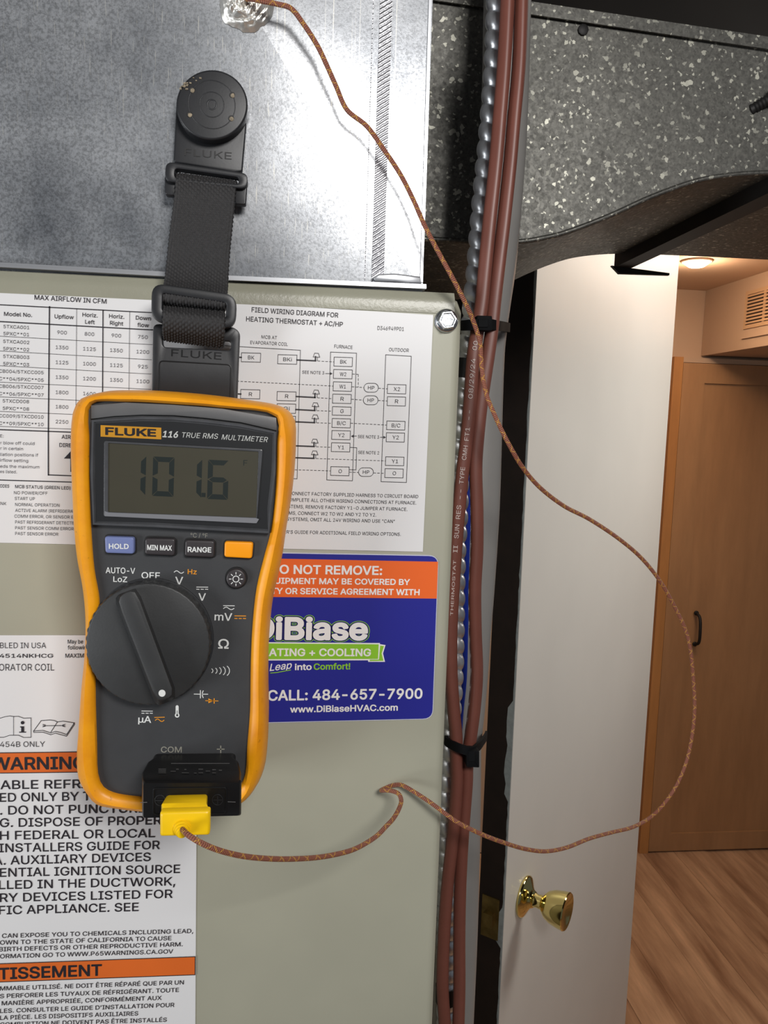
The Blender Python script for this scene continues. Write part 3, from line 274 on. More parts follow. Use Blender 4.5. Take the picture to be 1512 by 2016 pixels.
["W",686,{"0":[[155,0,231,1,320,331,332,381,343,435,354,380,365,331,455,2,456,0,530,0,670,509,603,508,517,172,493,63,466,181,380,509,306,509,222,191,204,116,193,61,169,176,83,507,82,509,17,509]],"1":[[154,-10,232,-10,237,-7,240,-5,331,331,343,382,359,315,446,-3,449,-7,454,-10,532,-10,537,-7,541,2,680,506,680,510,677,515,671,519,602,519,597,516,593,511,517,216,492,113,480,169,391,507,386,516,381,519,305,519,300,516,296,512,213,194,193,113,173,199,92,512,89,516,84,519,15,519,10,516,6,510,8,501,144,1,147,-6]],"2":[[153,-21,232,-21,241,-18,249,-10,343,333,434,-3,437,-11,444,-18,454,-21,532,-21,537,-20,544,-16,548,-11,552,-1,688,496,691,510,690,516,686,522,681,527,671,530,602,530,592,527,585,520,582,513,492,161,400,515,396,522,391,527,381,530,305,530,296,527,288,519,285,514,194,163,101,519,93,527,84,530,15,530,9,529,3,525,-3,516,-5,510,-3,500,133,-3,138,-13,144,-18]]}]
["G",520,{"0":[[252,-7,285,-7,325,-1,348,6,366,13,387,25,404,37,418,48,434,66,449,87,461,109,472,146,476,167,478,189,478,256,282,256,283,199,415,199,415,193,412,166,403,137,393,117,379,99,358,80,335,66,309,57,277,53,261,53,238,55,206,65,181,78,164,92,153,102,134,127,117,162,108,197,104,236,104,272,106,299,111,323,118,348,129,372,144,396,165,419,181,432,208,445,240,454,273,456,293,454,308,451,328,444,346,434,362,422,376,409,385,397,395,381,408,348,474,348,469,371,459,397,442,428,422,452,401,471,383,484,359,497,343,503,317,510,295,514,250,515,226,513,203,508,168,495,150,485,129,470,105,447,95,435,82,416,67,390,59,369,51,343,44,312,41,286,41,234,42,210,47,182,59,139,67,119,82,92,107,60,128,40,150,25,187,7,215,-2,233,-5]],"1":[[253,-17,284,-17,305,-15,329,-11,366,2,384,11,411,29,424,41,441,59,455,79,467,100,474,116,483,149,488,184,488,257,485,262,483,264,479,266,281,266,275,262,273,257,273,197,275,192,278,190,281,189,404,189,402,167,394,142,383,121,372,106,351,87,332,76,311,68,282,63,245,64,214,73,196,81,184,88,173,98,158,112,141,136,127,167,118,200,113,241,114,278,118,312,128,345,139,370,156,395,176,415,201,431,224,440,249,445,275,446,299,443,318,437,344,423,366,404,383,380,392,363,398,347,403,340,406,339,476,339,479,340,483,345,484,352,479,373,472,393,456,425,434,454,418,470,398,486,379,498,359,508,334,516,311,522,286,525,259,526,238,524,211,520,187,513,167,505,144,493,125,479,114,470,93,449,80,432,67,410,53,384,43,355,37,331,32,299,30,273,30,235,36,184,40,164,49,136,57,117,70,93,82,75,96,57,114,38,133,24,153,11,179,-1,201,-9,228,-14]],"2":[[252,-28,285,-28,306,-26,332,-21,359,-13,375,-6,395,5,418,20,431,32,450,52,465,72,481,103,489,125,495,152,499,184,499,257,496,267,489,274,479,277,281,277,276,276,269,272,265,267,262,257,262,197,265,188,269,183,276,179,281,178,392,177,387,156,379,135,367,117,354,103,339,93,323,84,303,78,283,75,249,75,238,77,221,82,195,95,172,113,153,138,137,170,129,204,125,240,125,279,130,312,137,339,149,365,165,388,183,406,201,418,229,430,258,435,282,434,305,430,331,418,351,403,364,390,375,373,390,337,394,332,401,328,406,327,476,327,485,330,492,337,495,347,495,352,489,379,480,402,470,424,459,440,442,462,421,483,404,495,384,508,359,520,342,526,314,533,293,536,261,537,238,536,211,531,185,525,163,516,139,503,121,490,107,479,82,452,64,427,53,409,44,390,34,364,27,334,21,299,19,274,19,234,21,209,27,174,34,147,43,121,63,82,78,61,95,42,116,23,138,7,163,-7,178,-13,198,-19,228,-25]]}]
["i",167,{"0":[[53,0,113,1,113,379,53,379],[92,443,99,445,109,450,120,462,126,476,127,485,125,496,117,509,106,518,91,523,76,523,69,522,60,517,48,506,44,499,42,490,43,471,50,459,61,449,75,443]],"1":[[51,-10,115,-10,120,-7,124,-1,124,381,121,386,115,389,51,389,46,387,43,381,43,-1,45,-6],[87,433,97,434,115,443,128,455,133,464,136,473,136,494,133,502,126,514,117,523,110,528,99,532,90,534,70,533,63,530,51,523,38,509,35,502,31,490,32,472,35,465,41,453,56,440,65,436,74,433]],"2":[[51,-21,115,-21,121,-20,127,-16,132,-11,135,-5,135,381,134,387,130,393,125,398,115,401,51,401,45,399,39,396,35,390,32,384,31,-1,33,-7,36,-13,42,-18],[79,421,89,421,102,424,118,431,125,436,135,445,140,454,145,463,148,477,148,489,145,504,135,521,118,536,105,542,89,545,78,545,65,543,50,536,44,532,35,523,29,515,23,504,20,490,20,475,23,464,27,454,35,443,49,431,58,426]],"3":[[48,-31,118,-31,132,-25,144,-8,145,384,139,398,129,406,118,410,48,410,34,404,23,388,22,-4,28,-18,37,-27],[75,411,106,414,128,425,149,448,157,469,157,497,144,526,123,544,97,554,70,554,41,542,24,526,11,497,11,470,23,442,45,421]],"4":[[123,-56,136,-52,149,-44,160,-32,167,-18,170,0,170,378,167,396,155,416,170,434,178,451,182,467,183,489,177,517,162,543,143,562,116,576,88,581,64,579,42,572,21,559,2,539,-12,511,-16,489,-14,462,-3,434,11,417,0,401,-5,378,-5,0,-2,-18,8,-36,24,-49,43,-56]],"5":[[127,-69,145,-63,160,-53,173,-38,181,-21,184,-5,184,384,180,403,173,416,182,428,192,451,196,471,196,495,190,521,173,551,151,573,123,588,95,594,65,593,36,584,11,568,-12,542,-25,514,-29,492,-27,460,-20,439,-6,416,-13,403,-17,384,-17,-5,-13,-24,0,-46,21,-62,41,-69]]}]
["a",389,{"0":[[175,-8,206,-3,232,9,248,20,264,38,272,51,276,52,277,0,337,0,336,268,333,291,328,310,319,326,307,343,298,352,286,360,267,370,250,377,214,384,180,384,149,380,115,369,98,360,82,349,61,328,49,310,41,291,98,274,101,275,110,292,123,306,137,316,153,324,172,329,193,331,214,330,232,325,252,315,266,299,270,290,274,278,276,251,274,244,269,237,253,230,148,215,116,209,98,203,70,189,50,171,41,157,34,141,31,121,31,96,33,79,39,61,46,46,58,31,69,20,80,12,105,0,135,-7],[160,45,140,49,126,54,109,64,100,75,96,83,92,98,92,111,97,130,101,137,110,145,127,156,148,163,169,167,244,178,265,184,275,190,276,133,273,116,268,102,261,88,255,81,240,67,229,59,215,52,202,49,180,45]],"1":[[181,-18,200,-15,215,-10,236,0,248,8,266,25,267,-1,269,-6,273,-9,338,-10,344,-6,347,-1,346,272,342,299,335,318,324,337,312,352,303,361,284,373,267,382,251,387,211,394,175,394,146,390,113,379,96,371,78,359,56,338,42,318,31,294,32,286,38,282,96,264,102,264,108,267,115,281,123,292,133,302,145,309,158,315,173,319,190,321,209,320,232,315,243,308,253,299,257,293,262,281,265,264,265,252,264,247,260,243,248,239,156,227,109,217,90,210,68,200,55,190,43,178,34,165,25,145,20,120,20,96,24,75,29,57,38,41,49,26,66,10,91,-5,118,-14,140,-18],[158,56,141,59,130,63,118,70,110,77,105,87,102,97,102,107,104,119,107,128,120,140,132,147,154,154,235,166,265,173,265,132,260,110,255,98,247,87,229,71,215,63,205,60,176,55]],"2":[[175,-30,201,-26,220,-20,231,-15,255,-1,261,-14,266,-18,275,-22,338,-22,348,-18,353,-14,357,-7,358,-2,357,272,354,296,348,316,339,335,325,354,302,375,289,383,266,394,249,399,226,403,190,406,153,402,131,397,112,391,90,380,78,373,60,358,47,345,38,333,29,318,22,301,20,294,21,286,23,280,28,275,34,271,93,253,105,253,111,256,117,261,124,275,132,285,140,293,151,300,162,305,177,308,191,310,208,309,228,304,237,299,244,293,249,286,252,276,254,253,238,248,145,237,101,227,80,218,60,208,48,199,34,185,22,168,14,146,9,121,9,96,12,74,17,57,27,36,39,20,54,5,65,-3,88,-16,110,-23,139,-29],[149,68,135,73,125,78,119,85,116,91,114,96,113,108,117,122,128,132,141,138,160,144,220,152,254,158,254,133,252,121,249,111,239,94,221,79,210,73,199,70,176,67]],"3":[[137,-39,183,-39,202,-36,230,-27,250,-16,258,-25,272,-31,341,-31,352,-27,362,-19,368,-5,368,267,366,287,358,318,347,341,335,358,310,382,271,403,232,413,187,416,148,412,102,398,61,373,38,349,22,325,10,296,10,286,14,275,29,262,89,244,104,243,118,249,126,256,137,275,150,288,174,298,201,300,219,297,231,291,242,276,244,260,156,249,100,237,57,218,44,209,24,188,9,163,1,136,0,87,10,48,30,15,49,-4,66,-16,106,-33],[159,77,133,85,126,92,123,102,124,113,133,124,170,136,244,146,243,124,237,109,225,95,209,84,182,77]],"4":[[147,-66,200,-63,225,-57,245,-48,259,-54,277,-57,346,-56,365,-49,380,-35,390,-17,393,1,393,269,383,323,371,350,353,376,320,406,281,426,234,438,181,441,137,435,95,422,57,401,18,366,2,343,-13,311,-15,282,-11,269,-3,256,14,241,34,233,4,205,-9,186,-20,160,-27,120,-26,87,-20,55,-6,22,10,-1,42,-31,74,-49,111,-61],[155,103,154,105,168,109,209,115,201,108,188,103]],"5":[[146,-79,202,-76,244,-63,272,-70,349,-69,369,-62,389,-45,402,-23,406,-4,406,277,401,309,393,335,379,363,359,390,325,419,280,441,224,453,173,454,121,445,80,430,40,405,10,377,-6,355,-20,329,-29,298,-28,279,-21,259,-12,246,9,229,-9,210,-26,181,-36,151,-40,121,-39,85,-33,53,-18,17,4,-14,35,-42,69,-61,109,-74]]}]
["s",365,{"0":[[199,-8,229,-4,262,7,277,15,292,25,310,43,320,58,325,69,329,83,331,103,331,119,328,135,320,154,310,167,290,185,259,201,239,207,164,225,149,230,134,236,124,243,116,252,111,262,109,269,109,284,111,294,116,303,126,313,144,325,157,329,173,332,194,333,207,331,225,326,234,322,253,305,262,292,269,277,324,290,320,302,311,321,297,342,285,353,275,361,255,372,244,376,212,383,179,385,144,380,115,371,102,364,87,354,66,334,59,322,51,304,47,284,47,264,53,238,58,226,67,214,79,202,92,192,119,179,138,173,220,153,244,143,254,136,262,126,267,114,268,102,267,92,260,77,244,61,229,53,217,50,202,46,185,45,162,46,147,50,137,53,123,61,110,72,104,81,98,94,94,106,36,95,38,82,44,66,51,52,62,37,73,26,88,15,109,5,125,-1,158,-7]],"2":[[198,-29,237,-24,272,-12,284,-6,303,7,326,29,337,45,344,61,350,80,353,98,352,122,348,143,339,163,328,179,307,199,280,215,247,227,177,243,155,250,139,258,133,265,130,272,130,282,133,288,140,298,148,303,166,309,194,311,206,310,217,307,229,299,241,286,249,267,254,261,260,258,272,256,331,269,337,273,344,282,345,288,344,297,339,313,330,332,310,359,297,371,285,380,257,394,233,401,215,404,174,406,138,401,120,396,103,389,86,379,73,370,57,355,48,345,35,322,29,306,26,285,26,263,28,247,34,228,43,211,52,198,64,186,75,178,85,171,107,161,131,153,213,133,227,128,242,118,245,113,247,105,246,97,241,88,233,80,222,74,199,68,170,67,158,69,146,73,130,83,121,93,113,117,107,123,101,126,90,128,28,114,22,111,16,102,14,96,15,87,20,68,25,56,34,40,48,21,62,8,78,-4,98,-14,112,-19,130,-24,152,-28]],"3":[[156,-39,216,-38,267,-25,301,-7,332,21,352,53,362,90,361,131,353,158,339,182,314,206,277,227,240,239,158,259,146,265,140,274,142,285,157,296,178,301,196,301,211,298,224,290,234,278,243,259,259,247,274,246,335,260,351,274,355,285,355,296,345,325,323,360,298,383,262,403,219,414,165,415,130,409,97,397,65,377,43,355,25,325,16,291,16,258,20,237,32,209,41,196,65,172,96,154,126,143,220,120,234,112,237,102,228,89,211,80,186,76,167,77,153,80,138,88,131,97,119,125,105,135,85,137,26,124,17,119,9,110,5,99,5,86,14,56,35,21,65,-8,94,-24,125,-34]],"4":[[167,-65,218,-63,264,-53,306,-34,331,-16,350,3,366,25,378,50,386,81,388,111,382,150,368,183,353,204,322,231,339,235,359,246,372,261,379,280,379,302,373,322,360,350,341,377,308,408,267,429,227,439,180,442,132,436,92,423,49,397,23,371,8,349,-4,321,-11,280,-9,247,-2,220,9,196,21,179,46,155,18,149,0,139,-17,117,-22,94,-16,62,-8,41,15,4,41,-21,80,-45,127,-60],[169,103,155,108,154,111,184,104]],"5":[[198,-78,244,-72,290,-57,327,-36,360,-6,382,26,394,55,401,93,401,120,398,142,387,176,372,202,351,225,370,237,386,257,393,277,393,303,375,351,346,392,319,417,274,441,225,453,171,455,128,449,86,435,52,416,15,382,-2,358,-17,323,-23,293,-23,254,-17,224,-10,205,0,186,18,162,-2,154,-18,140,-31,118,-35,99,-34,80,-23,43,-7,12,8,-8,42,-38,87,-62,137,-75]]}]
["e",404,{"0":[[197,-8,240,-7,258,-4,280,3,302,13,317,23,339,44,354,65,365,90,308,105,305,104,299,90,293,80,281,68,267,58,254,53,235,48,212,46,189,48,162,56,150,62,135,73,124,85,115,97,109,109,102,128,96,161,97,170,371,170,371,217,364,259,359,278,351,296,341,314,329,331,304,354,290,363,275,371,257,377,236,382,213,385,198,385,167,381,148,376,132,369,105,353,94,343,80,329,61,300,51,281,44,260,36,219,34,170,39,132,48,102,63,72,81,47,95,32,107,23,134,7,166,-4],[97,221,98,237,102,252,113,278,126,296,139,308,152,317,168,325,179,328,197,330,213,330,225,329,242,325,258,317,269,309,287,289,296,272,305,247,308,221]],"1":[[198,-18,226,-18,259,-14,293,-2,322,14,334,24,347,37,362,58,372,78,375,88,375,92,372,97,369,100,304,116,298,112,290,95,282,84,271,73,259,66,244,60,228,57,203,56,188,58,172,63,157,69,144,79,133,90,122,106,115,121,109,141,107,158,107,159,373,159,378,162,381,168,381,210,379,234,375,259,363,295,350,318,334,340,323,351,308,364,294,373,273,383,251,389,235,393,218,394,192,394,164,391,129,379,111,369,96,358,72,335,51,304,42,286,34,263,28,237,25,219,24,171,28,137,39,98,45,82,55,64,77,35,94,20,111,8,141,-7,160,-12,178,-16],[108,231,114,255,125,278,134,290,146,301,166,313,191,319,220,319,242,314,255,307,264,300,279,283,287,269,294,250,297,231]],"2":[[197,-29,228,-29,246,-27,286,-17,311,-6,326,4,341,15,356,30,372,52,380,68,386,85,386,92,385,98,381,104,375,109,311,126,301,126,295,124,289,119,281,101,274,91,264,82,254,76,243,71,228,68,202,68,192,69,174,74,162,79,151,87,141,97,127,120,119,148,373,148,378,149,385,153,389,158,392,168,392,220,386,259,381,278,373,300,359,327,342,348,326,364,310,376,280,392,261,398,231,404,193,406,161,401,146,398,125,389,105,378,89,367,64,342,53,328,42,310,31,288,24,269,19,247,14,220,13,170,19,127,29,93,47,57,67,30,93,7,106,-2,128,-14,161,-24],[121,242,127,258,139,278,158,296,173,304,183,307,198,309,223,308,240,303,258,291,266,282,275,268,284,242]],"3":[[187,-39,237,-39,287,-28,332,-5,365,25,383,51,396,84,396,96,392,107,376,120,313,136,301,136,290,132,280,123,269,101,254,87,234,79,204,77,177,83,157,95,142,114,132,138,376,138,390,144,399,154,403,165,402,225,398,255,381,308,371,327,352,353,320,381,281,402,234,414,185,415,147,408,110,393,83,375,57,350,34,317,20,287,10,254,4,215,4,159,12,113,23,81,34,59,55,29,77,6,109,-16,142,-30],[136,252,144,268,159,284,182,296,201,299,219,298,236,293,251,283,262,271,270,252]],"4":[[198,-65,248,-63,295,-52,332,-35,349,-24,384,8,402,33,421,80,419,108,408,127,420,141,427,160,428,211,422,262,412,298,395,335,370,370,334,403,296,424,249,438,201,442,156,437,115,424,75,401,38,367,13,332,-5,294,-17,252,-23,202,-20,139,-11,98,10,48,35,12,78,-26,114,-46,154,-59],[193,105,178,112,244,113,237,107,220,103]],"5":[[196,-78,256,-75,305,-62,335,-48,357,-34,393,-2,415,29,434,76,434,103,425,126,434,139,440,157,441,221,435,266,422,310,406,343,382,377,344,412,306,434,257,450,221,455,162,452,115,439,69,414,29,377,0,336,-23,282,-34,228,-36,170,-30,120,-18,78,2,36,30,-2,63,-32,99,-54,147,-71]]}]
["+",453,{"1":[[196,24,257,24,262,27,264,30,265,33,266,162,392,162,397,164,401,170,401,228,398,233,394,235,265,236,265,365,263,370,257,374,196,374,191,371,189,368,188,365,187,236,60,236,55,234,52,228,52,170,54,165,58,162,188,161,188,33,190,28]],"2":[[196,13,257,13,266,16,273,23,277,33,277,151,393,151,398,152,404,156,411,165,412,170,412,228,409,237,402,244,393,247,277,248,277,365,275,371,272,377,266,382,257,385,196,385,187,382,180,375,177,365,176,247,60,247,54,246,48,242,42,233,40,228,40,170,43,161,51,154,60,151,177,150,177,33,178,27,182,21,187,16]]}]
["L",393,{"0":[[61,0,361,1,361,57,125,57,125,509,60,509]],"1":[[59,-10,363,-10,368,-7,371,-1,371,59,369,64,363,67,135,67,135,510,132,515,126,519,59,519,54,516,50,510,50,-1,53,-6]],"2":[[59,-21,363,-21,369,-20,375,-16,380,-11,383,-1,383,59,381,64,378,70,369,77,363,78,146,79,146,510,145,516,141,522,136,527,126,530,59,530,53,529,47,525,42,520,39,510,39,-1,40,-7,44,-13,49,-18]],"3":[[56,-31,366,-31,380,-25,389,-15,393,-4,393,62,387,76,373,86,366,88,156,89,156,513,150,527,140,535,129,539,56,539,42,533,34,524,30,513,30,-4,36,-18,45,-27]]}]
["p",424,{"0":[[53,-142,113,-142,114,59,118,58,135,34,151,18,174,3,191,-4,206,-7,241,-8,274,-2,291,4,310,14,326,25,342,40,362,68,374,93,385,132,390,165,390,212,385,248,375,282,361,310,343,335,329,348,313,361,283,376,266,381,248,384,218,384,188,379,176,375,163,368,149,358,137,346,118,319,113,319,112,379,53,379],[211,47,192,50,171,59,154,71,140,87,129,105,120,128,114,160,113,205,115,228,122,254,131,277,143,295,161,312,176,321,199,328,223,330,248,327,269,319,288,305,301,290,313,268,322,242,327,213,328,173,325,151,317,120,307,97,293,78,276,63,258,53,240,48]],"1":[[51,-153,115,-153,120,-150,123,-146,124,32,133,21,148,7,163,-3,178,-10,192,-15,210,-18,240,-18,254,-17,287,-9,307,0,322,10,337,22,349,33,368,60,385,93,395,130,400,171,400,216,394,253,384,286,368,317,348,344,327,363,308,375,287,385,255,393,214,394,195,392,179,387,164,380,146,369,130,353,122,343,122,381,120,386,117,388,114,389,51,389,46,387,44,384,43,381,43,-144,45,-149],[200,59,184,64,172,70,164,76,148,93,138,111,130,133,124,163,123,200,125,221,130,248,142,276,155,293,170,306,187,315,203,319,226,320,244,317,260,312,277,300,295,281,304,265,311,246,317,213,318,183,316,156,311,133,300,106,290,90,274,74,260,65,244,59,226,57]]}]
["n",410,{"0":[[53,0,113,1,113,230,115,247,118,264,123,276,131,291,137,299,149,310,160,317,174,323,200,329,219,329,233,327,256,318,266,311,276,301,288,282,293,264,296,245,296,1,357,1,357,251,356,267,352,289,345,312,336,329,323,347,311,358,300,366,286,373,270,379,253,383,233,385,203,383,187,379,173,374,158,366,147,358,128,339,112,313,112,379,53,379]],"1":[[51,-10,115,-10,120,-7,123,-3,124,237,127,257,131,269,136,280,145,292,152,299,160,306,172,312,185,316,200,319,219,319,231,317,242,314,253,308,260,303,273,288,283,265,286,245,286,-1,287,-5,289,-7,294,-10,359,-10,365,-6,367,-1,366,265,363,287,356,310,347,330,333,350,319,364,301,377,279,387,247,394,209,394,194,391,177,386,160,379,145,369,136,363,122,348,121,381,119,386,115,389,51,389,45,386,43,381,43,-1,45,-6]],"2":[[51,-21,116,-21,125,-18,132,-11,135,-1,135,238,137,252,144,271,151,282,159,291,176,301,187,305,201,308,228,306,238,303,249,298,258,290,265,280,273,259,275,245,275,-1,278,-11,285,-18,294,-21,359,-21,368,-18,373,-13,377,-7,378,-1,378,264,374,289,368,312,355,340,341,358,327,373,306,387,278,399,252,404,217,406,201,404,181,399,154,388,134,374,131,387,128,393,122,398,113,401,51,401,42,398,36,393,33,387,31,381,31,-1,33,-7,36,-13,42,-18]]}]
["t",227,{"0":[[155,-4,183,-4,199,-2,213,2,201,54,178,50,163,50,146,54,141,57,134,63,127,80,126,88,126,326,203,327,204,379,126,380,126,471,65,471,65,380,7,379,7,327,65,326,65,84,67,69,71,53,78,38,87,26,97,17,108,9,120,4,140,-2]],"1":[[156,-14,182,-14,200,-12,217,-7,220,-5,223,0,223,6,212,55,209,61,204,63,173,60,154,62,148,64,143,69,137,83,136,93,136,317,206,317,211,320,214,326,214,381,212,386,206,389,136,389,136,473,133,478,127,481,63,481,58,478,55,473,55,389,5,389,0,387,-3,381,-3,326,-1,321,5,317,55,317,55,78,58,62,63,46,69,34,78,21,91,8,102,1,119,-7,139,-12]],"2":[[183,-25,217,-20,224,-16,229,-12,233,-6,234,0,234,6,222,60,215,70,209,74,203,75,174,71,161,72,152,76,148,86,147,306,206,306,211,307,218,311,222,316,225,326,225,381,224,386,220,393,211,399,206,400,147,401,147,473,146,478,142,484,137,489,128,492,63,492,54,489,47,482,43,473,43,401,5,400,-1,399,-10,393,-13,386,-15,381,-15,326,-13,320,-10,314,-4,309,5,306,43,306,44,77,47,61,52,44,60,26,69,14,85,-1,104,-13,123,-20,148,-25]]}]
["o",415,{"0":[[222,-8,256,-2,275,4,292,12,319,31,340,54,351,70,361,89,374,124,378,145,381,168,381,207,375,247,364,282,349,309,329,335,306,355,291,365,272,373,255,379,236,383,200,385,163,380,133,369,116,360,100,348,76,324,64,307,53,285,42,254,35,214,34,170,39,135,48,104,53,90,66,67,86,42,102,27,115,17,145,2,167,-4,181,-7],[198,46,181,49,157,58,140,70,124,88,111,110,102,137,98,162,96,199,98,219,105,249,116,275,128,294,144,310,165,322,180,327,196,330,219,330,232,328,255,320,273,308,293,287,304,265,314,237,318,212,319,180,316,150,308,118,298,98,286,81,265,62,252,55,231,48,216,46]],"1":[[194,-18,221,-18,250,-14,284,-3,314,14,326,24,342,40,353,54,364,71,374,92,381,112,389,151,391,174,391,201,387,237,384,255,377,277,360,312,341,337,326,352,314,362,285,379,270,385,250,391,221,394,194,394,176,393,158,389,139,383,120,374,101,362,75,338,57,313,39,278,30,247,24,203,25,155,29,132,34,112,42,92,51,72,63,53,74,39,89,24,101,14,119,3,137,-6,158,-12,176,-16],[205,56,181,59,161,67,148,76,130,96,120,114,113,135,108,160,106,193,109,220,114,245,126,273,139,291,156,306,173,314,187,318,210,320,234,317,256,308,268,299,284,281,294,263,302,241,308,212,309,178,307,158,302,132,291,106,279,88,263,73,250,65,231,59]],"2":[[193,-29,221,-29,240,-27,261,-23,288,-14,318,4,333,15,351,33,373,65,382,83,391,105,396,126,401,152,402,199,397,243,387,280,372,313,349,345,334,360,316,374,290,389,258,400,220,406,195,406,176,404,150,398,135,393,114,383,99,374,81,360,66,345,47,320,29,282,19,248,13,205,14,155,19,128,24,108,32,86,42,65,54,47,66,32,83,15,101,1,136,-17,150,-22,175,-27],[186,69,171,74,156,84,141,100,131,119,124,138,119,165,117,194,119,216,124,237,136,267,144,280,158,293,173,303,187,307,207,309,228,307,248,299,262,289,275,275,283,261,292,237,297,212,298,179,296,155,291,136,282,113,273,98,260,84,245,75,228,69,212,68]]}]
["m",610,{"0":[[53,0,113,1,113,241,116,264,120,277,125,289,133,301,144,312,156,320,167,325,190,330,209,330,221,328,242,320,251,313,262,302,269,289,272,281,274,267,274,0,335,1,335,256,337,269,346,292,360,310,378,322,391,327,408,330,433,330,455,323,475,311,481,305,488,293,494,276,496,257,496,1,556,0,557,271,553,294,547,315,538,334,527,348,516,359,503,369,478,380,449,386,413,385,399,382,383,376,371,370,354,360,333,338,325,326,317,311,311,327,301,345,294,354,277,370,261,378,243,384,231,386,208,386,196,384,177,378,164,372,151,364,128,341,120,329,113,311,112,379,53,379]],"1":[[51,-10,115,-10,120,-7,123,-3,124,248,126,264,134,284,141,294,154,306,175,317,200,321,222,318,242,308,256,292,263,275,264,267,265,-3,267,-7,272,-10,337,-10,342,-7,345,-1,345,251,347,266,351,279,356,289,364,299,371,306,380,312,392,317,408,320,420,321,445,316,464,307,476,294,481,285,484,274,486,260,486,-3,489,-7,494,-10,559,-10,564,-7,567,-1,566,275,563,299,556,319,547,338,533,357,512,375,485,388,469,393,453,396,420,396,396,391,377,384,361,376,339,360,328,348,319,335,304,358,287,374,265,388,243,394,225,396,204,396,176,389,157,380,147,373,137,366,122,349,122,381,120,386,115,389,51,389,46,387,43,381,43,-1,45,-6]],"2":[[51,-21,116,-21,125,-18,132,-11,135,-1,135,249,137,261,145,280,158,295,167,301,177,306,186,308,199,309,216,308,225,304,236,298,246,286,252,272,253,-1,254,-7,261,-16,267,-20,272,-21,337,-21,342,-20,349,-16,353,-11,356,-1,356,252,358,263,363,279,369,288,378,297,387,303,396,306,418,309,440,306,457,298,468,287,473,270,475,259,475,-1,476,-7,482,-16,489,-20,494,-21,559,-21,564,-20,571,-16,575,-11,578,-1,578,274,574,299,566,324,555,346,540,366,521,383,496,396,471,404,452,407,431,408,415,406,398,403,379,398,350,383,332,369,320,356,300,378,286,389,264,400,239,406,214,408,200,406,182,403,166,397,151,389,134,377,132,387,128,393,123,398,114,401,51,401,46,399,39,396,35,390,31,381,31,-1,33,-7,36,-13,42,-18]]}]
["f",254,{"0":[[81,0,142,1,142,327,228,327,228,379,142,379,142,427,144,441,150,454,154,459,162,466,171,471,183,473,201,474,213,473,227,468,242,521,215,528,176,530,152,525,135,519,121,512,110,503,97,489,88,472,84,462,80,439,80,379,7,379,7,327,80,327]],"1":[[79,-10,143,-10,148,-7,152,-1,152,317,229,317,234,319,238,325,238,381,235,386,229,389,152,389,152,422,153,433,155,441,159,450,164,456,173,461,189,464,208,463,224,459,229,459,234,461,238,469,253,519,253,523,250,528,243,532,222,538,207,539,180,540,163,538,147,534,121,523,107,514,95,502,85,488,77,471,71,446,70,390,5,389,0,387,-3,381,-3,325,0,319,5,317,70,317,70,-1,73,-6]],"2":[[79,-21,143,-21,149,-20,155,-16,162,-7,163,-1,163,305,233,306,239,309,244,314,248,320,249,325,249,381,248,387,244,393,239,398,229,401,163,401,163,423,164,433,170,445,181,451,202,453,224,448,229,448,239,451,244,455,248,462,264,519,263,529,259,535,250,541,228,548,207,551,183,551,163,549,146,546,133,541,115,533,101,523,87,509,75,494,68,481,65,471,60,447,59,401,5,401,-1,399,-7,396,-13,387,-15,381,-15,325,-13,320,-10,314,-4,309,5,306,59,305,59,-1,60,-7,64,-13,69,-18]]}]
["r",259,{"0":[[53,0,113,1,113,240,117,262,122,276,130,291,144,305,158,314,168,319,183,323,201,326,224,325,243,322,243,384,198,384,182,381,164,374,148,364,133,351,125,340,115,321,112,321,111,379,53,379]],"1":[[51,-10,115,-10,120,-7,123,-5,124,-1,124,245,128,264,134,278,140,287,156,301,173,310,200,316,216,316,245,313,251,316,253,321,253,385,251,390,245,394,218,395,199,394,179,391,162,384,149,377,133,365,122,353,121,381,119,386,115,389,51,389,46,387,44,384,43,381,43,-1,45,-6]],"2":[[51,-21,116,-21,125,-18,132,-11,135,-1,135,246,137,257,143,272,149,280,158,289,172,298,187,303,201,304,216,304,245,301,254,304,260,309,263,315,265,321,265,385,263,391,260,397,254,402,245,405,194,405,174,401,163,397,146,388,133,379,131,387,128,393,122,398,113,401,51,401,42,398,35,390,31,381,31,-1,33,-7,36,-13,42,-18]]}]
["!",196,{"2":[[90,-26,106,-26,120,-22,133,-16,141,-11,149,-2,157,10,162,22,165,37,165,45,162,60,155,77,149,84,132,99,123,103,106,108,91,108,78,105,65,99,55,92,40,75,34,63,31,49,31,33,34,19,40,7,46,-2,55,-11,64,-17,73,-21],[66,139,130,139,135,141,141,144,148,153,149,159,154,501,153,513,149,522,143,527,134,530,61,530,56,529,50,525,43,516,42,496,45,177,46,159,47,153,51,147,56,143]]}]
["4",453,{"0":[[343,1,343,105,413,105,413,162,343,163,343,318,282,317,281,163,109,163,109,166,112,172,310,509,247,509,40,159,40,106,281,105,282,1]],"1":[[280,-10,344,-10,350,-6,353,-1,353,95,414,96,419,98,423,104,423,164,420,169,414,173,353,173,353,319,349,325,344,328,280,328,275,325,273,322,272,319,271,173,125,173,318,502,320,510,318,515,312,519,245,519,239,515,30,162,30,104,32,99,38,96,271,96,272,-1,274,-6]],"2":[[280,-21,344,-21,354,-18,361,-11,364,-1,364,84,414,84,424,88,429,92,433,99,434,104,434,164,433,170,429,176,420,183,414,184,364,184,364,319,361,329,356,334,350,338,344,339,280,339,271,336,263,329,260,319,260,184,144,184,328,495,330,500,332,510,330,516,327,522,321,527,312,530,245,530,236,527,228,520,20,166,18,160,18,104,20,99,23,92,29,88,38,84,260,84,260,-1,263,-11,268,-16,274,-20]]}]
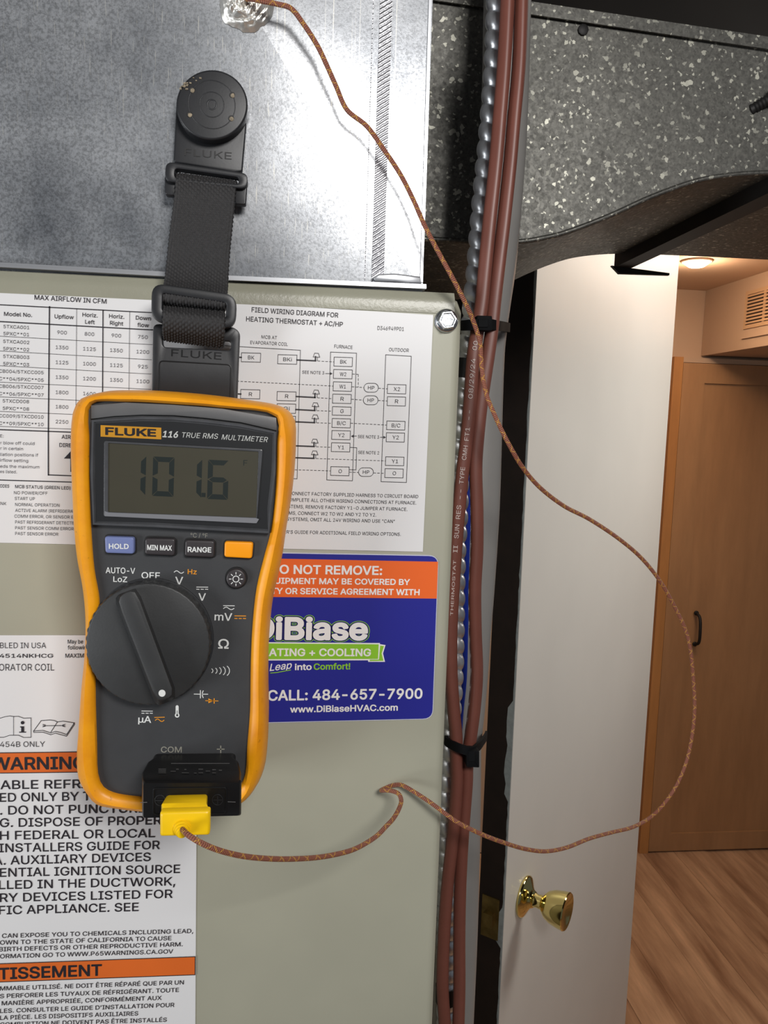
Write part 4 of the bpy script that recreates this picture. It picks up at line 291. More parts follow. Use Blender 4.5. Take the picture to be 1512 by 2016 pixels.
["8",453,{"0":[[243,-7,273,-3,291,2,311,8,327,17,344,27,357,37,368,49,383,68,395,96,399,111,401,127,399,160,390,189,375,216,364,229,353,240,337,251,327,257,300,265,301,267,315,272,332,281,353,300,368,321,374,335,378,349,382,369,382,391,377,416,372,432,365,445,355,459,344,471,318,492,303,500,284,507,268,512,248,515,204,515,170,508,154,502,138,494,122,483,109,473,97,459,88,447,78,427,73,411,71,396,71,365,78,336,86,318,93,307,110,288,125,278,139,271,152,267,153,265,124,256,112,249,96,237,85,226,73,211,63,191,57,175,52,148,52,123,55,106,59,91,67,74,85,48,100,33,117,21,150,5,168,0,196,-5],[209,50,182,55,158,65,144,75,132,87,122,105,116,126,115,144,117,159,122,175,132,192,146,208,162,219,179,227,195,232,218,235,242,235,264,230,288,220,304,209,316,197,326,183,333,165,337,147,337,130,332,107,322,90,308,75,295,65,274,56,257,52,234,49],[216,290,195,293,174,302,162,310,151,321,140,338,135,355,133,369,133,389,137,405,147,424,159,437,171,446,181,452,201,458,215,460,238,460,259,456,279,448,294,437,305,425,314,407,319,386,319,366,315,347,310,334,300,320,291,312,281,304,268,297,250,292,237,290]],"2":[[210,-28,242,-28,267,-25,294,-20,313,-14,337,-2,355,9,370,21,385,35,398,52,408,70,417,94,421,117,422,147,420,162,415,184,409,200,400,217,383,240,369,254,350,268,370,286,385,309,397,337,403,366,403,395,397,424,393,437,383,455,365,480,354,491,338,504,324,513,299,525,274,532,256,535,230,537,207,536,188,534,160,527,125,511,113,503,95,489,84,477,70,458,58,432,51,405,49,387,51,355,58,327,66,309,81,288,94,274,102,268,83,254,66,236,53,219,43,198,36,180,32,159,31,123,35,99,42,75,53,54,71,31,84,19,102,5,141,-14,164,-21,190,-26],[224,70,206,71,190,75,167,84,155,93,144,107,138,122,136,139,137,149,140,162,146,175,154,185,166,196,180,205,197,211,218,214,234,214,250,212,263,208,279,201,294,190,303,180,311,164,315,147,315,130,314,122,308,107,301,98,291,88,276,80,262,75,246,71],[219,311,195,316,184,321,174,328,166,337,160,347,156,358,154,372,155,390,158,400,164,411,173,421,184,429,193,433,215,438,237,438,252,436,270,428,279,422,287,413,294,400,298,385,298,367,296,357,291,345,286,337,277,328,265,320,252,314,240,311]]}]
["-",453,{"0":[[115,188,336,188,337,244,115,244]],"1":[[113,178,339,178,344,180,347,186,347,246,345,251,339,255,113,255,108,252,104,246,104,186,107,181]],"2":[[113,167,339,167,344,168,354,174,357,181,359,186,359,246,357,251,354,258,348,262,339,265,113,265,107,264,98,258,94,251,93,246,93,186,94,181,98,174,103,170]]}]
["6",453,{"0":[[240,-7,253,-5,272,-2,289,4,307,12,323,23,336,33,352,49,364,66,373,82,382,105,388,132,389,145,388,184,382,211,375,229,364,250,353,265,335,282,312,297,296,304,268,312,247,314,220,313,197,308,175,296,321,508,251,507,128,326,105,290,85,252,73,219,66,191,64,175,64,140,68,117,76,91,89,67,104,46,118,32,130,22,150,10,165,3,181,-2,205,-6],[213,49,193,53,174,62,157,75,146,89,134,110,128,127,125,149,125,168,129,191,133,204,147,228,161,243,177,253,194,261,212,265,234,265,254,262,273,255,291,243,302,232,314,214,322,196,327,172,328,150,324,125,318,107,304,85,291,72,273,59,253,52,233,48]],"1":[[213,-17,240,-17,265,-14,280,-10,304,-1,321,9,339,22,356,39,364,49,375,65,384,82,392,105,397,129,399,140,398,182,395,201,386,229,376,249,364,267,348,284,335,294,315,307,297,314,275,321,251,324,222,324,205,321,330,503,332,510,329,515,323,519,251,519,244,514,113,322,93,289,77,258,62,219,56,195,54,174,54,140,60,106,69,84,80,61,100,35,117,19,137,6,156,-4,173,-10,195,-15],[216,59,200,62,183,69,168,79,156,92,145,110,138,130,135,145,135,171,139,191,147,210,155,222,168,235,179,243,198,251,218,255,235,255,257,251,275,242,287,233,299,220,307,205,314,189,317,165,317,149,314,129,309,114,299,95,284,79,271,69,253,62,237,59]],"2":[[248,-27,271,-24,295,-17,327,0,346,13,365,32,377,47,388,65,402,97,407,121,410,141,410,174,407,194,399,228,388,251,380,264,365,283,348,299,328,313,304,324,283,330,258,335,228,335,340,497,342,503,343,510,342,516,338,522,333,527,323,530,251,530,245,529,239,525,233,519,125,360,94,314,77,284,61,250,51,222,44,187,42,147,48,110,57,81,74,50,90,29,108,13,118,5,135,-6,156,-16,176,-22,205,-27],[223,70,203,73,189,78,175,88,163,101,155,115,149,130,147,145,146,164,148,180,154,198,164,215,175,226,186,235,203,241,219,244,240,243,256,239,268,233,281,223,289,214,299,197,304,180,306,165,306,150,303,130,298,116,287,99,277,88,265,79,248,72,237,70]]}]
["5",453,{"0":[[243,-6,262,-3,282,3,295,8,315,19,331,30,350,49,369,75,380,99,388,128,391,148,389,191,384,217,376,239,361,266,340,290,322,305,297,320,270,329,242,333,211,333,186,328,163,319,150,312,137,302,134,302,151,452,366,452,366,508,96,508,67,253,128,246,142,257,157,265,187,274,218,277,235,276,250,273,264,268,278,260,291,250,302,238,311,226,319,209,324,194,327,175,327,149,324,131,317,111,309,95,292,76,277,65,262,57,243,52,227,50,200,52,180,57,162,67,151,75,134,94,127,109,122,130,60,130,61,113,69,84,79,65,96,44,112,28,128,17,148,7,161,2,177,-2,199,-6]],"1":[[243,-16,269,-12,289,-6,320,10,338,23,357,42,377,69,390,96,397,119,400,144,400,183,397,208,387,239,374,265,355,289,338,306,311,324,291,333,278,338,257,342,228,344,200,341,172,334,146,322,160,442,370,443,374,445,376,450,376,510,374,515,368,519,95,519,90,516,87,514,85,509,57,257,59,248,63,244,69,242,130,236,155,253,174,260,191,264,223,267,245,264,256,260,270,253,281,245,294,233,301,223,307,212,313,197,317,180,318,159,316,140,310,120,302,104,292,90,278,78,265,69,251,64,231,60,211,60,191,64,173,71,160,80,148,92,142,101,135,117,132,134,126,139,58,140,55,139,50,134,50,124,55,94,67,67,86,39,100,26,121,10,136,1,158,-7,178,-13,199,-16]],"2":[[236,-28,261,-25,281,-20,299,-14,320,-3,349,18,366,35,383,57,398,86,405,109,412,144,412,172,409,201,400,235,385,267,370,289,350,310,325,329,301,341,273,350,246,355,214,355,190,351,160,341,170,431,368,431,373,432,380,436,384,441,387,450,387,510,386,516,382,522,377,527,368,530,95,530,85,527,78,520,74,509,46,258,46,251,49,242,56,235,65,231,130,225,140,228,149,236,165,245,189,253,213,256,230,255,243,253,254,249,270,240,287,223,299,204,303,191,305,179,307,161,303,133,298,119,287,102,275,89,260,80,245,74,231,71,211,71,199,73,185,78,167,89,156,100,149,110,145,122,143,135,140,141,136,146,130,150,124,151,58,151,49,148,42,141,39,132,39,117,43,97,49,79,58,59,76,34,93,16,110,4,125,-5,145,-15,162,-20,193,-27]]}]
["7",453,{"0":[[98,0,166,1,391,448,391,509,62,509,63,452,323,452,323,447]],"2":[[96,-21,167,-21,176,-18,184,-11,410,440,412,446,412,510,410,516,407,522,401,527,392,530,61,530,51,527,44,520,41,510,41,450,42,445,46,439,55,432,61,431,290,430,77,9,76,-1,77,-7,81,-13,86,-18]]}]
["9",453,{"0":[[131,0,200,0,202,2,327,186,346,217,366,253,381,292,386,316,389,336,388,367,384,391,376,419,364,442,348,464,335,476,320,488,303,498,287,505,263,512,247,515,212,515,200,514,181,510,163,505,146,496,129,486,117,476,99,458,88,442,80,428,71,404,66,382,64,366,65,324,70,300,78,279,87,262,103,241,119,226,138,213,160,203,188,196,207,195,237,196,260,203,278,212],[212,244,195,248,177,255,160,267,146,282,134,303,128,322,126,339,126,365,130,387,139,409,151,427,170,443,187,453,199,457,218,460,240,460,262,455,278,446,295,433,308,418,318,400,324,381,328,358,327,336,322,312,315,296,304,279,290,265,275,255,256,247,233,243]],"2":[[129,-21,202,-21,208,-20,214,-16,224,-3,346,176,369,213,386,247,399,280,407,313,410,332,409,376,403,404,392,434,376,462,360,482,343,498,327,509,303,522,286,528,263,534,244,536,220,537,190,534,168,529,150,522,124,508,108,496,87,476,79,466,66,447,57,429,50,409,44,384,42,366,42,337,45,312,50,293,57,274,68,252,78,237,93,221,105,210,126,196,151,184,174,178,198,174,224,173,112,12,110,5,109,-1,110,-7,114,-13,120,-18],[211,266,197,269,181,278,171,286,162,297,154,312,149,328,147,342,147,362,149,377,155,395,165,410,175,421,188,429,202,436,219,439,233,439,251,436,266,429,278,420,289,408,297,394,304,374,306,358,306,343,303,323,297,308,288,293,276,281,259,271,245,266,230,264]]}]
["0",453,{"0":[[248,-6,269,-2,287,3,316,18,330,29,347,46,357,60,369,78,379,100,388,124,396,152,400,176,405,227,406,256,404,301,396,356,384,395,376,416,364,437,352,456,341,469,328,480,313,492,294,502,278,508,256,513,240,515,213,515,197,513,176,508,161,503,147,496,130,484,103,457,84,428,73,406,64,381,57,355,53,331,48,279,49,217,55,165,61,137,69,111,77,93,89,71,107,45,123,30,136,19,146,13,171,2,187,-3,206,-6],[211,50,189,57,174,65,165,72,146,93,131,121,121,152,112,194,109,235,111,296,116,334,127,377,140,406,154,426,172,443,191,453,203,457,221,460,247,458,260,454,273,448,290,436,301,424,309,412,322,389,333,356,340,320,344,276,343,220,337,173,327,134,316,108,301,84,283,68,263,56,248,52,236,50]],"2":[[248,-27,285,-20,304,-12,322,-3,339,10,357,25,369,39,384,61,395,84,404,105,412,129,419,162,424,191,426,222,426,285,424,317,419,346,412,377,405,401,397,420,384,447,371,465,360,479,344,495,328,508,312,517,294,525,271,532,251,536,230,537,203,536,182,532,161,526,143,518,128,509,108,494,94,480,82,465,70,447,58,424,49,403,41,377,34,344,27,290,27,217,34,164,41,130,49,104,56,87,69,62,77,50,94,28,111,12,126,0,140,-8,163,-18,183,-24,205,-27],[214,71,197,76,189,80,177,90,162,107,149,133,139,167,134,197,130,240,131,282,135,325,144,360,152,382,164,404,180,422,197,433,214,438,239,438,258,432,274,421,290,402,303,379,312,353,319,314,322,277,322,230,318,185,310,149,300,124,288,103,273,86,256,76,239,71]]}]
["w",567,{"0":[[137,0,199,1,257,201,284,308,318,172,368,1,429,0,545,379,480,379,427,191,397,68,371,179,317,377,316,379,252,379,197,179,170,66,143,178,88,377,87,379,23,379]],"1":[[136,-10,200,-10,205,-7,208,-5,265,194,284,266,308,174,359,-5,362,-7,367,-10,431,-10,436,-7,440,-1,554,374,554,381,552,386,546,389,479,389,474,387,471,384,423,215,397,114,376,201,326,384,323,387,318,389,250,389,245,387,242,382,239,371,189,192,170,114,144,215,96,384,94,387,89,389,21,389,16,387,13,381,13,374,129,-6]],"2":[[136,-21,200,-21,210,-18,217,-11,237,55,284,221,305,144,348,-6,350,-11,357,-18,367,-21,431,-21,437,-20,443,-16,448,-11,451,-2,563,367,566,381,565,387,561,393,555,398,546,401,479,401,469,398,461,390,416,232,397,160,353,329,338,384,335,390,327,398,318,401,250,401,241,398,234,390,231,384,170,159,141,265,108,384,105,390,98,398,89,401,21,401,15,399,9,396,3,387,1,381,3,370,116,-5,121,-13,127,-18]]}]
[".",188,{"0":[[88,-4,108,-3,116,0,124,5,135,17,139,27,141,36,140,53,132,69,124,77,116,82,103,86,84,86,76,83,68,78,55,63,50,48,50,30,53,23,59,14,71,2]],"1":[[88,-14,103,-14,112,-12,131,-2,139,6,145,15,151,32,151,50,149,58,144,69,138,78,129,86,121,91,109,96,101,97,90,97,80,95,68,90,61,85,51,75,45,67,40,48,40,33,41,25,46,13,53,5,69,-8]],"2":[[87,-26,103,-26,117,-22,131,-16,137,-11,148,-1,155,9,160,21,162,33,162,49,160,61,154,74,146,85,134,96,120,104,99,108,86,108,74,105,62,99,54,94,42,82,36,73,31,61,28,49,28,33,32,19,37,7,43,-2,52,-11,61,-17,70,-21]]}]
["c",396,{"0":[[222,-8,251,-4,279,6,294,13,308,23,333,45,349,69,356,81,363,102,305,117,304,116,296,96,284,79,269,65,253,55,227,48,198,46,176,50,157,58,143,67,131,79,116,100,108,117,102,137,98,157,96,177,96,199,98,219,103,240,110,263,118,279,128,294,140,306,155,317,175,326,196,330,225,329,247,323,267,313,284,298,294,284,303,262,305,262,361,277,358,288,350,306,332,332,318,346,305,356,293,363,270,374,240,382,225,384,200,385,163,380,133,369,116,360,103,350,83,331,71,316,60,299,51,281,44,262,40,246,36,220,34,170,39,135,48,104,53,90,66,67,86,42,102,27,115,17,145,2,167,-4,181,-7]],"2":[[193,-29,235,-28,255,-24,280,-17,304,-6,320,4,331,14,349,32,367,56,376,75,382,92,384,100,383,110,379,116,374,121,368,123,311,138,303,138,297,137,291,133,286,127,279,110,271,95,261,86,254,80,242,74,225,69,203,68,186,69,171,74,161,80,146,95,137,106,131,119,124,138,120,155,117,181,118,204,121,227,128,250,136,267,144,280,154,290,166,299,180,305,196,308,219,308,233,306,250,299,260,292,269,282,278,268,284,252,292,244,298,241,309,241,371,258,377,263,381,270,382,275,381,287,375,303,366,321,358,333,344,350,330,364,313,376,290,389,276,394,255,401,234,404,195,406,163,401,144,396,126,389,99,374,81,360,66,345,47,320,29,282,19,248,13,205,14,155,19,128,24,108,32,86,42,65,54,47,66,32,83,15,97,4,113,-6,129,-14,162,-25]]}]
["X",474,{"0":[[19,0,92,0,190,141,218,184,237,218,269,164,382,0,455,1,275,262,446,509,374,509,267,354,238,303,203,364,104,509,30,509,200,260]],"1":[[17,-10,93,-10,98,-7,196,132,221,169,237,197,271,143,375,-7,380,-10,457,-10,463,-6,466,-1,464,5,288,263,455,504,456,510,454,515,448,519,372,519,367,516,278,389,253,351,238,324,208,375,111,516,106,519,28,519,22,515,19,510,21,504,188,260,9,5,8,-1,11,-6]],"2":[[17,-21,94,-21,99,-20,105,-16,199,117,237,174,276,115,363,-10,368,-16,374,-20,380,-21,457,-21,467,-18,472,-13,476,-7,477,-1,476,5,474,12,301,262,464,497,467,504,468,510,466,516,463,522,457,527,448,530,372,530,366,529,360,525,278,409,238,347,208,394,118,525,112,529,106,530,28,530,19,527,13,522,9,516,8,510,9,501,12,496,174,260,0,12,-2,5,-3,-1,-2,-7,2,-13,7,-18]]}]
["F",410,{"0":[[61,0,125,1,125,222,346,222,346,278,125,279,125,451,369,452,369,509,60,509]],"1":[[59,-10,126,-10,131,-7,134,-3,135,211,348,211,353,214,356,220,356,280,354,285,348,288,135,288,135,442,370,442,375,444,379,450,379,510,376,515,370,519,59,519,54,516,51,514,50,510,50,-1,53,-6]],"3":[[56,-31,129,-31,143,-25,152,-15,156,-4,156,190,351,190,365,196,374,206,378,217,378,283,372,297,358,307,351,309,156,309,156,420,374,420,381,422,395,433,401,447,401,513,395,527,385,535,374,539,56,539,42,533,34,524,30,513,30,-4,36,-18,45,-27]]}]
["d",424,{"0":[[210,-8,235,-4,258,7,273,18,284,28,297,44,307,59,312,59,313,0,372,0,372,509,311,509,310,319,306,320,291,341,278,356,253,373,237,380,223,383,188,385,154,380,134,373,119,365,94,347,79,331,66,313,49,280,39,246,34,207,34,170,38,137,47,103,61,71,71,56,82,42,96,28,110,17,124,8,141,1,160,-5,175,-7],[193,47,173,51,155,59,137,73,123,89,110,112,102,137,97,169,96,201,99,229,106,254,116,279,130,298,148,314,165,323,183,328,216,330,228,328,248,321,268,308,285,290,298,269,304,249,311,216,312,181,309,153,302,121,291,96,278,79,260,63,243,53,221,48]],"1":[[216,-17,236,-14,250,-9,265,-1,280,10,292,22,303,35,303,-2,305,-7,308,-9,311,-10,373,-10,378,-7,380,-5,382,-2,382,510,379,515,373,519,309,519,304,516,301,512,300,346,295,353,279,368,262,379,246,387,235,391,216,394,175,394,160,391,138,385,110,371,92,359,75,343,55,315,39,280,29,244,24,205,25,162,30,124,41,90,55,61,65,46,77,32,97,14,118,0,147,-12,175,-17],[197,57,181,59,165,65,147,77,131,95,121,112,114,133,108,160,106,184,108,218,114,248,124,272,137,291,153,305,166,313,185,318,207,320,228,318,248,310,264,299,277,285,288,265,295,243,300,216,302,179,299,153,294,128,284,104,270,85,256,72,240,63,222,58]]}]
["l",189,{"0":[[127,-2,153,-2,174,1,180,3,170,54,146,52,129,55,123,58,119,64,115,79,113,94,113,508,53,508,53,73,58,47,64,33,72,23,79,15,89,8,101,3,113,0]],"1":[[152,-12,172,-10,185,-6,188,-4,191,1,181,52,178,60,171,64,156,62,140,62,133,64,128,69,125,82,124,510,121,515,115,519,51,519,46,516,43,510,43,72,45,55,50,39,56,27,66,13,76,5,92,-4,104,-9,120,-12]]}]
["z",380,{"1":[[40,-10,340,-10,346,-6,349,-1,349,58,346,63,342,66,144,67,341,325,342,329,342,381,340,386,334,389,46,389,40,386,38,381,38,322,40,317,45,314,236,313,33,51,32,48,32,-1,34,-6]]}]
["g",425,{"0":[[224,-150,263,-145,298,-133,312,-126,330,-113,343,-100,351,-89,362,-69,367,-55,371,-38,373,-19,373,379,313,379,313,319,308,319,291,343,277,358,265,367,246,377,229,382,212,384,182,384,160,381,133,372,105,356,81,333,64,310,49,279,39,244,34,209,36,158,41,127,53,94,69,66,89,44,113,26,128,18,144,12,178,5,213,5,237,10,248,13,265,23,285,39,307,68,311,68,311,-16,309,-33,304,-46,297,-60,286,-72,278,-78,257,-89,230,-96,194,-97,172,-94,154,-88,136,-78,119,-63,103,-42,100,-41,51,-69,61,-86,71,-99,82,-110,98,-123,118,-133,132,-139,153,-145,175,-149],[197,59,171,63,150,73,133,85,121,99,109,122,101,147,97,172,96,204,99,231,106,257,117,280,131,299,147,313,165,323,185,328,215,330,232,327,250,321,269,308,284,293,296,273,306,248,311,219,313,183,309,153,303,129,291,104,283,92,272,81,260,73,239,63,220,60]],"1":[[190,-160,223,-160,248,-158,271,-153,293,-146,315,-135,336,-120,350,-107,362,-90,371,-73,377,-55,382,-23,382,381,380,386,374,390,311,390,308,388,305,386,303,381,303,344,294,355,276,371,264,379,241,389,225,393,207,395,185,395,158,391,125,380,98,363,74,340,56,317,42,290,30,254,25,217,24,175,28,140,37,105,51,76,71,48,95,26,108,18,125,9,157,-2,192,-5,224,-4,241,0,253,5,278,20,301,42,301,-16,298,-34,292,-48,285,-58,270,-72,248,-82,222,-87,200,-87,171,-84,158,-79,140,-69,124,-54,108,-33,103,-30,100,-30,50,-58,42,-65,40,-71,43,-77,62,-104,86,-127,103,-137,128,-149,149,-155,170,-159],[201,69,173,73,158,80,143,90,132,102,120,120,113,140,107,170,106,198,109,228,117,256,125,274,139,293,151,304,170,314,186,318,215,320,230,317,252,308,265,299,279,282,290,263,296,245,301,219,302,181,300,157,292,129,284,110,275,99,257,83,242,75,222,70]]}]
["h",410,{"0":[[53,0,113,1,113,230,115,247,118,264,123,276,131,291,137,299,149,310,160,317,174,323,200,329,219,329,233,327,256,318,266,311,276,301,288,282,293,264,296,245,296,1,357,1,357,261,353,287,347,308,337,329,325,344,314,356,303,364,276,377,260,382,243,384,223,385,208,383,179,376,152,362,133,346,122,331,114,315,113,509,53,509]],"1":[[51,-10,115,-10,120,-7,123,-3,124,237,127,257,131,269,136,280,145,292,152,299,160,306,172,312,185,316,200,319,219,319,231,317,242,314,253,308,260,303,273,288,283,265,286,245,286,-1,287,-5,289,-7,294,-10,359,-10,365,-6,367,-1,366,265,362,292,355,315,346,333,331,354,318,366,305,374,280,386,252,393,216,394,191,391,164,381,140,366,124,350,123,512,120,516,115,519,51,519,45,515,43,510,43,-1,45,-6]]}]
["1",453,{"0":[[77,0,391,1,391,55,276,55,276,509,199,509,86,427,87,358,204,445,210,448,212,448,212,55,77,55]],"1":[[75,-10,392,-10,397,-7,400,-3,401,56,398,61,396,63,392,64,286,65,286,510,283,515,277,519,194,518,85,439,77,430,76,357,78,352,84,348,89,348,94,351,202,430,202,65,75,64,72,63,69,61,67,56,67,-1,69,-6]],"2":[[75,-21,393,-21,398,-20,404,-16,411,-7,412,-1,412,56,409,65,402,73,393,76,297,76,297,510,296,516,292,522,287,527,278,530,196,530,191,529,73,444,66,434,65,429,65,357,66,351,70,345,75,340,81,338,89,337,98,340,191,408,191,76,75,76,66,73,58,65,55,56,55,-1,57,-7,60,-13,66,-18]]}]
["*",453,{"0":[[250,223,246,331,338,273,362,316,266,365,362,415,338,458,336,458,246,400,250,508,202,508,205,401,114,458,90,415,185,365,90,316,113,273,115,273,205,330,202,223]]}]
["2",453,{"0":[[64,0,389,1,389,56,153,57,153,61,158,66,274,187,317,234,350,277,367,307,375,328,380,351,381,362,380,394,376,412,369,431,358,451,347,465,323,486,309,495,286,506,269,511,247,515,210,515,190,513,172,508,152,501,138,493,116,478,100,462,87,444,77,425,71,407,67,384,66,362,127,362,128,379,132,397,140,416,148,428,164,443,180,452,198,457,216,460,238,459,259,455,279,446,293,436,308,419,315,405,320,384,320,365,317,344,312,328,301,308,281,281,250,245,65,49]]}]
["3",453,{"0":[[234,-7,257,-4,277,0,309,12,324,21,343,35,359,51,371,66,382,87,390,111,393,132,393,157,390,178,385,194,375,217,366,229,359,239,338,258,323,268,307,277,289,283,270,288,246,290,221,290,373,461,373,508,70,508,70,452,288,452,288,448,285,445,156,299,156,248,204,248,232,246,256,241,281,230,299,218,314,200,323,181,329,155,329,134,326,117,320,102,308,84,294,72,279,62,256,54,234,50,212,50,189,52,167,58,150,67,136,77,121,94,112,115,109,132,44,132,46,112,53,88,61,70,77,49,89,37,106,24,128,12,149,3,167,-2,189,-5]]}]
["/",249,{"0":[[15,-76,71,-76,235,532,178,532]],"1":[[13,-86,73,-86,78,-84,81,-80,245,530,245,534,243,539,237,542,177,542,172,540,168,535,6,-69,4,-78,7,-83]]}]
["b",424,{"0":[[216,-8,249,-7,264,-5,284,1,301,8,315,17,329,28,342,41,351,52,364,72,374,94,380,112,388,152,390,200,387,238,377,275,362,309,342,336,331,347,314,360,300,368,284,375,266,381,246,384,212,384,190,380,178,376,164,369,152,360,139,348,118,319,114,319,113,509,53,509,53,0,112,0,113,59,118,59,140,29,149,20,163,9,179,0,190,-4],[209,47,194,50,171,58,156,70,141,85,128,108,119,133,113,165,113,205,115,228,122,256,133,281,143,295,163,313,181,323,203,329,231,330,254,325,274,316,289,304,301,290,313,268,322,242,327,214,328,173,325,151,320,129,309,101,297,83,283,68,270,59,247,50,232,47]],"1":[[216,-18,242,-18,259,-16,289,-8,310,2,332,17,354,39,372,66,384,91,391,112,396,133,399,155,400,206,396,241,392,261,385,284,370,314,361,328,346,347,334,358,316,371,289,384,275,389,254,393,215,394,190,391,175,386,162,379,142,365,131,355,124,345,123,512,120,516,115,519,51,519,45,515,43,510,43,-2,45,-7,51,-10,114,-10,117,-9,120,-7,122,-2,122,34,131,23,147,8,164,-3,179,-11,197,-16],[213,57,199,59,182,64,164,76,148,93,137,112,130,131,124,163,123,199,125,225,131,250,141,275,151,289,169,306,183,313,200,318,222,320,243,318,259,313,278,300,293,284,303,266,311,243,317,213,318,183,316,156,310,128,299,103,287,87,273,73,259,64,244,59,228,57]]}]
["u",410,{"0":[[169,-5,205,-4,222,0,238,6,263,21,277,34,283,43,298,68,298,0,357,0,357,379,296,379,296,142,292,119,287,104,281,92,273,81,263,71,254,65,241,58,225,53,207,50,182,51,157,60,144,68,134,78,125,92,117,114,113,142,113,379,53,379,53,115,57,94,63,72,75,49,87,33,108,15,122,7,136,1]]}]
["x",379,{"0":[[21,0,91,0,158,100,189,155,221,100,287,0,357,1,224,192,351,379,281,379,222,288,191,232,162,284,100,379,29,379,155,194]]}]
["(",273,{"0":[[177,-96,236,-95,204,-25,187,17,174,59,159,122,154,156,151,191,151,223,154,267,160,307,169,353,181,396,197,447,216,497,236,539,177,539,161,512,138,460,116,393,100,322,91,259,89,231,90,173,95,127,102,88,115,42,132,-7,150,-47]],"1":[[174,-106,237,-106,242,-103,245,-97,245,-91,224,-46,202,6,181,70,172,108,167,136,162,173,161,199,162,231,165,274,171,311,179,350,193,402,208,448,224,489,246,537,246,541,244,546,238,549,174,549,169,547,167,544,157,526,139,488,126,456,114,419,95,348,83,278,79,228,80,173,85,126,93,84,105,38,123,-11,140,-49,169,-102]]}]
[")",273,{"1":[[36,-106,98,-106,103,-103,107,-98,136,-43,160,16,172,53,180,84,190,141,194,193,194,238,189,291,179,345,167,396,148,454,126,506,105,545,98,549,36,549,31,547,27,541,28,535,47,494,63,454,87,379,97,335,105,294,112,228,112,187,110,162,107,137,99,98,87,51,70,4,50,-46,28,-92,27,-97,30,-102]]}]
["K",467,{"0":[[61,0,125,1,125,167,198,245,372,0,448,1,243,289,448,509,364,509,182,312,155,281,124,242,125,509,60,509]],"1":[[59,-10,126,-10,131,-7,133,-5,135,-1,135,162,197,228,365,-7,370,-10,450,-10,456,-6,458,-1,458,2,454,10,256,287,258,290,456,502,458,507,458,510,456,515,450,519,362,519,357,516,180,325,135,272,134,512,131,516,126,519,59,519,53,515,50,510,50,-1,53,-6]],"3":[[56,-31,129,-31,140,-27,150,-18,156,-4,156,154,194,194,353,-25,367,-31,452,-31,463,-27,473,-18,479,-4,479,7,475,18,284,285,473,489,479,503,479,513,473,527,463,535,452,539,358,539,347,535,156,329,156,513,152,524,143,533,129,539,56,539,45,535,36,527,30,513,30,-4,36,-18,45,-27]]}]
[",",188,{"0":[[38,-119,85,-119,137,70,67,70]],"1":[[36,-129,86,-129,91,-127,93,-124,147,68,147,73,145,78,139,81,66,81,61,79,59,76,57,71,28,-115,28,-121,30,-126]]}]
["J",396,{"0":[[200,-7,223,-3,238,0,267,13,293,32,305,44,316,61,326,81,333,104,336,142,336,508,271,508,271,132,268,110,259,89,252,79,242,68,230,60,214,53,197,50,181,50,167,51,151,55,137,62,126,70,114,83,106,96,101,111,98,127,98,172,34,173,33,130,40,92,49,68,66,42,91,20,102,13,122,3,141,-2,158,-5]]}]
["\"",321,{"0":[[78,318,129,319,136,509,71,509],[193,318,243,318,250,509,185,509]]}]
["'",206,{"0":[[78,318,129,319,136,509,71,509]],"1":[[76,308,130,308,135,310,138,314,145,495,145,510,143,515,137,519,69,519,64,516,61,512,60,497,67,322,68,316,70,311]]}]
["y",389,{"1":[[77,-155,103,-155,128,-151,153,-140,167,-131,182,-116,196,-97,207,-78,214,-60,379,371,381,381,379,386,373,389,303,389,298,387,296,384,214,157,195,97,177,153,93,384,91,387,86,389,16,389,11,387,9,384,7,381,8,375,152,-1,135,-48,127,-62,118,-72,110,-77,95,-80,83,-79,65,-76,60,-76,54,-79,51,-86,37,-136,37,-140,40,-145,53,-151]]}]
["É",419,{"1":[[59,-10,377,-10,382,-7,384,-5,385,-1,385,59,383,64,377,67,135,67,135,219,357,219,362,221,365,227,365,287,363,292,357,296,135,296,135,442,374,442,379,444,383,450,383,510,380,515,374,519,59,519,54,516,51,514,50,510,50,-1,53,-6],[189,548,243,548,248,551,316,654,317,660,315,665,309,669,237,669,232,666,223,650,181,562,181,557,183,552]]}]
["Ê",419,{"1":[[59,-10,377,-10,382,-7,384,-5,385,-1,385,59,383,64,377,67,135,67,135,219,357,219,362,221,365,227,365,287,363,292,357,296,135,296,135,442,374,442,379,444,383,450,383,510,380,515,374,519,59,519,54,516,51,514,50,510,50,-1,53,-6],[107,554,172,555,177,559,218,608,257,560,263,555,329,554,334,557,338,563,338,569,335,574,256,664,249,669,187,669,182,666,101,574,98,569,98,563,101,558]]}]
["È",419,{"1":[[59,-10,377,-10,382,-7,384,-5,385,-1,385,59,383,64,377,67,135,67,135,219,357,219,362,221,365,227,365,287,363,292,357,296,135,296,135,442,374,442,379,444,383,450,383,510,380,515,374,519,59,519,54,516,51,514,50,510,50,-1,53,-6],[192,548,245,548,250,551,254,557,253,563,204,665,198,669,127,669,122,666,118,660,120,653,185,553]]}]
["Z",438,{"1":[[40,-10,401,-10,407,-6,410,-1,410,59,407,64,401,67,136,67,173,117,405,456,407,459,407,510,404,515,398,519,39,519,33,515,30,510,30,450,33,445,39,442,302,442,270,398,33,52,32,49,32,-1,34,-6]]}]
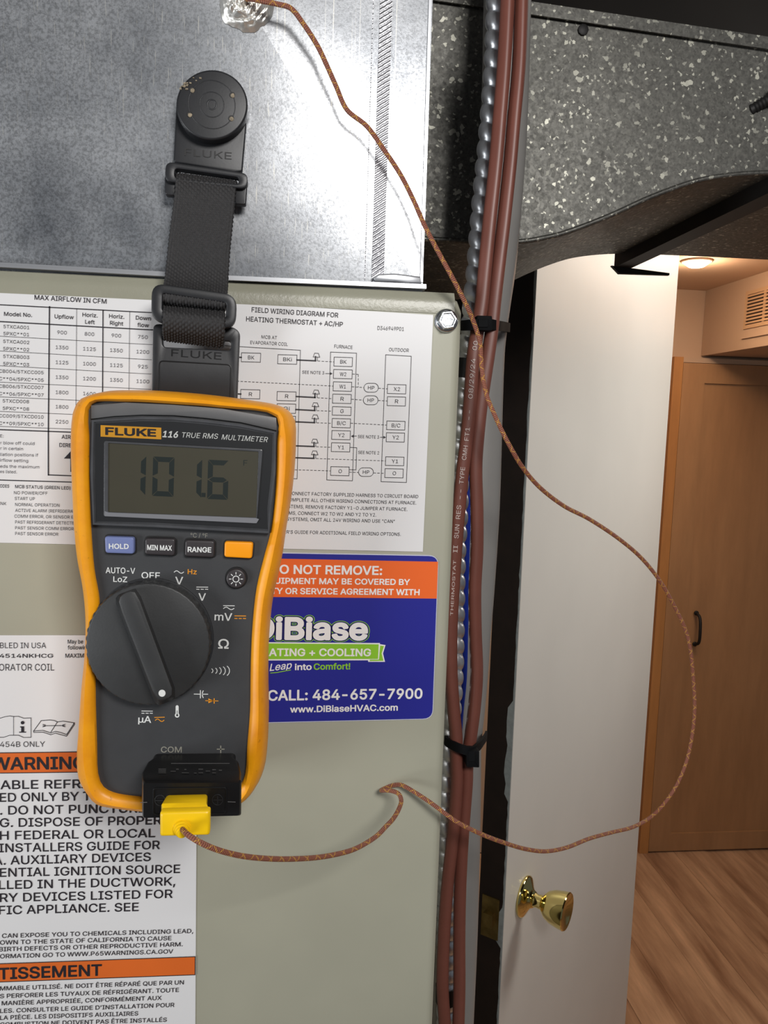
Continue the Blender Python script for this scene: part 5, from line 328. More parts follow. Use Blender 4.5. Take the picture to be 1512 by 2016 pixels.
["Ω",536,{"1":[[40,-10,226,-10,231,-7,233,-5,235,-1,234,105,229,111,203,120,179,134,156,154,140,176,128,200,120,229,115,263,116,300,121,332,130,360,144,385,164,408,183,423,207,435,234,443,268,446,298,443,329,435,354,422,373,408,393,384,405,360,414,334,420,300,420,264,416,229,408,200,394,173,380,154,359,135,338,123,307,111,302,105,301,-1,302,-5,304,-7,309,-10,496,-10,502,-6,504,-1,504,59,502,64,499,66,496,67,380,67,381,74,408,86,433,102,450,118,464,135,478,159,488,180,497,207,502,231,505,262,505,294,502,329,496,354,485,385,473,409,458,434,440,455,424,470,408,483,386,497,361,509,334,518,307,523,278,526,258,526,228,523,208,519,179,511,163,504,146,495,123,479,109,468,91,450,73,428,62,409,50,385,39,352,33,322,30,294,30,262,34,227,40,200,50,174,63,149,75,130,85,119,106,99,128,86,155,74,155,67,40,67,37,66,34,64,32,59,32,-1,34,-6]]}]
["µ",407,{"1":[[51,-153,115,-153,120,-150,123,-146,124,18,147,0,165,-8,194,-15,218,-15,239,-11,263,-1,281,12,292,23,300,33,309,20,319,10,331,2,342,-3,364,-8,383,-10,406,-10,411,-8,413,-5,415,-2,415,54,413,57,411,60,406,62,385,63,375,65,370,71,367,83,367,381,365,386,359,389,295,389,290,387,287,383,286,143,283,115,278,102,272,90,266,82,256,73,240,64,214,59,189,60,175,63,161,69,153,75,139,90,131,104,128,115,124,138,124,381,123,384,120,387,115,389,51,389,46,387,44,384,43,381,43,-144,45,-149]]}]
["°",316,{"0":[[147,283,170,283,194,288,216,298,235,313,253,332,264,352,270,369,273,387,273,407,268,433,259,453,244,474,227,490,211,500,194,508,169,513,142,512,123,508,103,499,85,486,70,471,56,452,48,431,43,409,43,386,47,366,57,342,70,324,87,308,104,296,122,288],[150,335,135,338,123,345,113,353,105,363,99,374,95,392,96,414,103,429,111,440,129,455,141,460,150,461,166,461,175,460,190,453,198,448,208,438,215,427,220,416,222,402,222,392,220,379,215,369,207,357,190,343,180,338,167,335]]}]""".split("\n"):
    _c, _a, _d = json.loads(_l); GL[_c] = (_a, _d)
from mathutils.geometry import tessellate_polygon
CAPU = 509.0
_g = {}
def _inside(p, L):
    c = False
    for i in range(len(L)):
        a, b = L[i-1], L[i]
        if (a.y > p.y) != (b.y > p.y) and p.x < (b.x-a.x)*(p.y-a.y)/(b.y-a.y)+a.x: c = not c
    return c
def weight(off):
    return 0 if off < 0.008 else 1 if off < 0.0175 else 2 if off < 0.0365 else 3 if off < 0.046 else 4 if off < 0.08 else 5
def glyph(c, w=None):
    """(advance, verts, tris) of one letter in one stroke weight"""
    if (c, w) not in _g:
        adv, d = GL[c]; k = str(w) if w is not None else min(d, default=None)
        L = [[Vector((p[i], p[i+1], 0)) for i in range(0, len(p), 2)] for p in d.get(k, [])]
        depth = [sum(_inside(l[0], m_) for m_ in L if m_ is not l) % 2 for l in L]
        vs, ts = [], []
        for l, dp in zip(L, depth):
            if dp: continue
            G = [l]+[h for h, hd in zip(L, depth) if hd and _inside(h[0], l)]
            b = len(vs); vs += [q for g_ in G for q in g_]; ts += [tuple(i+b for i in t) for t in tessellate_polygon(G)]
        _g[(c, w)] = (adv, vs, ts)
    return _g[(c, w)]
def layout(text):
    x = 0; xs = []; mn_, mx_ = None, 0
    for c in text:
        g = glyph(c); xs.append(x)
        if g[1]:
            lo = x+min(q.x for q in g[1]); hi = x+max(q.x for q in g[1])
            mn_ = lo if mn_ is None else min(mn_, lo); mx_ = max(mx_, hi)
        x += g[0]
    return xs, mn_ or 0, mx_
def flush_text():
    out = {}
    for q in TQ:
        text, vis = q['text'], q['vis']; i = text.find(vis); xs, _, _ = layout(text)
        _, v0, v1 = layout(vis); x0 = xs[i]+v0; wv = v1-v0
        A = W(q['pl'][0], q['pl'][1], q['y']); Bp = W(q['pr'][0], q['pr'][1], q['y'])
        u = Bp-A; ud = u.normalized(); up = Vector((-ud.z, 0, ud.x)); h = q['cap']*mm_per_px(q['pl'][0], q['pl'][1], q['y'])
        sx_ = u.length/wv; sy_ = h/CAPU; sh = q['shear']*0.7; d = q['off']*1.6*h
        tr = lambda p, xo: A+ud*((p.x+xo-x0)*sx_+p.y*sy_*sh)+up*(p.y*sy_)
        mb = out.setdefault((q['key'], q['mat']), MB())
        for c, xo in zip(text, xs):
            adv, v, t = glyph(c, weight(q['off']))
            if v: mb.add([tr(p, xo) for p in v], t)
    TQ.clear()
    return out

# ------------------------------------------------------------------ materials
def mat(name, base, rough=0.5, metal=0.0, spec=0.5, coat=0.0):
    m = bpy.data.materials.new(name); m.use_nodes = True
    b = m.node_tree.nodes['Principled BSDF']
    b.inputs['Base Color'].default_value = (*base, 1); b.inputs['Roughness'].default_value = rough
    b.inputs['Metallic'].default_value = metal; b.inputs['Specular IOR Level'].default_value = spec
    b.inputs['Coat Weight'].default_value = coat
    return m
def nd(m, t, **k):
    n = m.node_tree.nodes.new(t)
    for a, v in k.items():
        if a in n.inputs: n.inputs[a].default_value = v
        else: setattr(n, a, v)
    return n
def lk(m, a, b): m.node_tree.links.new(a, b)
def bs(m): return m.node_tree.nodes['Principled BSDF']
def coords(m, kind='Object', scale=(1, 1, 1), rot=(0, 0, 0)):
    tc = nd(m, 'ShaderNodeTexCoord'); mp = nd(m, 'ShaderNodeMapping')
    mp.inputs['Scale'].default_value = scale; mp.inputs['Rotation'].default_value = rot
    lk(m, tc.outputs[kind], mp.inputs['Vector']); return mp.outputs['Vector']
def noise(m, vec, scale, detail=3, rough=0.55):
    n = nd(m, 'ShaderNodeTexNoise'); n.inputs['Scale'].default_value = scale; n.inputs['Detail'].default_value = detail
    n.inputs['Roughness'].default_value = rough; lk(m, vec, n.inputs['Vector']); return n.outputs['Fac']
def ramp(m, fac, stops):
    r = nd(m, 'ShaderNodeValToRGB'); e = r.color_ramp.elements
    while len(e) < len(stops): e.new(0.5)
    for i, (p, c) in enumerate(stops):
        e[i].position = p; e[i].color = (c, c, c, 1) if isinstance(c, (int, float)) else (*c, 1)
    lk(m, fac, r.inputs['Fac']); return r.outputs['Color']
def mix(m, a, b, fac, mode='MIX'):
    n = nd(m, 'ShaderNodeMix'); n.data_type = 'RGBA'; n.blend_type = mode
    for s, i in ((fac, 0), (a, 6), (b, 7)):
        if isinstance(s, (int, float)): n.inputs[i].default_value = s
        elif isinstance(s, tuple): n.inputs[i].default_value = (*s, 1)
        else: lk(m, s, n.inputs[i])
    return n.outputs[2]
def bump(m, h, strength=0.3, dist=0.001, prev=None):
    n = nd(m, 'ShaderNodeBump'); n.inputs['Strength'].default_value = strength; n.inputs['Distance'].default_value = dist
    lk(m, h, n.inputs['Height'])
    if prev: lk(m, prev, n.inputs['Normal'])
    return n.outputs['Normal']
def math_(m, op, a, b=0.0):
    n = nd(m, 'ShaderNodeMath'); n.operation = op
    for i, s in enumerate((a, b)):
        if isinstance(s, (int, float)): n.inputs[i].default_value = s
        else: lk(m, s, n.inputs[i])
    return n.outputs[0]
def sr(r, g, b):
    f = lambda c: (c/255/12.92) if c/255 <= 0.04045 else ((c/255+0.055)/1.055)**2.4
    return (f(r), f(g), f(b))
def noisy(m, base, amp, scale, bstr=0.0, bscale=None, bdist=0.0005, detail=3, vec=None):
    v = vec or coords(m)
    n = noise(m, v, scale, detail)
    lo = tuple(max(0, c*(1-amp)) for c in base); hi = tuple(min(1, c*(1+amp)) for c in base)
    lk(m, ramp(m, n, [(0.3, lo), (0.7, hi)]), bs(m).inputs['Base Color'])
    if bstr: lk(m, bump(m, noise(m, v, bscale or scale*8, 2), bstr, bdist), bs(m).inputs['Normal'])
    return m

M = {}
# galvanised plenum
m = M['galv'] = mat('galvanised_sheet', (0.6, 0.6, 0.62), 0.38, 0.50)
v = coords(m); big = noise(m, v, 13, 5, 0.62); fine = noise(m, v, 800, 3, 0.75)
c1 = ramp(m, big, [(0.32, sr(128, 132, 138)), (0.68, sr(206, 209, 213))]); c2 = ramp(m, fine, [(0.38, 0.42), (0.60, 1.0)])
vs = coords(m, scale=(1500, 1500, 1.5)); scr = ramp(m, noise(m, vs, 1, 1), [(0.665, 0.0), (0.70, 1.0)])
vs2 = coords(m, scale=(500, 500, 3.2), rot=(0, math.radians(17), 0)); scr2 = ramp(m, noise(m, vs2, 1, 1), [(0.73, 0.0), (0.76, 1.0)])
patch = ramp(m, noise(m, v, 6, 2), [(0.36, 0.0), (0.55, 1.0)])
cc = mix(m, c1, c2, 0.85, 'MULTIPLY')
sall = math_(m, 'MULTIPLY', math_(m, 'MAXIMUM', scr, scr2), patch)
cc = mix(m, cc, sr(235, 232, 220), math_(m, 'MULTIPLY', sall, 0.42))
lk(m, cc, bs(m).inputs['Base Color'])
lk(m, ramp(m, fine, [(0.3, 0.33), (0.7, 0.22)]), bs(m).inputs['Roughness'])
lk(m, bump(m, fine, 0.10, 0.0002), bs(m).inputs['Normal'])
# rolled seam metal
m = M['galv_knurl'] = mat('rolled_galvanised_seam', sr(190, 192, 195), 0.33, 0.82)
v = coords(m, scale=(1, 1, 1), rot=(0, math.radians(35), 0)); wv = nd(m, 'ShaderNodeTexWave', bands_direction='Z'); wv.inputs['Scale'].default_value = 190; wv.inputs['Distortion'].default_value = 1.5
wv.inputs['Detail'].default_value = 2; wv.inputs['Detail Scale'].default_value = 4
lk(m, v, wv.inputs['Vector']); lk(m, bump(m, wv.outputs['Fac'], 0.55, 0.0004), bs(m).inputs['Normal'])
lk(m, ramp(m, wv.outputs['Fac'], [(0.2, sr(160, 160, 165)), (0.8, sr(215, 215, 220))]), bs(m).inputs['Base Color'])
M['galv_edge'] = mat('galvanised_edge', sr(176, 178, 182), 0.32, 0.6)
# old spangled duct
m = M['spangle'] = mat('spangled_duct', (0.3, 0.3, 0.29), 0.5, 0.75)
v = coords(m); dn = nd(m, 'ShaderNodeTexNoise'); dn.inputs['Scale'].default_value = 500; lk(m, v, dn.inputs['Vector'])
vd = nd(m, 'ShaderNodeVectorMath', operation='MULTIPLY_ADD'); lk(m, dn.outputs['Color'], vd.inputs[0]); vd.inputs[1].default_value = (0.0022, 0.0022, 0.0022); lk(m, v, vd.inputs[2])
def vor(sc):
    vo = nd(m, 'ShaderNodeTexVoronoi'); vo.inputs['Scale'].default_value = sc; lk(m, vd.outputs[0], vo.inputs['Vector'])
    sc_ = nd(m, 'ShaderNodeSeparateColor'); lk(m, vo.outputs['Color'], sc_.inputs[0]); return sc_
va, vb = vor(430), vor(760)
fk = math_(m, 'MAXIMUM', ramp(m, va.outputs[0], [(0.965, 0.0), (0.975, 1.0)]), ramp(m, vb.outputs[0], [(0.955, 0.0), (0.97, 0.9)]))
c1 = ramp(m, vb.outputs[1], [(0.0, sr(104, 103, 99)), (1.0, sr(128, 127, 121))])
c2 = ramp(m, noise(m, v, 330, 4, 0.7), [(0.3, 0.66), (0.7, 1.0)]); c3 = ramp(m, noise(m, v, 11, 4), [(0.3, 0.66), (0.75, 1.0)])
gr = mix(m, mix(m, c1, c2, 1.0, 'MULTIPLY'), c3, 0.8, 'MULTIPLY')
lk(m, mix(m, gr, sr(196, 195, 182), math_(m, 'MULTIPLY', fk, ramp(m, noise(m, v, 24, 2), [(0.35, 0.35), (0.6, 1.0)]))), bs(m).inputs['Base Color'])
lk(m, ramp(m, va.outputs[1], [(0.0, 0.46), (1.0, 0.60)]), bs(m).inputs['Roughness'])
M['blackmetal'] = noisy(mat('blackened_cleat', (0.008, 0.007, 0.007), 0.6), (0.009, 0.008, 0.008), 0.3, 60)
# cabinet paint
m = M['paint'] = mat('greige_enamel', sr(164, 163, 146), 0.42)
noisy(m, sr(163, 162, 145), 0.05, 14, 0.12, 900, 0.0001)
M['paint_rough'] = noisy(mat('greige_textured_enamel', sr(160, 159, 142), 0.33), sr(150, 149, 133), 0.06, 30, 0.45, 700, 0.0002)
M['zinc'] = noisy(mat('zinc_bolt', sr(190, 195, 200), 0.25, 0.95), sr(185, 190, 195), 0.2, 300, 0.2, 700)
M['paper'] = noisy(mat('label_paper', sr(226, 226, 226), 0.38), sr(224, 224, 225), 0.02, 10)
M['ink'] = mat('black_ink', sr(32, 27, 34), 0.5)
M['ink_grey'] = mat('dark_grey_ink', sr(66, 62, 68), 0.5)
M['orange_ink'] = noisy(mat('warning_orange', sr(222, 108, 40), 0.38), sr(220, 106, 40), 0.05, 30)
M['st_blue'] = mat('sticker_blue', sr(40, 42, 142), 0.35)
M['st_orange'] = mat('sticker_orange', sr(236, 106, 44), 0.35)
M['st_green'] = mat('sticker_green', sr(142, 200, 52), 0.35)
M['st_navy'] = mat('sticker_navy', sr(26, 28, 92), 0.35)
M['st_white'] = mat('sticker_white', sr(240, 238, 236), 0.35)
M['st_border'] = mat('sticker_border', sr(205, 208, 225), 0.35)
# meter
m = M['holster'] = mat('yellow_rubber_holster', sr(238, 150, 10), 0.42)
v = coords(m); a = ramp(m, noise(m, v, 30, 5, 0.65), [(0.25, sr(226, 136, 6)), (0.6, sr(250, 168, 16))])
sp = ramp(m, noise(m, v, 350, 2), [(0.70, 0.0), (0.78, 1.0)])
lk(m, mix(m, a, sr(120, 75, 20), math_(m, 'MULTIPLY', sp, 0.45)), bs(m).inputs['Base Color'])
lk(m, bump(m, noise(m, v, 600, 2), 0.15, 0.0002), bs(m).inputs['Normal'])
M['face'] = noisy(mat('charcoal_meter_face', sr(62, 63, 65), 0.45), sr(60, 61, 63), 0.06, 90, 0.25, 1500, 0.0001)
M['face_band'] = noisy(mat('grey_meter_band', sr(96, 96, 97), 0.4), sr(96, 96, 97), 0.12, 50, 0.15, 900, 0.0001)  # lighter grey than the face, with the band's sheen painted in
M['bezel'] = noisy(mat('smoky_window_frame', sr(74, 75, 78), 0.25), sr(72, 73, 76), 0.15, 120, 0.1, 500, 0.0001)
M['bezel_dark'] = mat('dark_window_mask', sr(44, 45, 48), 0.35)
M['lip'] = mat('display_lip_grey', sr(120, 121, 126), 0.4)
M['lcd'] = noisy(mat('lcd_olive', sr(70, 67, 54), 0.45), sr(72, 69, 56), 0.08, 25)
M['seg'] = mat('lcd_segment', sr(28, 38, 37), 0.45)
m = M['glass'] = bpy.data.materials.new('clear_display_lens'); m.use_nodes = True
nt = m.node_tree; nt.nodes.remove(nt.nodes['Principled BSDF'])
tr = nd(m, 'ShaderNodeBsdfTransparent'); gl = nd(m, 'ShaderNodeBsdfGlossy'); gl.inputs['Roughness'].default_value = 0.18
fr = nd(m, 'ShaderNodeFresnel'); fr.inputs['IOR'].default_value = 1.22; mx = nd(m, 'ShaderNodeMixShader')
tr.inputs['Color'].default_value = (0.86, 0.86, 0.85, 1)
lk(m, fr.outputs[0], mx.inputs[0]); lk(m, tr.outputs[0], mx.inputs[1]); lk(m, gl.outputs[0], mx.inputs[2]); lk(m, mx.outputs[0], nt.nodes['Material Output'].inputs['Surface'])
M['logo'] = mat('logo_plate_ochre', sr(222, 158, 42), 0.4)
M['white_print'] = mat('white_print', sr(222, 224, 222), 0.5)
M['grey_print'] = mat('grey_print', sr(136, 134, 124), 0.5)
M['orange_print'] = mat('orange_print', sr(232, 150, 30), 0.5)
M['key_dark'] = noisy(mat('dark_key', sr(58, 54, 56), 0.4), sr(56, 52, 54), 0.06, 200)
M['key_blue'] = mat('lavender_key', sr(112, 124, 172), 0.42)
M['key_yellow'] = mat('orange_key', sr(250, 158, 10), 0.4)
M['dial'] = noisy(mat('dial_black', sr(50, 51, 52), 0.5), sr(49, 50, 51), 0.08, 120, 0.2, 1200, 0.0001)
M['black_pl'] = noisy(mat('black_plastic', sr(34, 35, 38), 0.42), sr(33, 34, 37), 0.12, 150, 0.12, 900, 0.0001)
M['black_gloss'] = noisy(mat('black_adapter_plastic', sr(22, 22, 23), 0.34, 0, 0.35), sr(21, 21, 22), 0.1, 150, 0.1, 500, 0.0001)
M['web'] = noisy(mat('black_webbing', sr(42, 41, 42), 0.7), sr(43, 42, 43), 0.25, 900, 0.3, 2500, 0.0002)
M['rust'] = noisy(mat('gritty_hole_dirt', sr(150, 140, 122), 0.7), sr(140, 128, 108), 0.5, 900, 0.8, 1500, 0.0006)
M['plug'] = noisy(mat('yellow_plug', sr(250, 205, 10), 0.38), sr(248, 202, 12), 0.04, 90, 0.08, 500, 0.0001)
# thermocouple braid (uv: metres, turns)
m = M['braid'] = mat('brown_yellow_braid', sr(150, 84, 62), 0.45)
uv = nd(m, 'ShaderNodeTexCoord').outputs['UV']; sx = nd(m, 'ShaderNodeSeparateXYZ'); lk(m, uv, sx.inputs[0])
L_, A_ = sx.outputs[0], sx.outputs[1]
ph1 = math_(m, 'ADD', math_(m, 'MULTIPLY', L_, 1900.0*2), math_(m, 'MULTIPLY', A_, 2*math.pi*6))
ph2 = math_(m, 'SUBTRACT', math_(m, 'MULTIPLY', L_, 1900.0*2), math_(m, 'MULTIPLY', A_, 2*math.pi*6))
w_ = math_(m, 'MULTIPLY', math_(m, 'SINE', ph1), math_(m, 'SINE', ph2))
ph3 = math_(m, 'ADD', math_(m, 'MULTIPLY', L_, 2*math.pi/0.0052), math_(m, 'MULTIPLY', A_, 2*math.pi))
ph4 = math_(m, 'SUBTRACT', math_(m, 'MULTIPLY', L_, 2*math.pi/0.0071), math_(m, 'MULTIPLY', A_, 2*math.pi))
spk = ramp(m, w_, [(0.05, 0.25), (0.35, 1.0)])
fl = math_(m, 'MULTIPLY', ramp(m, math_(m, 'MAXIMUM', math_(m, 'SINE', ph3), math_(m, 'SINE', ph4)), [(0.90, 0.0), (0.975, 1.0)]), spk)
basec = ramp(m, math_(m, 'ADD', math_(m, 'MULTIPLY', w_, 0.5), 0.5), [(0.1, sr(92, 46, 36)), (0.8, sr(170, 106, 82))])
lk(m, mix(m, basec, sr(225, 172, 70), fl), bs(m).inputs['Base Color'])
lk(m, bump(m, w_, 0.6, 0.0003), bs(m).inputs['Normal'])
M['foil'] = noisy(mat('foil_tape', (0.85, 0.84, 0.80), 0.33, 0.8), (0.85, 0.83, 0.78), 0.1, 60, 0.5, 160, 0.0015)
M['brown'] = noisy(mat('brown_cable_jacket', sr(110, 64, 53), 0.42), sr(110, 64, 53), 0.07, 60)
M['armor'] = noisy(mat('armoured_conduit', sr(225, 227, 230), 0.36, 0.9), sr(225, 227, 230), 0.10, 300, 0.1, 500, 0.0001)
M['pvc'] = noisy(mat('grey_white_pipe', sr(134, 132, 129), 0.4), sr(134, 132, 129), 0.05, 25)
M['tan'] = mat('tan_insulation_edge', sr(150, 125, 90), 0.6)
M['bluew'] = mat('blue_cable', sr(16, 44, 150), 0.35)
M['tie'] = noisy(mat('black_nylon_tie', sr(14, 15, 17), 0.75, 0, 0.12), sr(14, 15, 17), 0.1, 200)
M['tape'] = mat('black_tape', sr(14, 14, 15), 0.5)
M['cable_print'] = mat('cable_print', sr(196, 180, 174), 0.6)
# background
M['door_white'] = noisy(mat('door_paint', sr(222, 219, 212), 0.4), sr(222, 219, 212), 0.03, 4, 0.1, 60, 0.001)
M['door_edge'] = noisy(mat('dark_door_edge', sr(34, 22, 17), 0.6), sr(32, 21, 16), 0.3, 40)  # dark stained wood, deepened in colour for the shade on this face
M['drip'] = noisy(mat('dried_paint', sr(150, 158, 158), 0.55), sr(150, 158, 158), 0.2, 80, 0.5, 200, 0.001)
M['brass'] = noisy(mat('polished_brass', (0.80, 0.67, 0.27), 0.10, 1.0), (0.80, 0.67, 0.27), 0.05, 20)
M['brass_dim'] = noisy(mat('shaded_brass', (0.30, 0.22, 0.08), 0.4, 0.9), (0.30, 0.22, 0.08), 0.3, 60)  # brass dimmed in colour for the shade on the latch edge
M['wall'] = noisy(mat('tan_wall_paint', sr(194, 166, 140), 0.7), sr(194, 166, 140), 0.02, 3, 0.1, 200, 0.001)
M['ceil'] = mat('hall_ceiling_paint', sr(200, 172, 146), 0.8)
M['dark_ceil'] = noisy(mat('dark_basement_ceiling', sr(30, 26, 23), 0.9), sr(30, 26, 23), 0.3, 6)  # near-black colour stands in for the unlit void above the trunk duct
def wood(name, lo, hi, sc, rough=0.4, rot=(0, 0, 0), k=1.0):
    m = mat(name, lo, rough); v = coords(m, scale=sc, rot=rot); n = noise(m, v, 1.0*k, 6, 0.6)
    n2 = noise(m, v, 5*k, 3, 0.6)
    c = mix(m, ramp(m, n, [(0.3, lo), (0.7, hi)]), ramp(m, n2, [(0.3, 0.75), (0.7, 1.0)]), 0.6, 'MULTIPLY')
    lk(m, c, bs(m).inputs['Base Color']); lk(m, bump(m, n2, 0.15, 0.001), bs(m).inputs['Normal']); return m
M['maple'] = wood('maple_closet_wood', sr(172, 128, 88), sr(188, 144, 102), (5, 5, 0.8), 0.45)
M['maple_lit'] = wood('maple_lit_edge', sr(186, 128, 72), sr(200, 142, 84), (8, 8, 1), 0.45)  # oranger copy of the maple, with the lit edge put into its colour
M['oak'] = wood('oak_laminate', sr(140, 98, 70), sr(232, 190, 152), (14, 1.6, 14), 0.42)
M['oak2'] = wood('oak_laminate_darker', sr(134, 92, 66), sr(226, 184, 146), (12, 1.4, 12), 0.42)
M['grille'] = mat('vent_grille', sr(196, 160, 124), 0.6)
M['grille_dark'] = mat('vent_dark', sr(40, 26, 18), 0.8)
m = M['lamp'] = mat('lamp_lens', (1, 0.9, 0.75), 0.5)
bs(m).inputs['Emission Color'].default_value = (1.0, 0.80, 0.55, 1); bs(m).inputs['Emission Strength'].default_value = 40
# ================================================================== SETTING
Z_CEIL = None
zf = 0.0
HB = 2.42                                       # y of the hall's far wall
zc = W(1385, 572, HB).z                         # hall ceiling height
zs = W(1385, 701, HB).z                         # soffit underside height
MB().box((-1.2, -2.0, -0.05), (3.2, 2.9, -0.004)).build('floor', M['oak'], None, kind='structure', origin=(0, 0, 0))
floor = bpy.data.objects['floor']
random.seed(5)
plank_me = {}
pw = 0.128; gap = 0.0006
for i in range(11):
    x0 = 0.20+i*pw; yo = 0.9-random.random()*0.9
    while yo < HB-0.02:
        y1 = min(yo+1.2, HB-0.005); y0 = max(yo, 0.9)
        if y1-y0 > 0.02:
            b = 0.0006; lo = (x0+gap/2, y0+gap/2); hi = (x0+pw-gap/2, y1-gap/2); dz = random.uniform(-.0003, .0003)
            P = lambda e, z: [Vector((lo[0]+e, lo[1]+e, z)), Vector((hi[0]-e, lo[1]+e, z)), Vector((hi[0]-e, hi[1]-e, z)), Vector((lo[0]+e, hi[1]-e, z))]
            MB().loft([P(0, -0.004), P(0, -b+dz), P(b, dz)], cap0=False).build('plank', M['oak'] if random.random() < .55 else M['oak2'], floor)
        yo += 1.2
# hall ceiling and walls
MB().box((-1.2, 0.75, zc), (3.2, 2.9, zc+0.05)).build('ceiling', M['ceil'], None, kind='structure')
MB().box((-1.2, HB+0.002, 0), (3.2, HB+0.09, zc)).build('wall_back', M['wall'], None, kind='structure')
xs_ = W(1385, 640, HB).x                        # side face of the soffit
MB().box((xs_, 1.2, zs), (3.2, HB, zc)).build('wall_soffit', M['wall'], None, kind='structure')
soffit = bpy.data.objects['wall_soffit']
# dark basement ceiling above the ducts, and the partition the door hangs in
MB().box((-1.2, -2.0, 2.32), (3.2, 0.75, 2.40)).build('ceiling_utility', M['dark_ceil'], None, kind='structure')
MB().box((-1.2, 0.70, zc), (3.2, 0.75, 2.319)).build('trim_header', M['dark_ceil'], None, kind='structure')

# vent grille on the soffit side (faces -x)
yv0 = CAM.y+(xs_-CAM.x)/((ray(1474, 600)).x)*ray(1474, 600).y
def Wx(px, py, x):
    r = ray(px, py); return CAM+r*((x-CAM.x)/r.x)
vg = thing('vent_grille', (xs_, Wx(1490, 600, xs_).y, Wx(1490, 640, xs_).z), 'small slatted vent grille on the side of the tan soffit', 'vent')
A = Wx(1474, 581, xs_); Bq = Wx(1472, 640, xs_); C2 = Wx(1509, 572, xs_)
yl, yr = A.y, C2.y; zt, zb = A.z, Bq.z
ye = yr-0.10
MB().box((xs_-0.004, ye, zb-0.012), (xs_-0.0005, yl+0.012, zb)).box((xs_-0.004, ye, zt), (xs_-0.0005, yl+0.012, zt+0.012)).box((xs_-0.004, yl, zb), (xs_-0.0005, yl+0.012, zt)).box((xs_-0.004, yr-0.006, zb), (xs_-0.0005, yr+0.006, zt)).build('frame', M['grille'], vg)
MB().box((xs_-0.0012, ye, zb), (xs_-0.0004, yl, zt)).build('backing', M['grille_dark'], vg)
for k in range(9):
    z = zb+(zt-zb)*(k+0.5)/9; h = (zt-zb)/9*0.30
    MB().add([(xs_-0.006, ye, z-h), (xs_-0.006, yl, z-h), (xs_-0.001, yl, z+h), (xs_-0.001, ye, z+h), (xs_-0.0065, ye, z-h+.001), (xs_-0.0065, yl, z-h+.001), (xs_-0.002, yl, z+h+.001), (xs_-0.002, ye, z+h+.001)],
             [(0, 1, 2, 3), (4, 5, 6, 7), (0, 1, 5, 4), (2, 3, 7, 6), (0, 3, 7, 4), (1, 2, 6, 5)]).build('slat', M['grille'], vg)
# trim strip along soffit side
q0 = Wx(1462, 664, xs_); q1 = Wx(1512, 655, xs_)
MB().box((xs_-0.006, q1.y-0.2, q0.z-0.006), (xs_, q0.y, q0.z+0.002)).build('trim_1', M['wall'], None, kind='structure')

# recessed downlight
dl = Wz(1372, 513, zc)
dlt = thing('ceiling_downlight', (dl.x, dl.y, zc), 'small round lit downlight in the tan hall ceiling', 'ceiling light')
lathe([(0, 0.044), (0.004, 0.046), (0.006, 0.040), (0.002, 0.036), (0.0005, 0.034)], Vector((dl.x, dl.y, zc)), Vector((0, 0, -1)), 32, Vector((0, 1, 0))).build('trim_ring', M['ceil'], dlt, smooth=True)
lathe([(0.0003, 0.036), (0.010, 0.034), (0.018, 0.022), (0.020, 0.0)], Vector((dl.x, dl.y, zc)), Vector((0, 0, -1)), 32, Vector((0, 1, 0))).build('lens', M['lamp'], dlt, smooth=True)
def point(name, loc, power, colr, r=0.03):
    l = bpy.data.lights.new(name, 'POINT'); l.energy = power; l.color = colr; l.shadow_soft_size = r
    o = bpy.data.objects.new(name, l); scene.collection.objects.link(o); o.location = loc; return o
point('downlight_bulb', (dl.x, dl.y, zc-0.06), 1.9, (1.0, 0.70, 0.48), 0.03)
area('hall_fill', (1.25, 1.5, zc-0.03), (1.25, 1.5, 0), 0.5, 7, (1.0, 0.76, 0.56))  # added area light that lifts the hall beyond the downlight
area('door_light', (1.15, 0.55, 2.02), (0.42, 0.85, 1.30), 0.35, 6.6, (1.0, 0.965, 0.91))  # unseen hall lamp, added to brighten the white door

# closet with panelled door (far wall of the hall)
cy = HB-0.02
cl = thing('closet', (W(1400, 1755, cy).x, cy, 0), 'maple closet front with one panelled door under the soffit', 'closet')
xl = W(1285, 1240, cy).x; xr = xl+0.75; ztp = W(1350, 704, cy).z
zbt = 0.0
MB().box((xl, cy-0.02, 0), (xl+0.035, HB, ztp)).build('side_stile', M['maple_lit'], cl)
MB().box((xl+0.035, cy-0.012, ztp-0.018), (xr, HB, ztp)).build('top_rail', M['wall'], cl, label='pale strip above the closet door')
dx0, dx1, dz0, dz1 = xl+0.037, xr, 0.006, ztp-0.02
sw = 0.085
cd = MB().box((dx0, cy-0.018, dz0), (dx0+sw, HB-0.002, dz1)).box((dx1-sw, cy-0.018, dz0), (dx1, HB-0.002, dz1)).box((dx0+sw, cy-0.018, dz0), (dx1-sw, HB-0.002, dz0+0.07)).box((dx0+sw, cy-0.018, dz1-0.07), (dx1-sw, HB-0.002, dz1)).build('door_frame', M['maple'], cl)
MB().box((dx0+sw, cy-0.008, dz0+0.07), (dx1-sw, HB-0.003, dz1-0.07)).build('door_panel', M['maple'], cl)
h1 = W(1371, 1207, cy-0.02); h2 = W(1368, 1268, cy-0.02)
hp = catmull([h1, h1+Vector((0.002, -0.022, -0.01)), (h1+h2)/2+Vector((0.0, -0.034, 0)), h2+Vector((0.002, -0.022, 0.01)), h2], sub=6)
hm = tube(hp, lambda L: 0.0055, 10)
for e in (h1, h2): hm2 = lathe([(0, 0.009), (0.004, 0.009), (0.005, 0.006)], e+Vector((0, 0.002, 0)), Vector((0, -1, 0)), 14); hm.v += []; hm.add(hm2.v, hm2.f, [(0, 0)]*sum(len(f) for f in hm2.f))
hm.build('pull_handle', M['blackmetal'], cl, smooth=True)

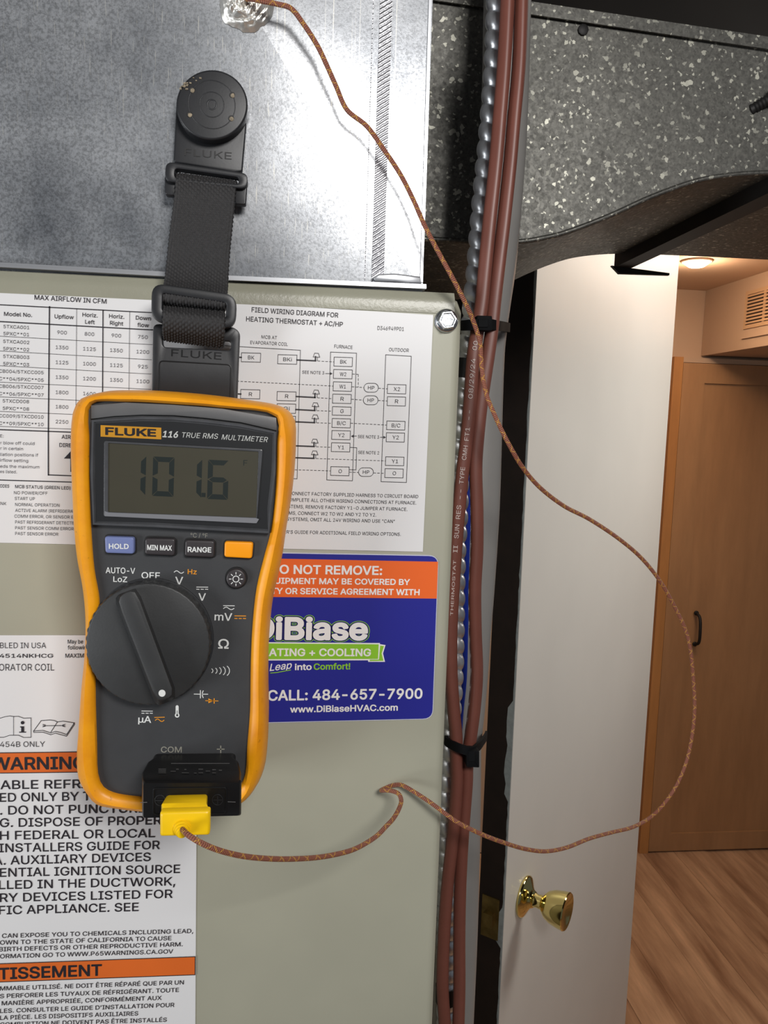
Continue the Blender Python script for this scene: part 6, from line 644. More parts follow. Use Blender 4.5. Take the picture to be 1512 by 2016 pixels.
# ---------------------------------------------------------------- open white door
yd = 0.56
E = W(1019, 1260, yd)
lo_, hi_ = yd, 3.0
for _ in range(50):
    md = (lo_+hi_)/2; Q = W(1284, 1260, md); d2 = math.hypot(Q.x-E.x, Q.y-E.y)
    if d2 > 0.71: hi_ = md
    else: lo_ = md
Hn = W(1284, 1260, lo_); dd = Vector((Hn.x-E.x, Hn.y-E.y, 0)).normalized(); nn = Vector((dd.y, -dd.x, 0))
zd0, zd1 = 0.012, 2.02
def dpt(a, b, z): return Vector((E.x, E.y, 0))+dd*a+nn*b+Vector((0, 0, z))
def dbox(mb, a0, a1, b0, b1, z0, z1):
    c = [dpt(a, b, z) for z in (z0, z1) for (a, b) in ((a0, b0), (a1, b0), (a1, b1), (a0, b1))]
    mb.add(c, [(0, 3, 2, 1), (4, 5, 6, 7), (0, 1, 5, 4), (1, 2, 6, 5), (2, 3, 7, 6), (3, 0, 4, 7)]); return mb
ob = dpt(0, 0, zd0)
dr = bpy.data.objects.new('door_1', None); col.objects.link(dr); dr.location = ob; dr['org'] = tuple(ob); tag(dr, kind='structure')
dbox(MB(), 0.0025, 0.71, -0.0345, 0, zd0, zd1).build('panel', M['door_white'], dr)
dbox(MB(), 0, 0.0025, -0.035, -0.001, zd0, zd1).build('door_edge', M['door_edge'], dr, label='dark unpainted latch edge')
# dried paint along the edge corner
random.seed(3); mb = MB(); z = 0.3; prev = None
while z < 2.0:
    # z -> pixel row is roughly linear; wider paint low on the edge
    base = 0.0012+0.0012*random.random()
    pxr = 845+(CAM.z-z)*F/0.98
    if 1385 < pxr < 1585: base = 0.006+0.003*random.random()
    if 1820 < pxr < 1900: base = random.choice([0.002, 0.010, 0.006])
    cur = (base, z)
    if prev: mb.add([dpt(-0.0005, -0.0005, prev[1]), dpt(-0.0005, -prev[0], prev[1]), dpt(-0.0005, -cur[0], cur[1]), dpt(-0.0005, -0.0005, cur[1]),
                     dpt(0, 0.0003, prev[1]), dpt(0, 0.0003, cur[1])], [(0, 1, 2, 3), (4, 0, 3, 5)])
    prev = cur; z += random.uniform(0.006, 0.014)
mb.build('dried_paint', M['drip'], dr)
# knob
def ray_door(px, py, b=0.0):
    r = ray(px, py); P0 = dpt(0, b, 0); t = (P0-CAM).dot(nn)/r.dot(nn); return CAM+r*t
K = ray_door(1031, 1764)
kb = lathe([(0, 0.027), (0.003, 0.0275), (0.005, 0.025), (0.008, 0.018), (0.012, 0.012), (0.016, 0.010)], K, nn, 36).build('knob_rosette', M['brass'], dr, smooth=True)
lathe([(0.014, 0.010), (0.020, 0.0085), (0.026, 0.0095), (0.029, 0.013), (0.034, 0.018), (0.042, 0.0215), (0.052, 0.0235), (0.060, 0.0245), (0.0615, 0.0235), (0.0605, 0.019), (0.057, 0.010), (0.056, 0.0)], K, nn, 40).build('knob', M['brass'], dr, smooth='auto', label='polished brass tulip knob')
zl = K.z
lp = dbox(MB(), -0.0015, 0.0, -0.030, -0.006, zl-0.028, zl+0.028).build('latch_plate', M['brass_dim'], dr)
dbox(MB(), -0.010, -0.0015, -0.024, -0.012, zl-0.009, zl+0.009).build('latch_bolt', M['brass_dim'], lp)
# wooden stud between the pipe and the door (dark)
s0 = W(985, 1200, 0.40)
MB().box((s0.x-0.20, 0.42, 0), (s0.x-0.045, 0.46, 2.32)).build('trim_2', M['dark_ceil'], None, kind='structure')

# ================================================================== TRUNK DUCT
yt, yt2 = 0.12, 0.36
bot = [(790, 468), (840, 471), (920, 475.5), (980, 477), (1031, 475.5), (1070, 469), (1107, 460), (1195, 427), (1284, 387), (1373, 356), (1440, 345), (1512, 341), (1600, 343), (1800, 354), (2200, 379), (2500, 396)]
bl = catmull([W(a, b, yt) for a, b in bot], sub=5)
top = [W(2500, 235, yt), W(1512, 90, yt), (W(1050, 20, yt)), W(790, -18, yt)]
tk = thing('trunk_duct', (bl[20].x, (yt+yt2)/2, bl[20].z), 'dull spangled metal trunk duct with curved lower edge, behind the cables', 'duct')
ring = lambda y: [Vector((p.x, y, p.z)) for p in bl+top]
MB().loft([ring(yt), ring(yt2)]).build('body', M['spangle'], tk)
tube([Vector((p.x, yt-0.001, p.z)) for p in bl], 0.0015, 8).build('hem', M['spangle'], tk, smooth=True)
tp = [W(2500, 232, yt-.002), W(1512, 88, yt-.002), W(1050, 18, yt-.002), W(790, -20, yt-.002)]
w2 = 0.0035
MB().loft([[p+Vector((0, 0, -w2)) for p in (tp[0], tp[-1])]+[p+Vector((0, 0, w2)) for p in (tp[-1], tp[0])],
           [p+Vector((0, -0.0012, -w2)) for p in (tp[0], tp[-1])]+[p+Vector((0, -0.0012, w2)) for p in (tp[-1], tp[0])]]).build('seam_strip', M['spangle'], tk)
# transverse cleat under the duct
cx = W(1512, 372, yt).x
c0 = W(1236, 512, yt2)
cxx = c0.x
zb_ = c0.z
MB().box((cxx-0.008, yt+0.002, zb_-0.005), (cxx+0.008, yt2+0.012, zb_+0.014)).build('cleat', M['blackmetal'], tk)
tip = Vector((cxx, yt2+0.012, zb_+0.002))
MB().add([tip+Vector((-0.012, 0, -0.006)), tip+Vector((0.045, 0, -0.010)), tip+Vector((0.045, 0, -0.012)), tip+Vector((-0.004, 0, -0.013)), tip+Vector((-0.012, -0.004, -0.006)), tip+Vector((0.045, -0.004, -0.010)), tip+Vector((0.045, -0.004, -0.012)), tip+Vector((-0.004, -0.004, -0.013))],
         [(0, 1, 2, 3), (4, 5, 6, 7), (0, 1, 5, 4), (1, 2, 6, 5), (2, 3, 7, 6), (3, 0, 4, 7)]).build('cleat_tab', M['blackmetal'], tk)
hb = W(1147, 60, yt)
lathe([(-0.001, 0.0032), (0.0015, 0.0032), (0.002, 0.0022)], hb, Vector((0, -1, 0)), 10).build('screw', M['blackmetal'], tk, smooth='auto')
hb = W(1486, 212, yt)
ax = Vector((0.75, -0.6, 0.45)).normalized()
lathe([(-0.002, 0.0035)]+[(0.001*k, 0.0034 if k % 2 else 0.0028) for k in range(0, 12)]+[(0.012, 0.0055), (0.016, 0.0055), (0.017, 0.004)], hb, ax, 12).build('screw', M['blackmetal'], tk, smooth='auto', label='long threaded screw sticking out')

# ================================================================== PLENUM
yp = 0.005
pl = thing('plenum_duct', (W(400, 560, yp).x, 0.2, W(400, 545, yp).z), 'bright galvanised sheet metal plenum standing on the greige cabinet', 'duct')
BR = W(832, 567, yp); xr_ = BR.x; zb0 = W(400, 541, yp).z
zb0 = W(800, 571, 0).z+0.0003
ztop = 2.26; xl_ = xr_-0.46; xm = (xl_+xr_)/2
TRp = Vector((xr_, yp, ztop))
# crease leaves the lower right corner through the photographed diagonal
cr = W(515, 57, yp)-BR; tpar = (xm-xr_)/cr.x; apz = min(BR.z+cr.z*tpar, (ztop+zb0)/2+0.2)
ap = Vector((BR.x+cr.x*(apz-BR.z)/cr.z, yp-0.0185, apz))
c4 = [Vector((xl_, yp, zb0)), Vector((xr_, yp, zb0)), TRp, Vector((xl_, yp, ztop))]
bk = [p+Vector((0, 0.40, 0)) for p in c4]
# subdivide near the crease for a softly rolled break
v_ = c4+[ap]+bk
def facet(a, b, c):
    return a, b, c
MB().add(v_, [(0, 1, 4), (1, 2, 4), (2, 3, 4), (3, 0, 4), (1, 0, 5, 6), (2, 1, 6, 7), (3, 2, 7, 8), (0, 3, 8, 5), (5, 8, 7, 6)]).build('body', M['galv'], pl)
def on_face(px, py):
    """point on the front facets"""
    for tri in ((c4[0], c4[1], ap), (c4[1], c4[2], ap)):
        n_ = (tri[1]-tri[0]).cross(tri[2]-tri[0]); r = ray(px, py); t = (tri[0]-CAM).dot(n_)/r.dot(n_); P = CAM+r*t
        ok = all((tri[(i+1) % 3]-tri[i]).cross(P-tri[i]).dot(n_) > -1e-9 for i in range(3))
        if ok: return P
    return W(px, py, yp)
# vertical lock seam, corner return, bottom flange
def vstrip(name, pxa, pxb, mt, th=0.0005, y0=-60, y1=556, seg=14, label=None):
    mb = MB(); L = []
    for k in range(seg+1):
        py = y0+(y1-y0)*k/seg; dx = -0.031*(py-560)
        a = on_face(pxa+dx, py); b = on_face(pxb+dx, py)
        a2 = a+Vector((0, -th, 0)); b2 = b+Vector((0, -th, 0))
        L.append([a, a2, b2, b])
    for k in range(seg):
        n0 = len(mb.v); mb.add(L[k]+L[k+1], [(0, 1, 5, 4), (1, 2, 6, 5), (2, 3, 7, 6)])
    return mb.build(name, mt, pl)
vstrip('lock_seam', 731, 755, M['galv_knurl'], 0.0005)
vstrip('corner_return', 826.5, 832, M['galv_edge'], 0.0008)
vstrip('roll_line', 717, 718.4, M['galv_knurl'], 0.0001)
mb = MB(); pts = [(-60, 530), (0, 533), (327, 549), (452, 554), (842, 573)]
pts0 = [(-60, 514), (0, 518), (327, 536.5), (452, 544), (838, 561)]
for k in range(4):
    a, b = W(*pts0[k], yp-0.001), W(*pts0[k+1], yp-0.001); c, d = W(*pts0[k+1], yp-0.004), W(*pts0[k], yp-0.004)
f0 = [W(*p, yp-0.0035) for p in pts0]
zt0 = [p.z for p in f0]
mb = MB()
for k in range(len(f0)-1):
    a, b = f0[k], f0[k+1]
    for (o0, o1, h0, h1) in ((0.0, 0.0054, 0.0, -0.0009), (0.0012, 0.0058, -0.0009, -0.0020)):
        P = []
        for p in (a, b):
            P += [Vector((p.x, yp+0.001, p.z+h0)), Vector((p.x, yp-o1, p.z+h0)), Vector((p.x, yp-o1, p.z+h1)), Vector((p.x, yp+0.001, p.z+h1))]
        mb.add(P, [(0, 1, 5, 4), (1, 2, 6, 5), (2, 3, 7, 6), (0, 3, 2, 1), (4, 5, 6, 7)])
mb.build('bottom_flange', M['galv_edge'], pl)
# torn tab of metal at the lower right corner
t0 = pxloop([(733, 548), (745, 541), (775, 540), (826, 546), (828, 560), (800, 560), (778, 557), (738, 556)], yp-0.0015)
slab(t0, yp+0.0005, yp-0.0042, 0.0008).build('corner_tab', M['galv_edge'], pl, smooth='auto')

# crumpled foil patch with the wire hole
random.seed(11); N1, N2 = 44, 26; vv = []; ff = []
cxp, cyp = 486, 8
from mathutils import noise as mn
for i in range(N2+1):
    for k in range(N1):
        a = 2*math.pi*k/N1; r = i/N2
        rad = 1.0+0.10*mn.noise(Vector((math.cos(a)*1.7, math.sin(a)*1.7, 3)))+0.06*mn.noise(Vector((math.cos(a)*5, math.sin(a)*5, 9)))
        px = cxp+54*r*rad*math.cos(a); py = cyp+56*r*rad*math.sin(a)
        P = on_face(px, py); q = Vector((px*0.055, py*0.055, 0))
        hgt = 0.0045*(1-r**3)*(0.55+abs(mn.noise(q*1.3))*1.3+0.35*abs(mn.noise(q*3.1)))+0.0003
        vv.append(P+Vector((0, -hgt, 0)))
for i in range(N2):
    for k in range(N1):
        j = (k+1) % N1; ff.append((i*N1+k, i*N1+j, (i+1)*N1+j, (i+1)*N1+k))
MB().add(vv, ff).build('foil_patch', M['foil'], None, smooth=True, label='crumpled shiny foil tape patch where the wire enters the plenum', cat='foil tape')

# ================================================================== CABINET
cb = thing('furnace_coil_cabinet', (W(430, 1200, 0).x, 0.28, 0), 'greige painted metal furnace coil cabinet covered with labels', 'furnace')
xe = W(908, 700, 0).x
TLz = W(0, 545, 0).z
ztc = W(800, 571, 0).z-0.0042
xw0 = xe-0.53
# front skin with rolled top edge (profile extruded along x) and rounded right edge
prof = [(0.0115, 0.0045), (0.006, 0.0048), (0.0025, 0.0035), (0.0008, 0.0012), (0, -0.003)]
ring_out = []
def zt_at(x): return ztc+(xe-x)*0.0
def cab_ring(y, ins, z1):
    pts = [Vector((xw0, y, 0.02)), Vector((xe-ins, y, 0.02)), Vector((xe-ins, y, z1-0.006)), Vector((xe-ins-0.0018, y, z1-0.0018)), Vector((xe-ins-0.006, y, z1)), Vector((xw0, y, z1))]
    return pts
rr = 0.003
rings = [cab_ring(0.55, 0, ztc+0.003)]
rings.append(cab_ring(0.006, 0, ztc+0.003)); rings.append(cab_ring(0.003, 0.0003, ztc+0.0015)); rings.append(cab_ring(0.001, 0.0011, ztc-0.0012)); rings.append(cab_ring(0.0, 0.003, ztc-0.0040))
MB().loft(rings).build('body', M['paint'], cb, smooth='auto')
# textured top flange band
mb = MB()
t1 = [Vector((xw0, 0.003, ztc+0.0035)), Vector((xe-0.006, 0.003, ztc+0.0035)), Vector((xe-0.006, 0.0005, ztc-0.0008)), Vector((xw0, 0.0005, ztc-0.0008))]
mb.loft([[Vector((xw0, y, z)) for y, z in ((0.006, ztc+0.0042), (0.0022, ztc+0.0042), (0.0002, ztc+0.0015), (-0.0006, ztc-0.001), (-0.0004, ztc-0.0055), (0.004, ztc-0.006))],
         [Vector((xe-0.004, y, z)) for y, z in ((0.006, ztc+0.0042), (0.0022, ztc+0.0042), (0.0002, ztc+0.0015), (-0.0006, ztc-0.001), (-0.0004, ztc-0.0055), (0.004, ztc-0.006))]])
mb.build('top_flange', M['paint_rough'], cb, smooth='auto')
# hex flange bolt
bc = W(878, 632, 0)
bo = lathe([(0.0, 0.0052), (0.0008, 0.0054), (0.0016, 0.0050), (0.002, 0.0044)], bc, Vector((0, -1, 0)), 32).build('bolt', M['zinc'], cb, smooth='auto')
hx = [[bc+Vector((math.cos(math.radians(60*k+8))*r, -d, math.sin(math.radians(60*k+8))*r)) for k in range(6)] for d, r in ((0.0015, 0.0046), (0.0042, 0.0046), (0.0050, 0.0040), (0.0050, 0.0034), (0.0043, 0.0030))]
MB().loft(hx).build('bolt_head', M['zinc'], bo)

YL, YT = -0.0004, -0.00062
def sheet(name, pts, mt, r=0.0, th=0.0004, label=None, par=None, y=0.0):
    P = pxloop(pts, y-th)
    if r: P = rquad(P, r)
    return slab(P, y, y-th, 0.00005, 1).build(name, mt, par or cb, label=label)
wl = sheet('wiring_label', [(-310, 549), (853, 620), (832.5, 1086.5), (-310, 1062)], M['paper'], label='white label with airflow table and wiring diagram')
wn = sheet('warning_label', [(-300, 1251), (389, 1250.5), (384, 2120), (-300, 2147)], M['paper'], label='white rating and refrigerant warning label with orange bars')
st = sheet('contractor_sticker', [(300, 1083), (864, 1093.3), (852.5, 1416), (300, 1429)], M['st_border'], r=0.005, label='blue and orange service sticker with phone number')
ys = -0.0004
yi = ys-0.0002
def flatpoly(pts, y): 
    return pxloop(pts, y)
P = rquad(pxloop([(302, 1085), (862.5, 1095), (851, 1414.5), (302, 1427)], yi), 0.0045)
mb = MB(); mb.add(P, [tuple(range(len(P)))]); mb.build('blue_ground', M['st_blue'], st)
mb = MB(); poly(mb, [(302, 1095), (862.5, 1106), (860, 1178.5), (302, 1173)], yi-0.00005); mb.build('orange_band', M['st_orange'], st)
# green ribbon
mb = MB(); poly(mb, [(420, 1263.5), (748, 1266), (746.5, 1300), (420, 1300.5)], yi-0.0001)
poly(mb, [(724, 1296), (747, 1299.5), (747, 1268), (759, 1270), (754, 1286.5), (758, 1303), (725, 1303)], yi-0.00009); mb.build('ribbon_border', M['st_white'], st)
mb = MB(); poly(mb, [(420, 1265.8), (745.6, 1268.5), (744.3, 1297.3), (420, 1298)], yi-0.00015)
poly(mb, [(728, 1298.5), (746, 1298.5), (748.5, 1271), (756, 1272), (751.5, 1286.5), (755, 1301), (728, 1301.5)], yi-0.00012); mb.build('ribbon', M['st_green'], st)
ysx = yi-0.0002
S = 'sticker'
T(S, 'DO NOT REMOVE:', (551, 1129), (751.4, 1131.5), 17, ysx, 'st_white', vis='O NOT REMOVE:', off=0.028)
T(S, 'THIS EQUIPMENT MAY BE COVERED BY', (553.8, 1149), (806.4, 1151.5), 11.4, ysx, 'st_white', vis='IPMENT MAY BE COVERED BY', off=0.028)
T(S, 'WARRANTY OR SERVICE AGREEMENT WITH', (545, 1169), (825.5, 1171.5), 11.6, ysx, 'st_white', vis='Y OR SERVICE AGREEMENT WITH', off=0.026)
for o_, mt, dz in ((0.095, 'st_green', 0.0), (0.078, 'st_navy', 0.00005), (0.042, 'st_white', 0.0001)):
    T(S, 'DiBiase', (545, 1257.5), (721, 1258.5), 42, yi-0.00005-dz, mt, vis='iBiase', off=o_)
T(S, 'HEATING + COOLING', (530, 1291.2), (729.5, 1291.5), 14.6, ysx, 'st_white', vis='ATING + COOLING', off=0.03)
T(S, 'Leap', (531, 1321), (573, 1316), 14, ysx, 'st_white', off=0.015, shear=0.45)
T(S, 'into', (581, 1319), (613, 1318.5), 12, ysx, 'st_white', off=0.03)
T(S, 'Comfort!', (618, 1318.3), (689.5, 1317.5), 12, ysx, 'st_green', off=0.02)
T(S, 'CALL: 484-657-7900', (528, 1379), (830.7, 1374.8), 20.3, ysx, 'st_white', off=0.034)
T(S, 'www.DiBiaseHVAC.com', (571.7, 1402.6), (782.6, 1398.6), 12.4, ysx, 'st_white', off=0.028)
mb = MB(); stroke(mb, [(533, 1325), (545, 1324), (572, 1319)], 1.6, ysx); mb.build('swash', M['st_green'], st)

# ---- airflow table
A_ = 'wiring'; yk = YT
T(A_, 'MAX AIRFLOW IN CFM', (68, 589.7), (209.5, 597.8), 9.2, yk, 'ink', off=0.016)
for s, a, b, c, d in (('Model No.', 8, 621.5, 62.9, 624), ('Upflow', 107.5, 626.3, 145, 628.3), ('Horiz.', 162.3, 623, 192, 625), ('Left', 167.6, 637, 186.2, 638.2),
                      ('Horiz.', 214.8, 625.7, 244.4, 627.6), ('Right', 216.5, 639.3, 242.3, 641), ('Down', 267.3, 628.9, 296.3, 631), ('flow', 270.5, 643, 292.7, 644.4)):
    T(A_, s, (a, b), (c, d), 7.6, yk, 'ink', off=0.016)
for s, v, a, b, c, d in (('5TXCA001', None, 6.8, 645.8, 57.6, 648.3), ('5PXC**01', None, 6.8, 659.6, 57.2, 662), ('5TXCA002', None, 6.3, 675, 57.6, 677.5), ('5PXC**02', None, 6.3, 689.4, 57.2, 691.8),
                         ('5TXCB003', None, 6.3, 704.5, 57.6, 706.8), ('5PXC**03', None, 6.3, 719, 57.2, 721.3), ('5TXCB004/5TXCC005', 'CB004/5TXCC005', -2, 733.6, 85.7, 736.8),
                         ('5PXC**04/5PXC**05', 'C**04/5PXC**05', -2, 748.4, 85.7, 751.6), ('5TXCB006/5TXCC007', 'CB006/5TXCC007', -2, 763.3, 85.7, 766.2), ('5PXC**06/5PXC**07', 'C**06/5PXC**07', -2, 778, 85.7, 781),
                         ('5TXCD008', None, 5.3, 792.2, 57, 794), ('5PXC**08', None, 5.5, 806.8, 57, 808.6), ('5TXCC009/5TXCD010', 'CC009/5TXCD010', -2, 821.6, 85.7, 824.2), ('5PXC**09/5PXC**10', 'C**09/5PXC**10', -2, 836.3, 85.7, 838.8)):
    T(A_, s, (a, b), (c, d), 6.6, yk, 'ink', vis=v, off=0.002)
rows = [(658, '900 800 900 750'), (687.5, '1350 1125 1350 1200'), (717, '1125 1000 1125 925'), (746.3, '1350 1200 1350 1100'), (776, '1800 1600'), (804.5, '1800'), (833.8, '2250')]
for by, vals in rows:
    for c, s in zip((122, 176, 229, 281), vals.split()):
        hw = 9.4 if len(s) == 3 else 12.4; sl = 0.058-0.00007*(by-620); y0 = by+(c-122)*sl*1.02
        T(A_, s, (c-hw, y0-hw*sl), (c+hw, y0+hw*sl), 7.0, yk, 'ink_grey', off=0.0)
ln = MB(); sla = lambda y: 0.055-0.00007*(y-600)
for pts, w in (([(-290, 583), (0, 599.9), (298.4, 615.5)], 2.0), ([(-290, 616), (0, 633), (300, 649.6)], 2.2), ([(97.4, 604), (95.2, 850), (95.2, 935)], 2.6), ([(202.8, 611), (201.8, 800)], 2.2),
               ([(150.9, 608), (149.0, 850)], 0.9), ([(255.4, 613), (253.5, 800)], 0.9), ([(-290, 645), (0, 661.7), (300, 678.6)], 0.8), ([(-290, 675), (0, 690.9), (298, 708.3)], 0.8),
               ([(-290, 705), (0, 719.9), (297, 736.4)], 0.8), ([(-290, 738), (0, 752.2), (297, 766.5)], 0.8), ([(-290, 768), (0, 781.3), (200, 790.2)], 0.8), ([(-290, 798), (0, 809.8), (200, 818.2)], 0.8),
               ([(-290, 828), (0, 839.5), (200, 847)], 0.8), ([(-290, 834), (0, 845.8), (200, 853)], 2.2), ([(95.2, 935), (200, 939)], 2.0), ([(-290, 935), (0, 945), (200, 951)], 2.0)):
    stroke(ln, pts, w, yk)
poly(ln, [(125.7, 902.7), (149, 878), (172, 904)], yk); poly(ln, [(138.4, 902), (160, 902.6), (160, 930), (138.4, 929)], yk)
T(A_, 'AIRFLOW', (121.3, 863.5), (139, 864.3), 7.6, yk, 'ink', vis='AIR', off=0.016)
T(A_, 'DIRECTION', (116.8, 879.6), (140.5, 880.7), 7.6, yk, 'ink', vis='DIRE', off=0.016)
for s, b, x1, x0 in (('E:', 861.5, 6.7, 0), ('r blow off could', 875.2, 68, 0.7), ('r in certain', 886, 45.4, 0.7), ('llation positions if', 898, 75, 0), ('irflow setting', 909.3, 55.4, 0), ('eds the maximum', 921.3, 77.4, 0), ('es listed.', 931.6, 33, 0)):
    T(A_, s, (x0, b-0.6), (x1, b+x1*0.013), 6.2, yk, 'ink_grey', off=0.0)
T(A_, 'CODES', (0, 959.6), (17.9, 960.1), 6.4, yk, 'ink', vis='ODES', off=0.014)
T(A_, 'MCB STATUS (GREEN LED)', (29.8, 960.8), (138.4, 964), 6.4, yk, 'ink', off=0.014)
T(A_, 'BLINK', (1.2, 994.1), (12.2, 994.5), 6.2, yk, 'ink', vis='NK', off=0.0)
for s, b, x0, x1 in (('NO POWER/OFF', 972.9, 27.5, 93.5), ('START UP', 984.2, 29, 68.5), ('NORMAL OPERATION', 996.1, 29.8, 117), ('ACTIVE ALARM (REFRIGERA', 1007.6, 29.8, 143.6), ('COMM ERROR, OR SENSOR E', 1019, 28.3, 144),
                     ('PAST REFRIGERANT DETECTE', 1030.6, 29.8, 145.8), ('PAST SENSOR COMM ERROR', 1042, 29.8, 145), ('PAST SENSOR ERROR', 1053.2, 29.8, 114.6)):
    T(A_, s, (x0, b), (x1, b+(x1-x0)*0.019), 6.2, yk, 'ink', off=0.002)
# ---- wiring diagram
for s, a, b, c, d, cap, bo_ in (('FIELD WIRING DIAGRAM FOR', 495.5, 614, 665.6, 625.2, 9.2, .016), ('HEATING THERMOSTAT + AC/HP', 484.7, 632.2, 674.7, 643.2, 9.2, .016), ('D346949P01', 743, 649.4, 795, 651.6, 7.4, .0),
                           ('MCB AT', 514.8, 666.2, 545.3, 668, 6.4, .006), ('EVAPORATOR COIL', 492.7, 677, 566.6, 681, 6.4, .006), ('FURNACE', 658, 685, 694, 687.2, 6.6, .006), ('OUTDOOR', 765.7, 691.3, 804.7, 693.2, 6.6, .006),
                           ('SEE NOTE 3', 595, 735.4, 638.3, 737.2, 6.0, .0), ('SEE NOTE 3', 704.8, 862.2, 746.4, 863.6, 6.0, .0), ('SEE NOTE 2', 705.3, 893.3, 746.4, 894.7, 6.0, .0)):
    T(A_, s, (a, b), (c, d), cap, yk, 'ink', off=bo_)
for full, vis, a, b, c, d in (('CONNECT FACTORY SUPPLIED HARNESS TO CIRCUIT BOARD', 'ONNECT FACTORY SUPPLIED HARNESS TO CIRCUIT BOARD', 574.9, 974.5, 823.3, 980.9), ('COMPLETE ALL OTHER WIRING CONNECTIONS AT FURNACE.', 'MPLETE ALL OTHER WIRING CONNECTIONS AT FURNACE.', 576, 987, 819.5, 993.3),
                              ('SYSTEMS, REMOVE FACTORY Y1-O JUMPER AT FURNACE.', 'TEMS, REMOVE FACTORY Y1-O JUMPER AT FURNACE.', 572.6, 1000.2, 802, 1005.9), ('SYSTEMS, CONNECT W2 TO W2 AND Y2 TO Y2.', 'MS, CONNECT W2 TO W2 AND Y2 TO Y2.', 568.8, 1012.9, 740.6, 1016.9),
                              ('SYSTEMS, OMIT ALL 24V WIRING AND USE "CAN"', 'YSTEMS, OMIT ALL 24V WIRING AND USE "CAN"', 569.9, 1025, 777.2, 1029.6), ("INSTALLER'S GUIDE FOR ADDITIONAL FIELD WIRING OPTIONS.", "R'S GUIDE FOR ADDITIONAL FIELD WIRING OPTIONS.", 564.3, 1050.3, 789.2, 1055)):
    T(A_, full, (a, b), (c, d), 6.6, yk, 'ink', vis=vis, off=0.004)
def boxes(mb, x0, y0, x1, y1, txt=None, w=1.0):
    s = 0.05-0.00006*(y0-690); lean = -0.035*(y1-y0)
    dy = (x1-x0)*s*0.5
    stroke(mb, [(x0, y0-dy*0), (x1, y0+dy*2*0.6), (x1+lean, y1), (x0+lean, y1-dy*2*0.6)], w, yk, closed=True)
    if txt:
        wd = {1: 6.5, 2: 12.5, 3: 17}[len(txt)]; cxm = (x0+x1)/2; by = (y0+y1)/2+3.6
        T(A_, txt, (cxm-wd/2, by-0.2), (cxm+wd/2, by+0.3), 7.2, yk, 'ink', off=0.0)
for b in ((475.6, 694.3, 513.4, 713, 'BK'), (547.3, 698, 584.8, 717, 'BKi'), (657.9, 702.9, 694, 721.6, 'BK'), (657, 727.3, 693.7, 745.8, 'W2'), (656.5, 751.5, 692.6, 770.3, 'W1'), (655.3, 775.7, 691.8, 794.4, 'R'),
          (654.8, 800.4, 691.5, 818, 'G'), (654.2, 823.7, 690.3, 842.2, 'B/C'), (653.6, 847.4, 690, 865.6, 'Y2'), (652.9, 871.5, 689.3, 889.7, 'Y1'), (651.5, 918.5, 687.7, 936.5, 'O'), (763.1, 756.6, 799.5, 775.4, 'X2'),
          (762.9, 780.8, 798.7, 799.3, 'R'), (761.7, 828.6, 797.6, 846.5, 'B/C'), (761, 851.7, 796.6, 870.4, 'Y2'), (759.5, 899.2, 795.5, 916.9, 'Y1'), (758.3, 922.5, 794.1, 940.8, 'O'), (474.2, 766.6, 512, 785.3, 'R'),
          (545.8, 770.6, 583.1, 789.3, 'R'), (545.8, 794.7, 582.5, 813.8, 'Gi'), (545, 818.5, 582, 838, 'B/C')):
    boxes(ln, *b)
for x0, y0, x1, y1 in ((716.5, 754.6, 745, 772), (715.4, 779, 744.4, 796.7), (706, 921, 735.2, 937.8)):
    r = (y1-y0)/2; cyy = (y0+y1)/2; pts = [(x1-r+r*math.cos(a), cyy+r*math.sin(a)) for a in [math.radians(-90+18*k) for k in range(11)]]+[(x0+r+r*math.cos(a), cyy+r*math.sin(a)) for a in [math.radians(90+18*k) for k in range(11)]]
    stroke(ln, pts, 1.0, yk, closed=True); T(A_, 'HP', ((x0+x1)/2-6.3, cyy+3.3), ((x0+x1)/2+6.3, cyy+3.8), 7, yk, 'ink', off=0.0)
for pts in ([(440, 680.4), (472.8, 682.4), (591.4, 689.5), (585, 942.6), (440, 936)], [(650.8, 693), (702, 695.2), (694, 946.4), (643.4, 944.8), (650.8, 693)], [(759.4, 698.3), (809.8, 701.4), (800.2, 949.8), (750.3, 948.2), (759.4, 698.3)], [(689.3, 880.7), (702.4, 881.4), (701, 925), (687.7, 924.6)]):
    stroke(ln, pts, 1.0, yk)
for (x0, y0, x1, y1), nx, ny, (ex, ey) in (((584.8, 708.6, 621.5, 710.3), 623, 695.2, (657.9, 712.3)), ((583.1, 780.5, 620.6, 782.5), 622.5, 767.7, (655.3, 784.8)), ((582.5, 806.1, 620, 808.1), 621, 792.7, (654.8, 809.5)),
                                          ((582.5, 830.3, 619.5, 832), 620.7, 816.6, (654.2, 833.3)), ((575, 877.3, 618.7, 879), 619.8, 864.3, (652.9, 880.7)), ((575, 900.8, 618.3, 902.3), 619.6, 887.5, (759.3, 907.3))):
    stroke(ln, [(x0, y0), (x1, y1)], 2.6, yk); stroke(ln, [(x1-0.6, y1), (x1-0.3, ny+7)], 2.6, yk)
    stroke(ln, [(nx-3.6, ny), (nx+3.8, ny+0.4), (nx+6.6, ny+8), (nx-6.4, ny+7.4)], 1.0, yk, closed=True); stroke(ln, [(nx+2, ny+8), (nx+2, y1)], 0.9, yk)
    stroke(ln, [(x1+4, y1+0.3), (ex, ey)], 0.9, yk, dash=(5, 2.6))
stroke(ln, [(466, 703), (475, 703.4)], 2.6, yk); stroke(ln, [(466, 775.3), (474.2, 775.7)], 2.6, yk)
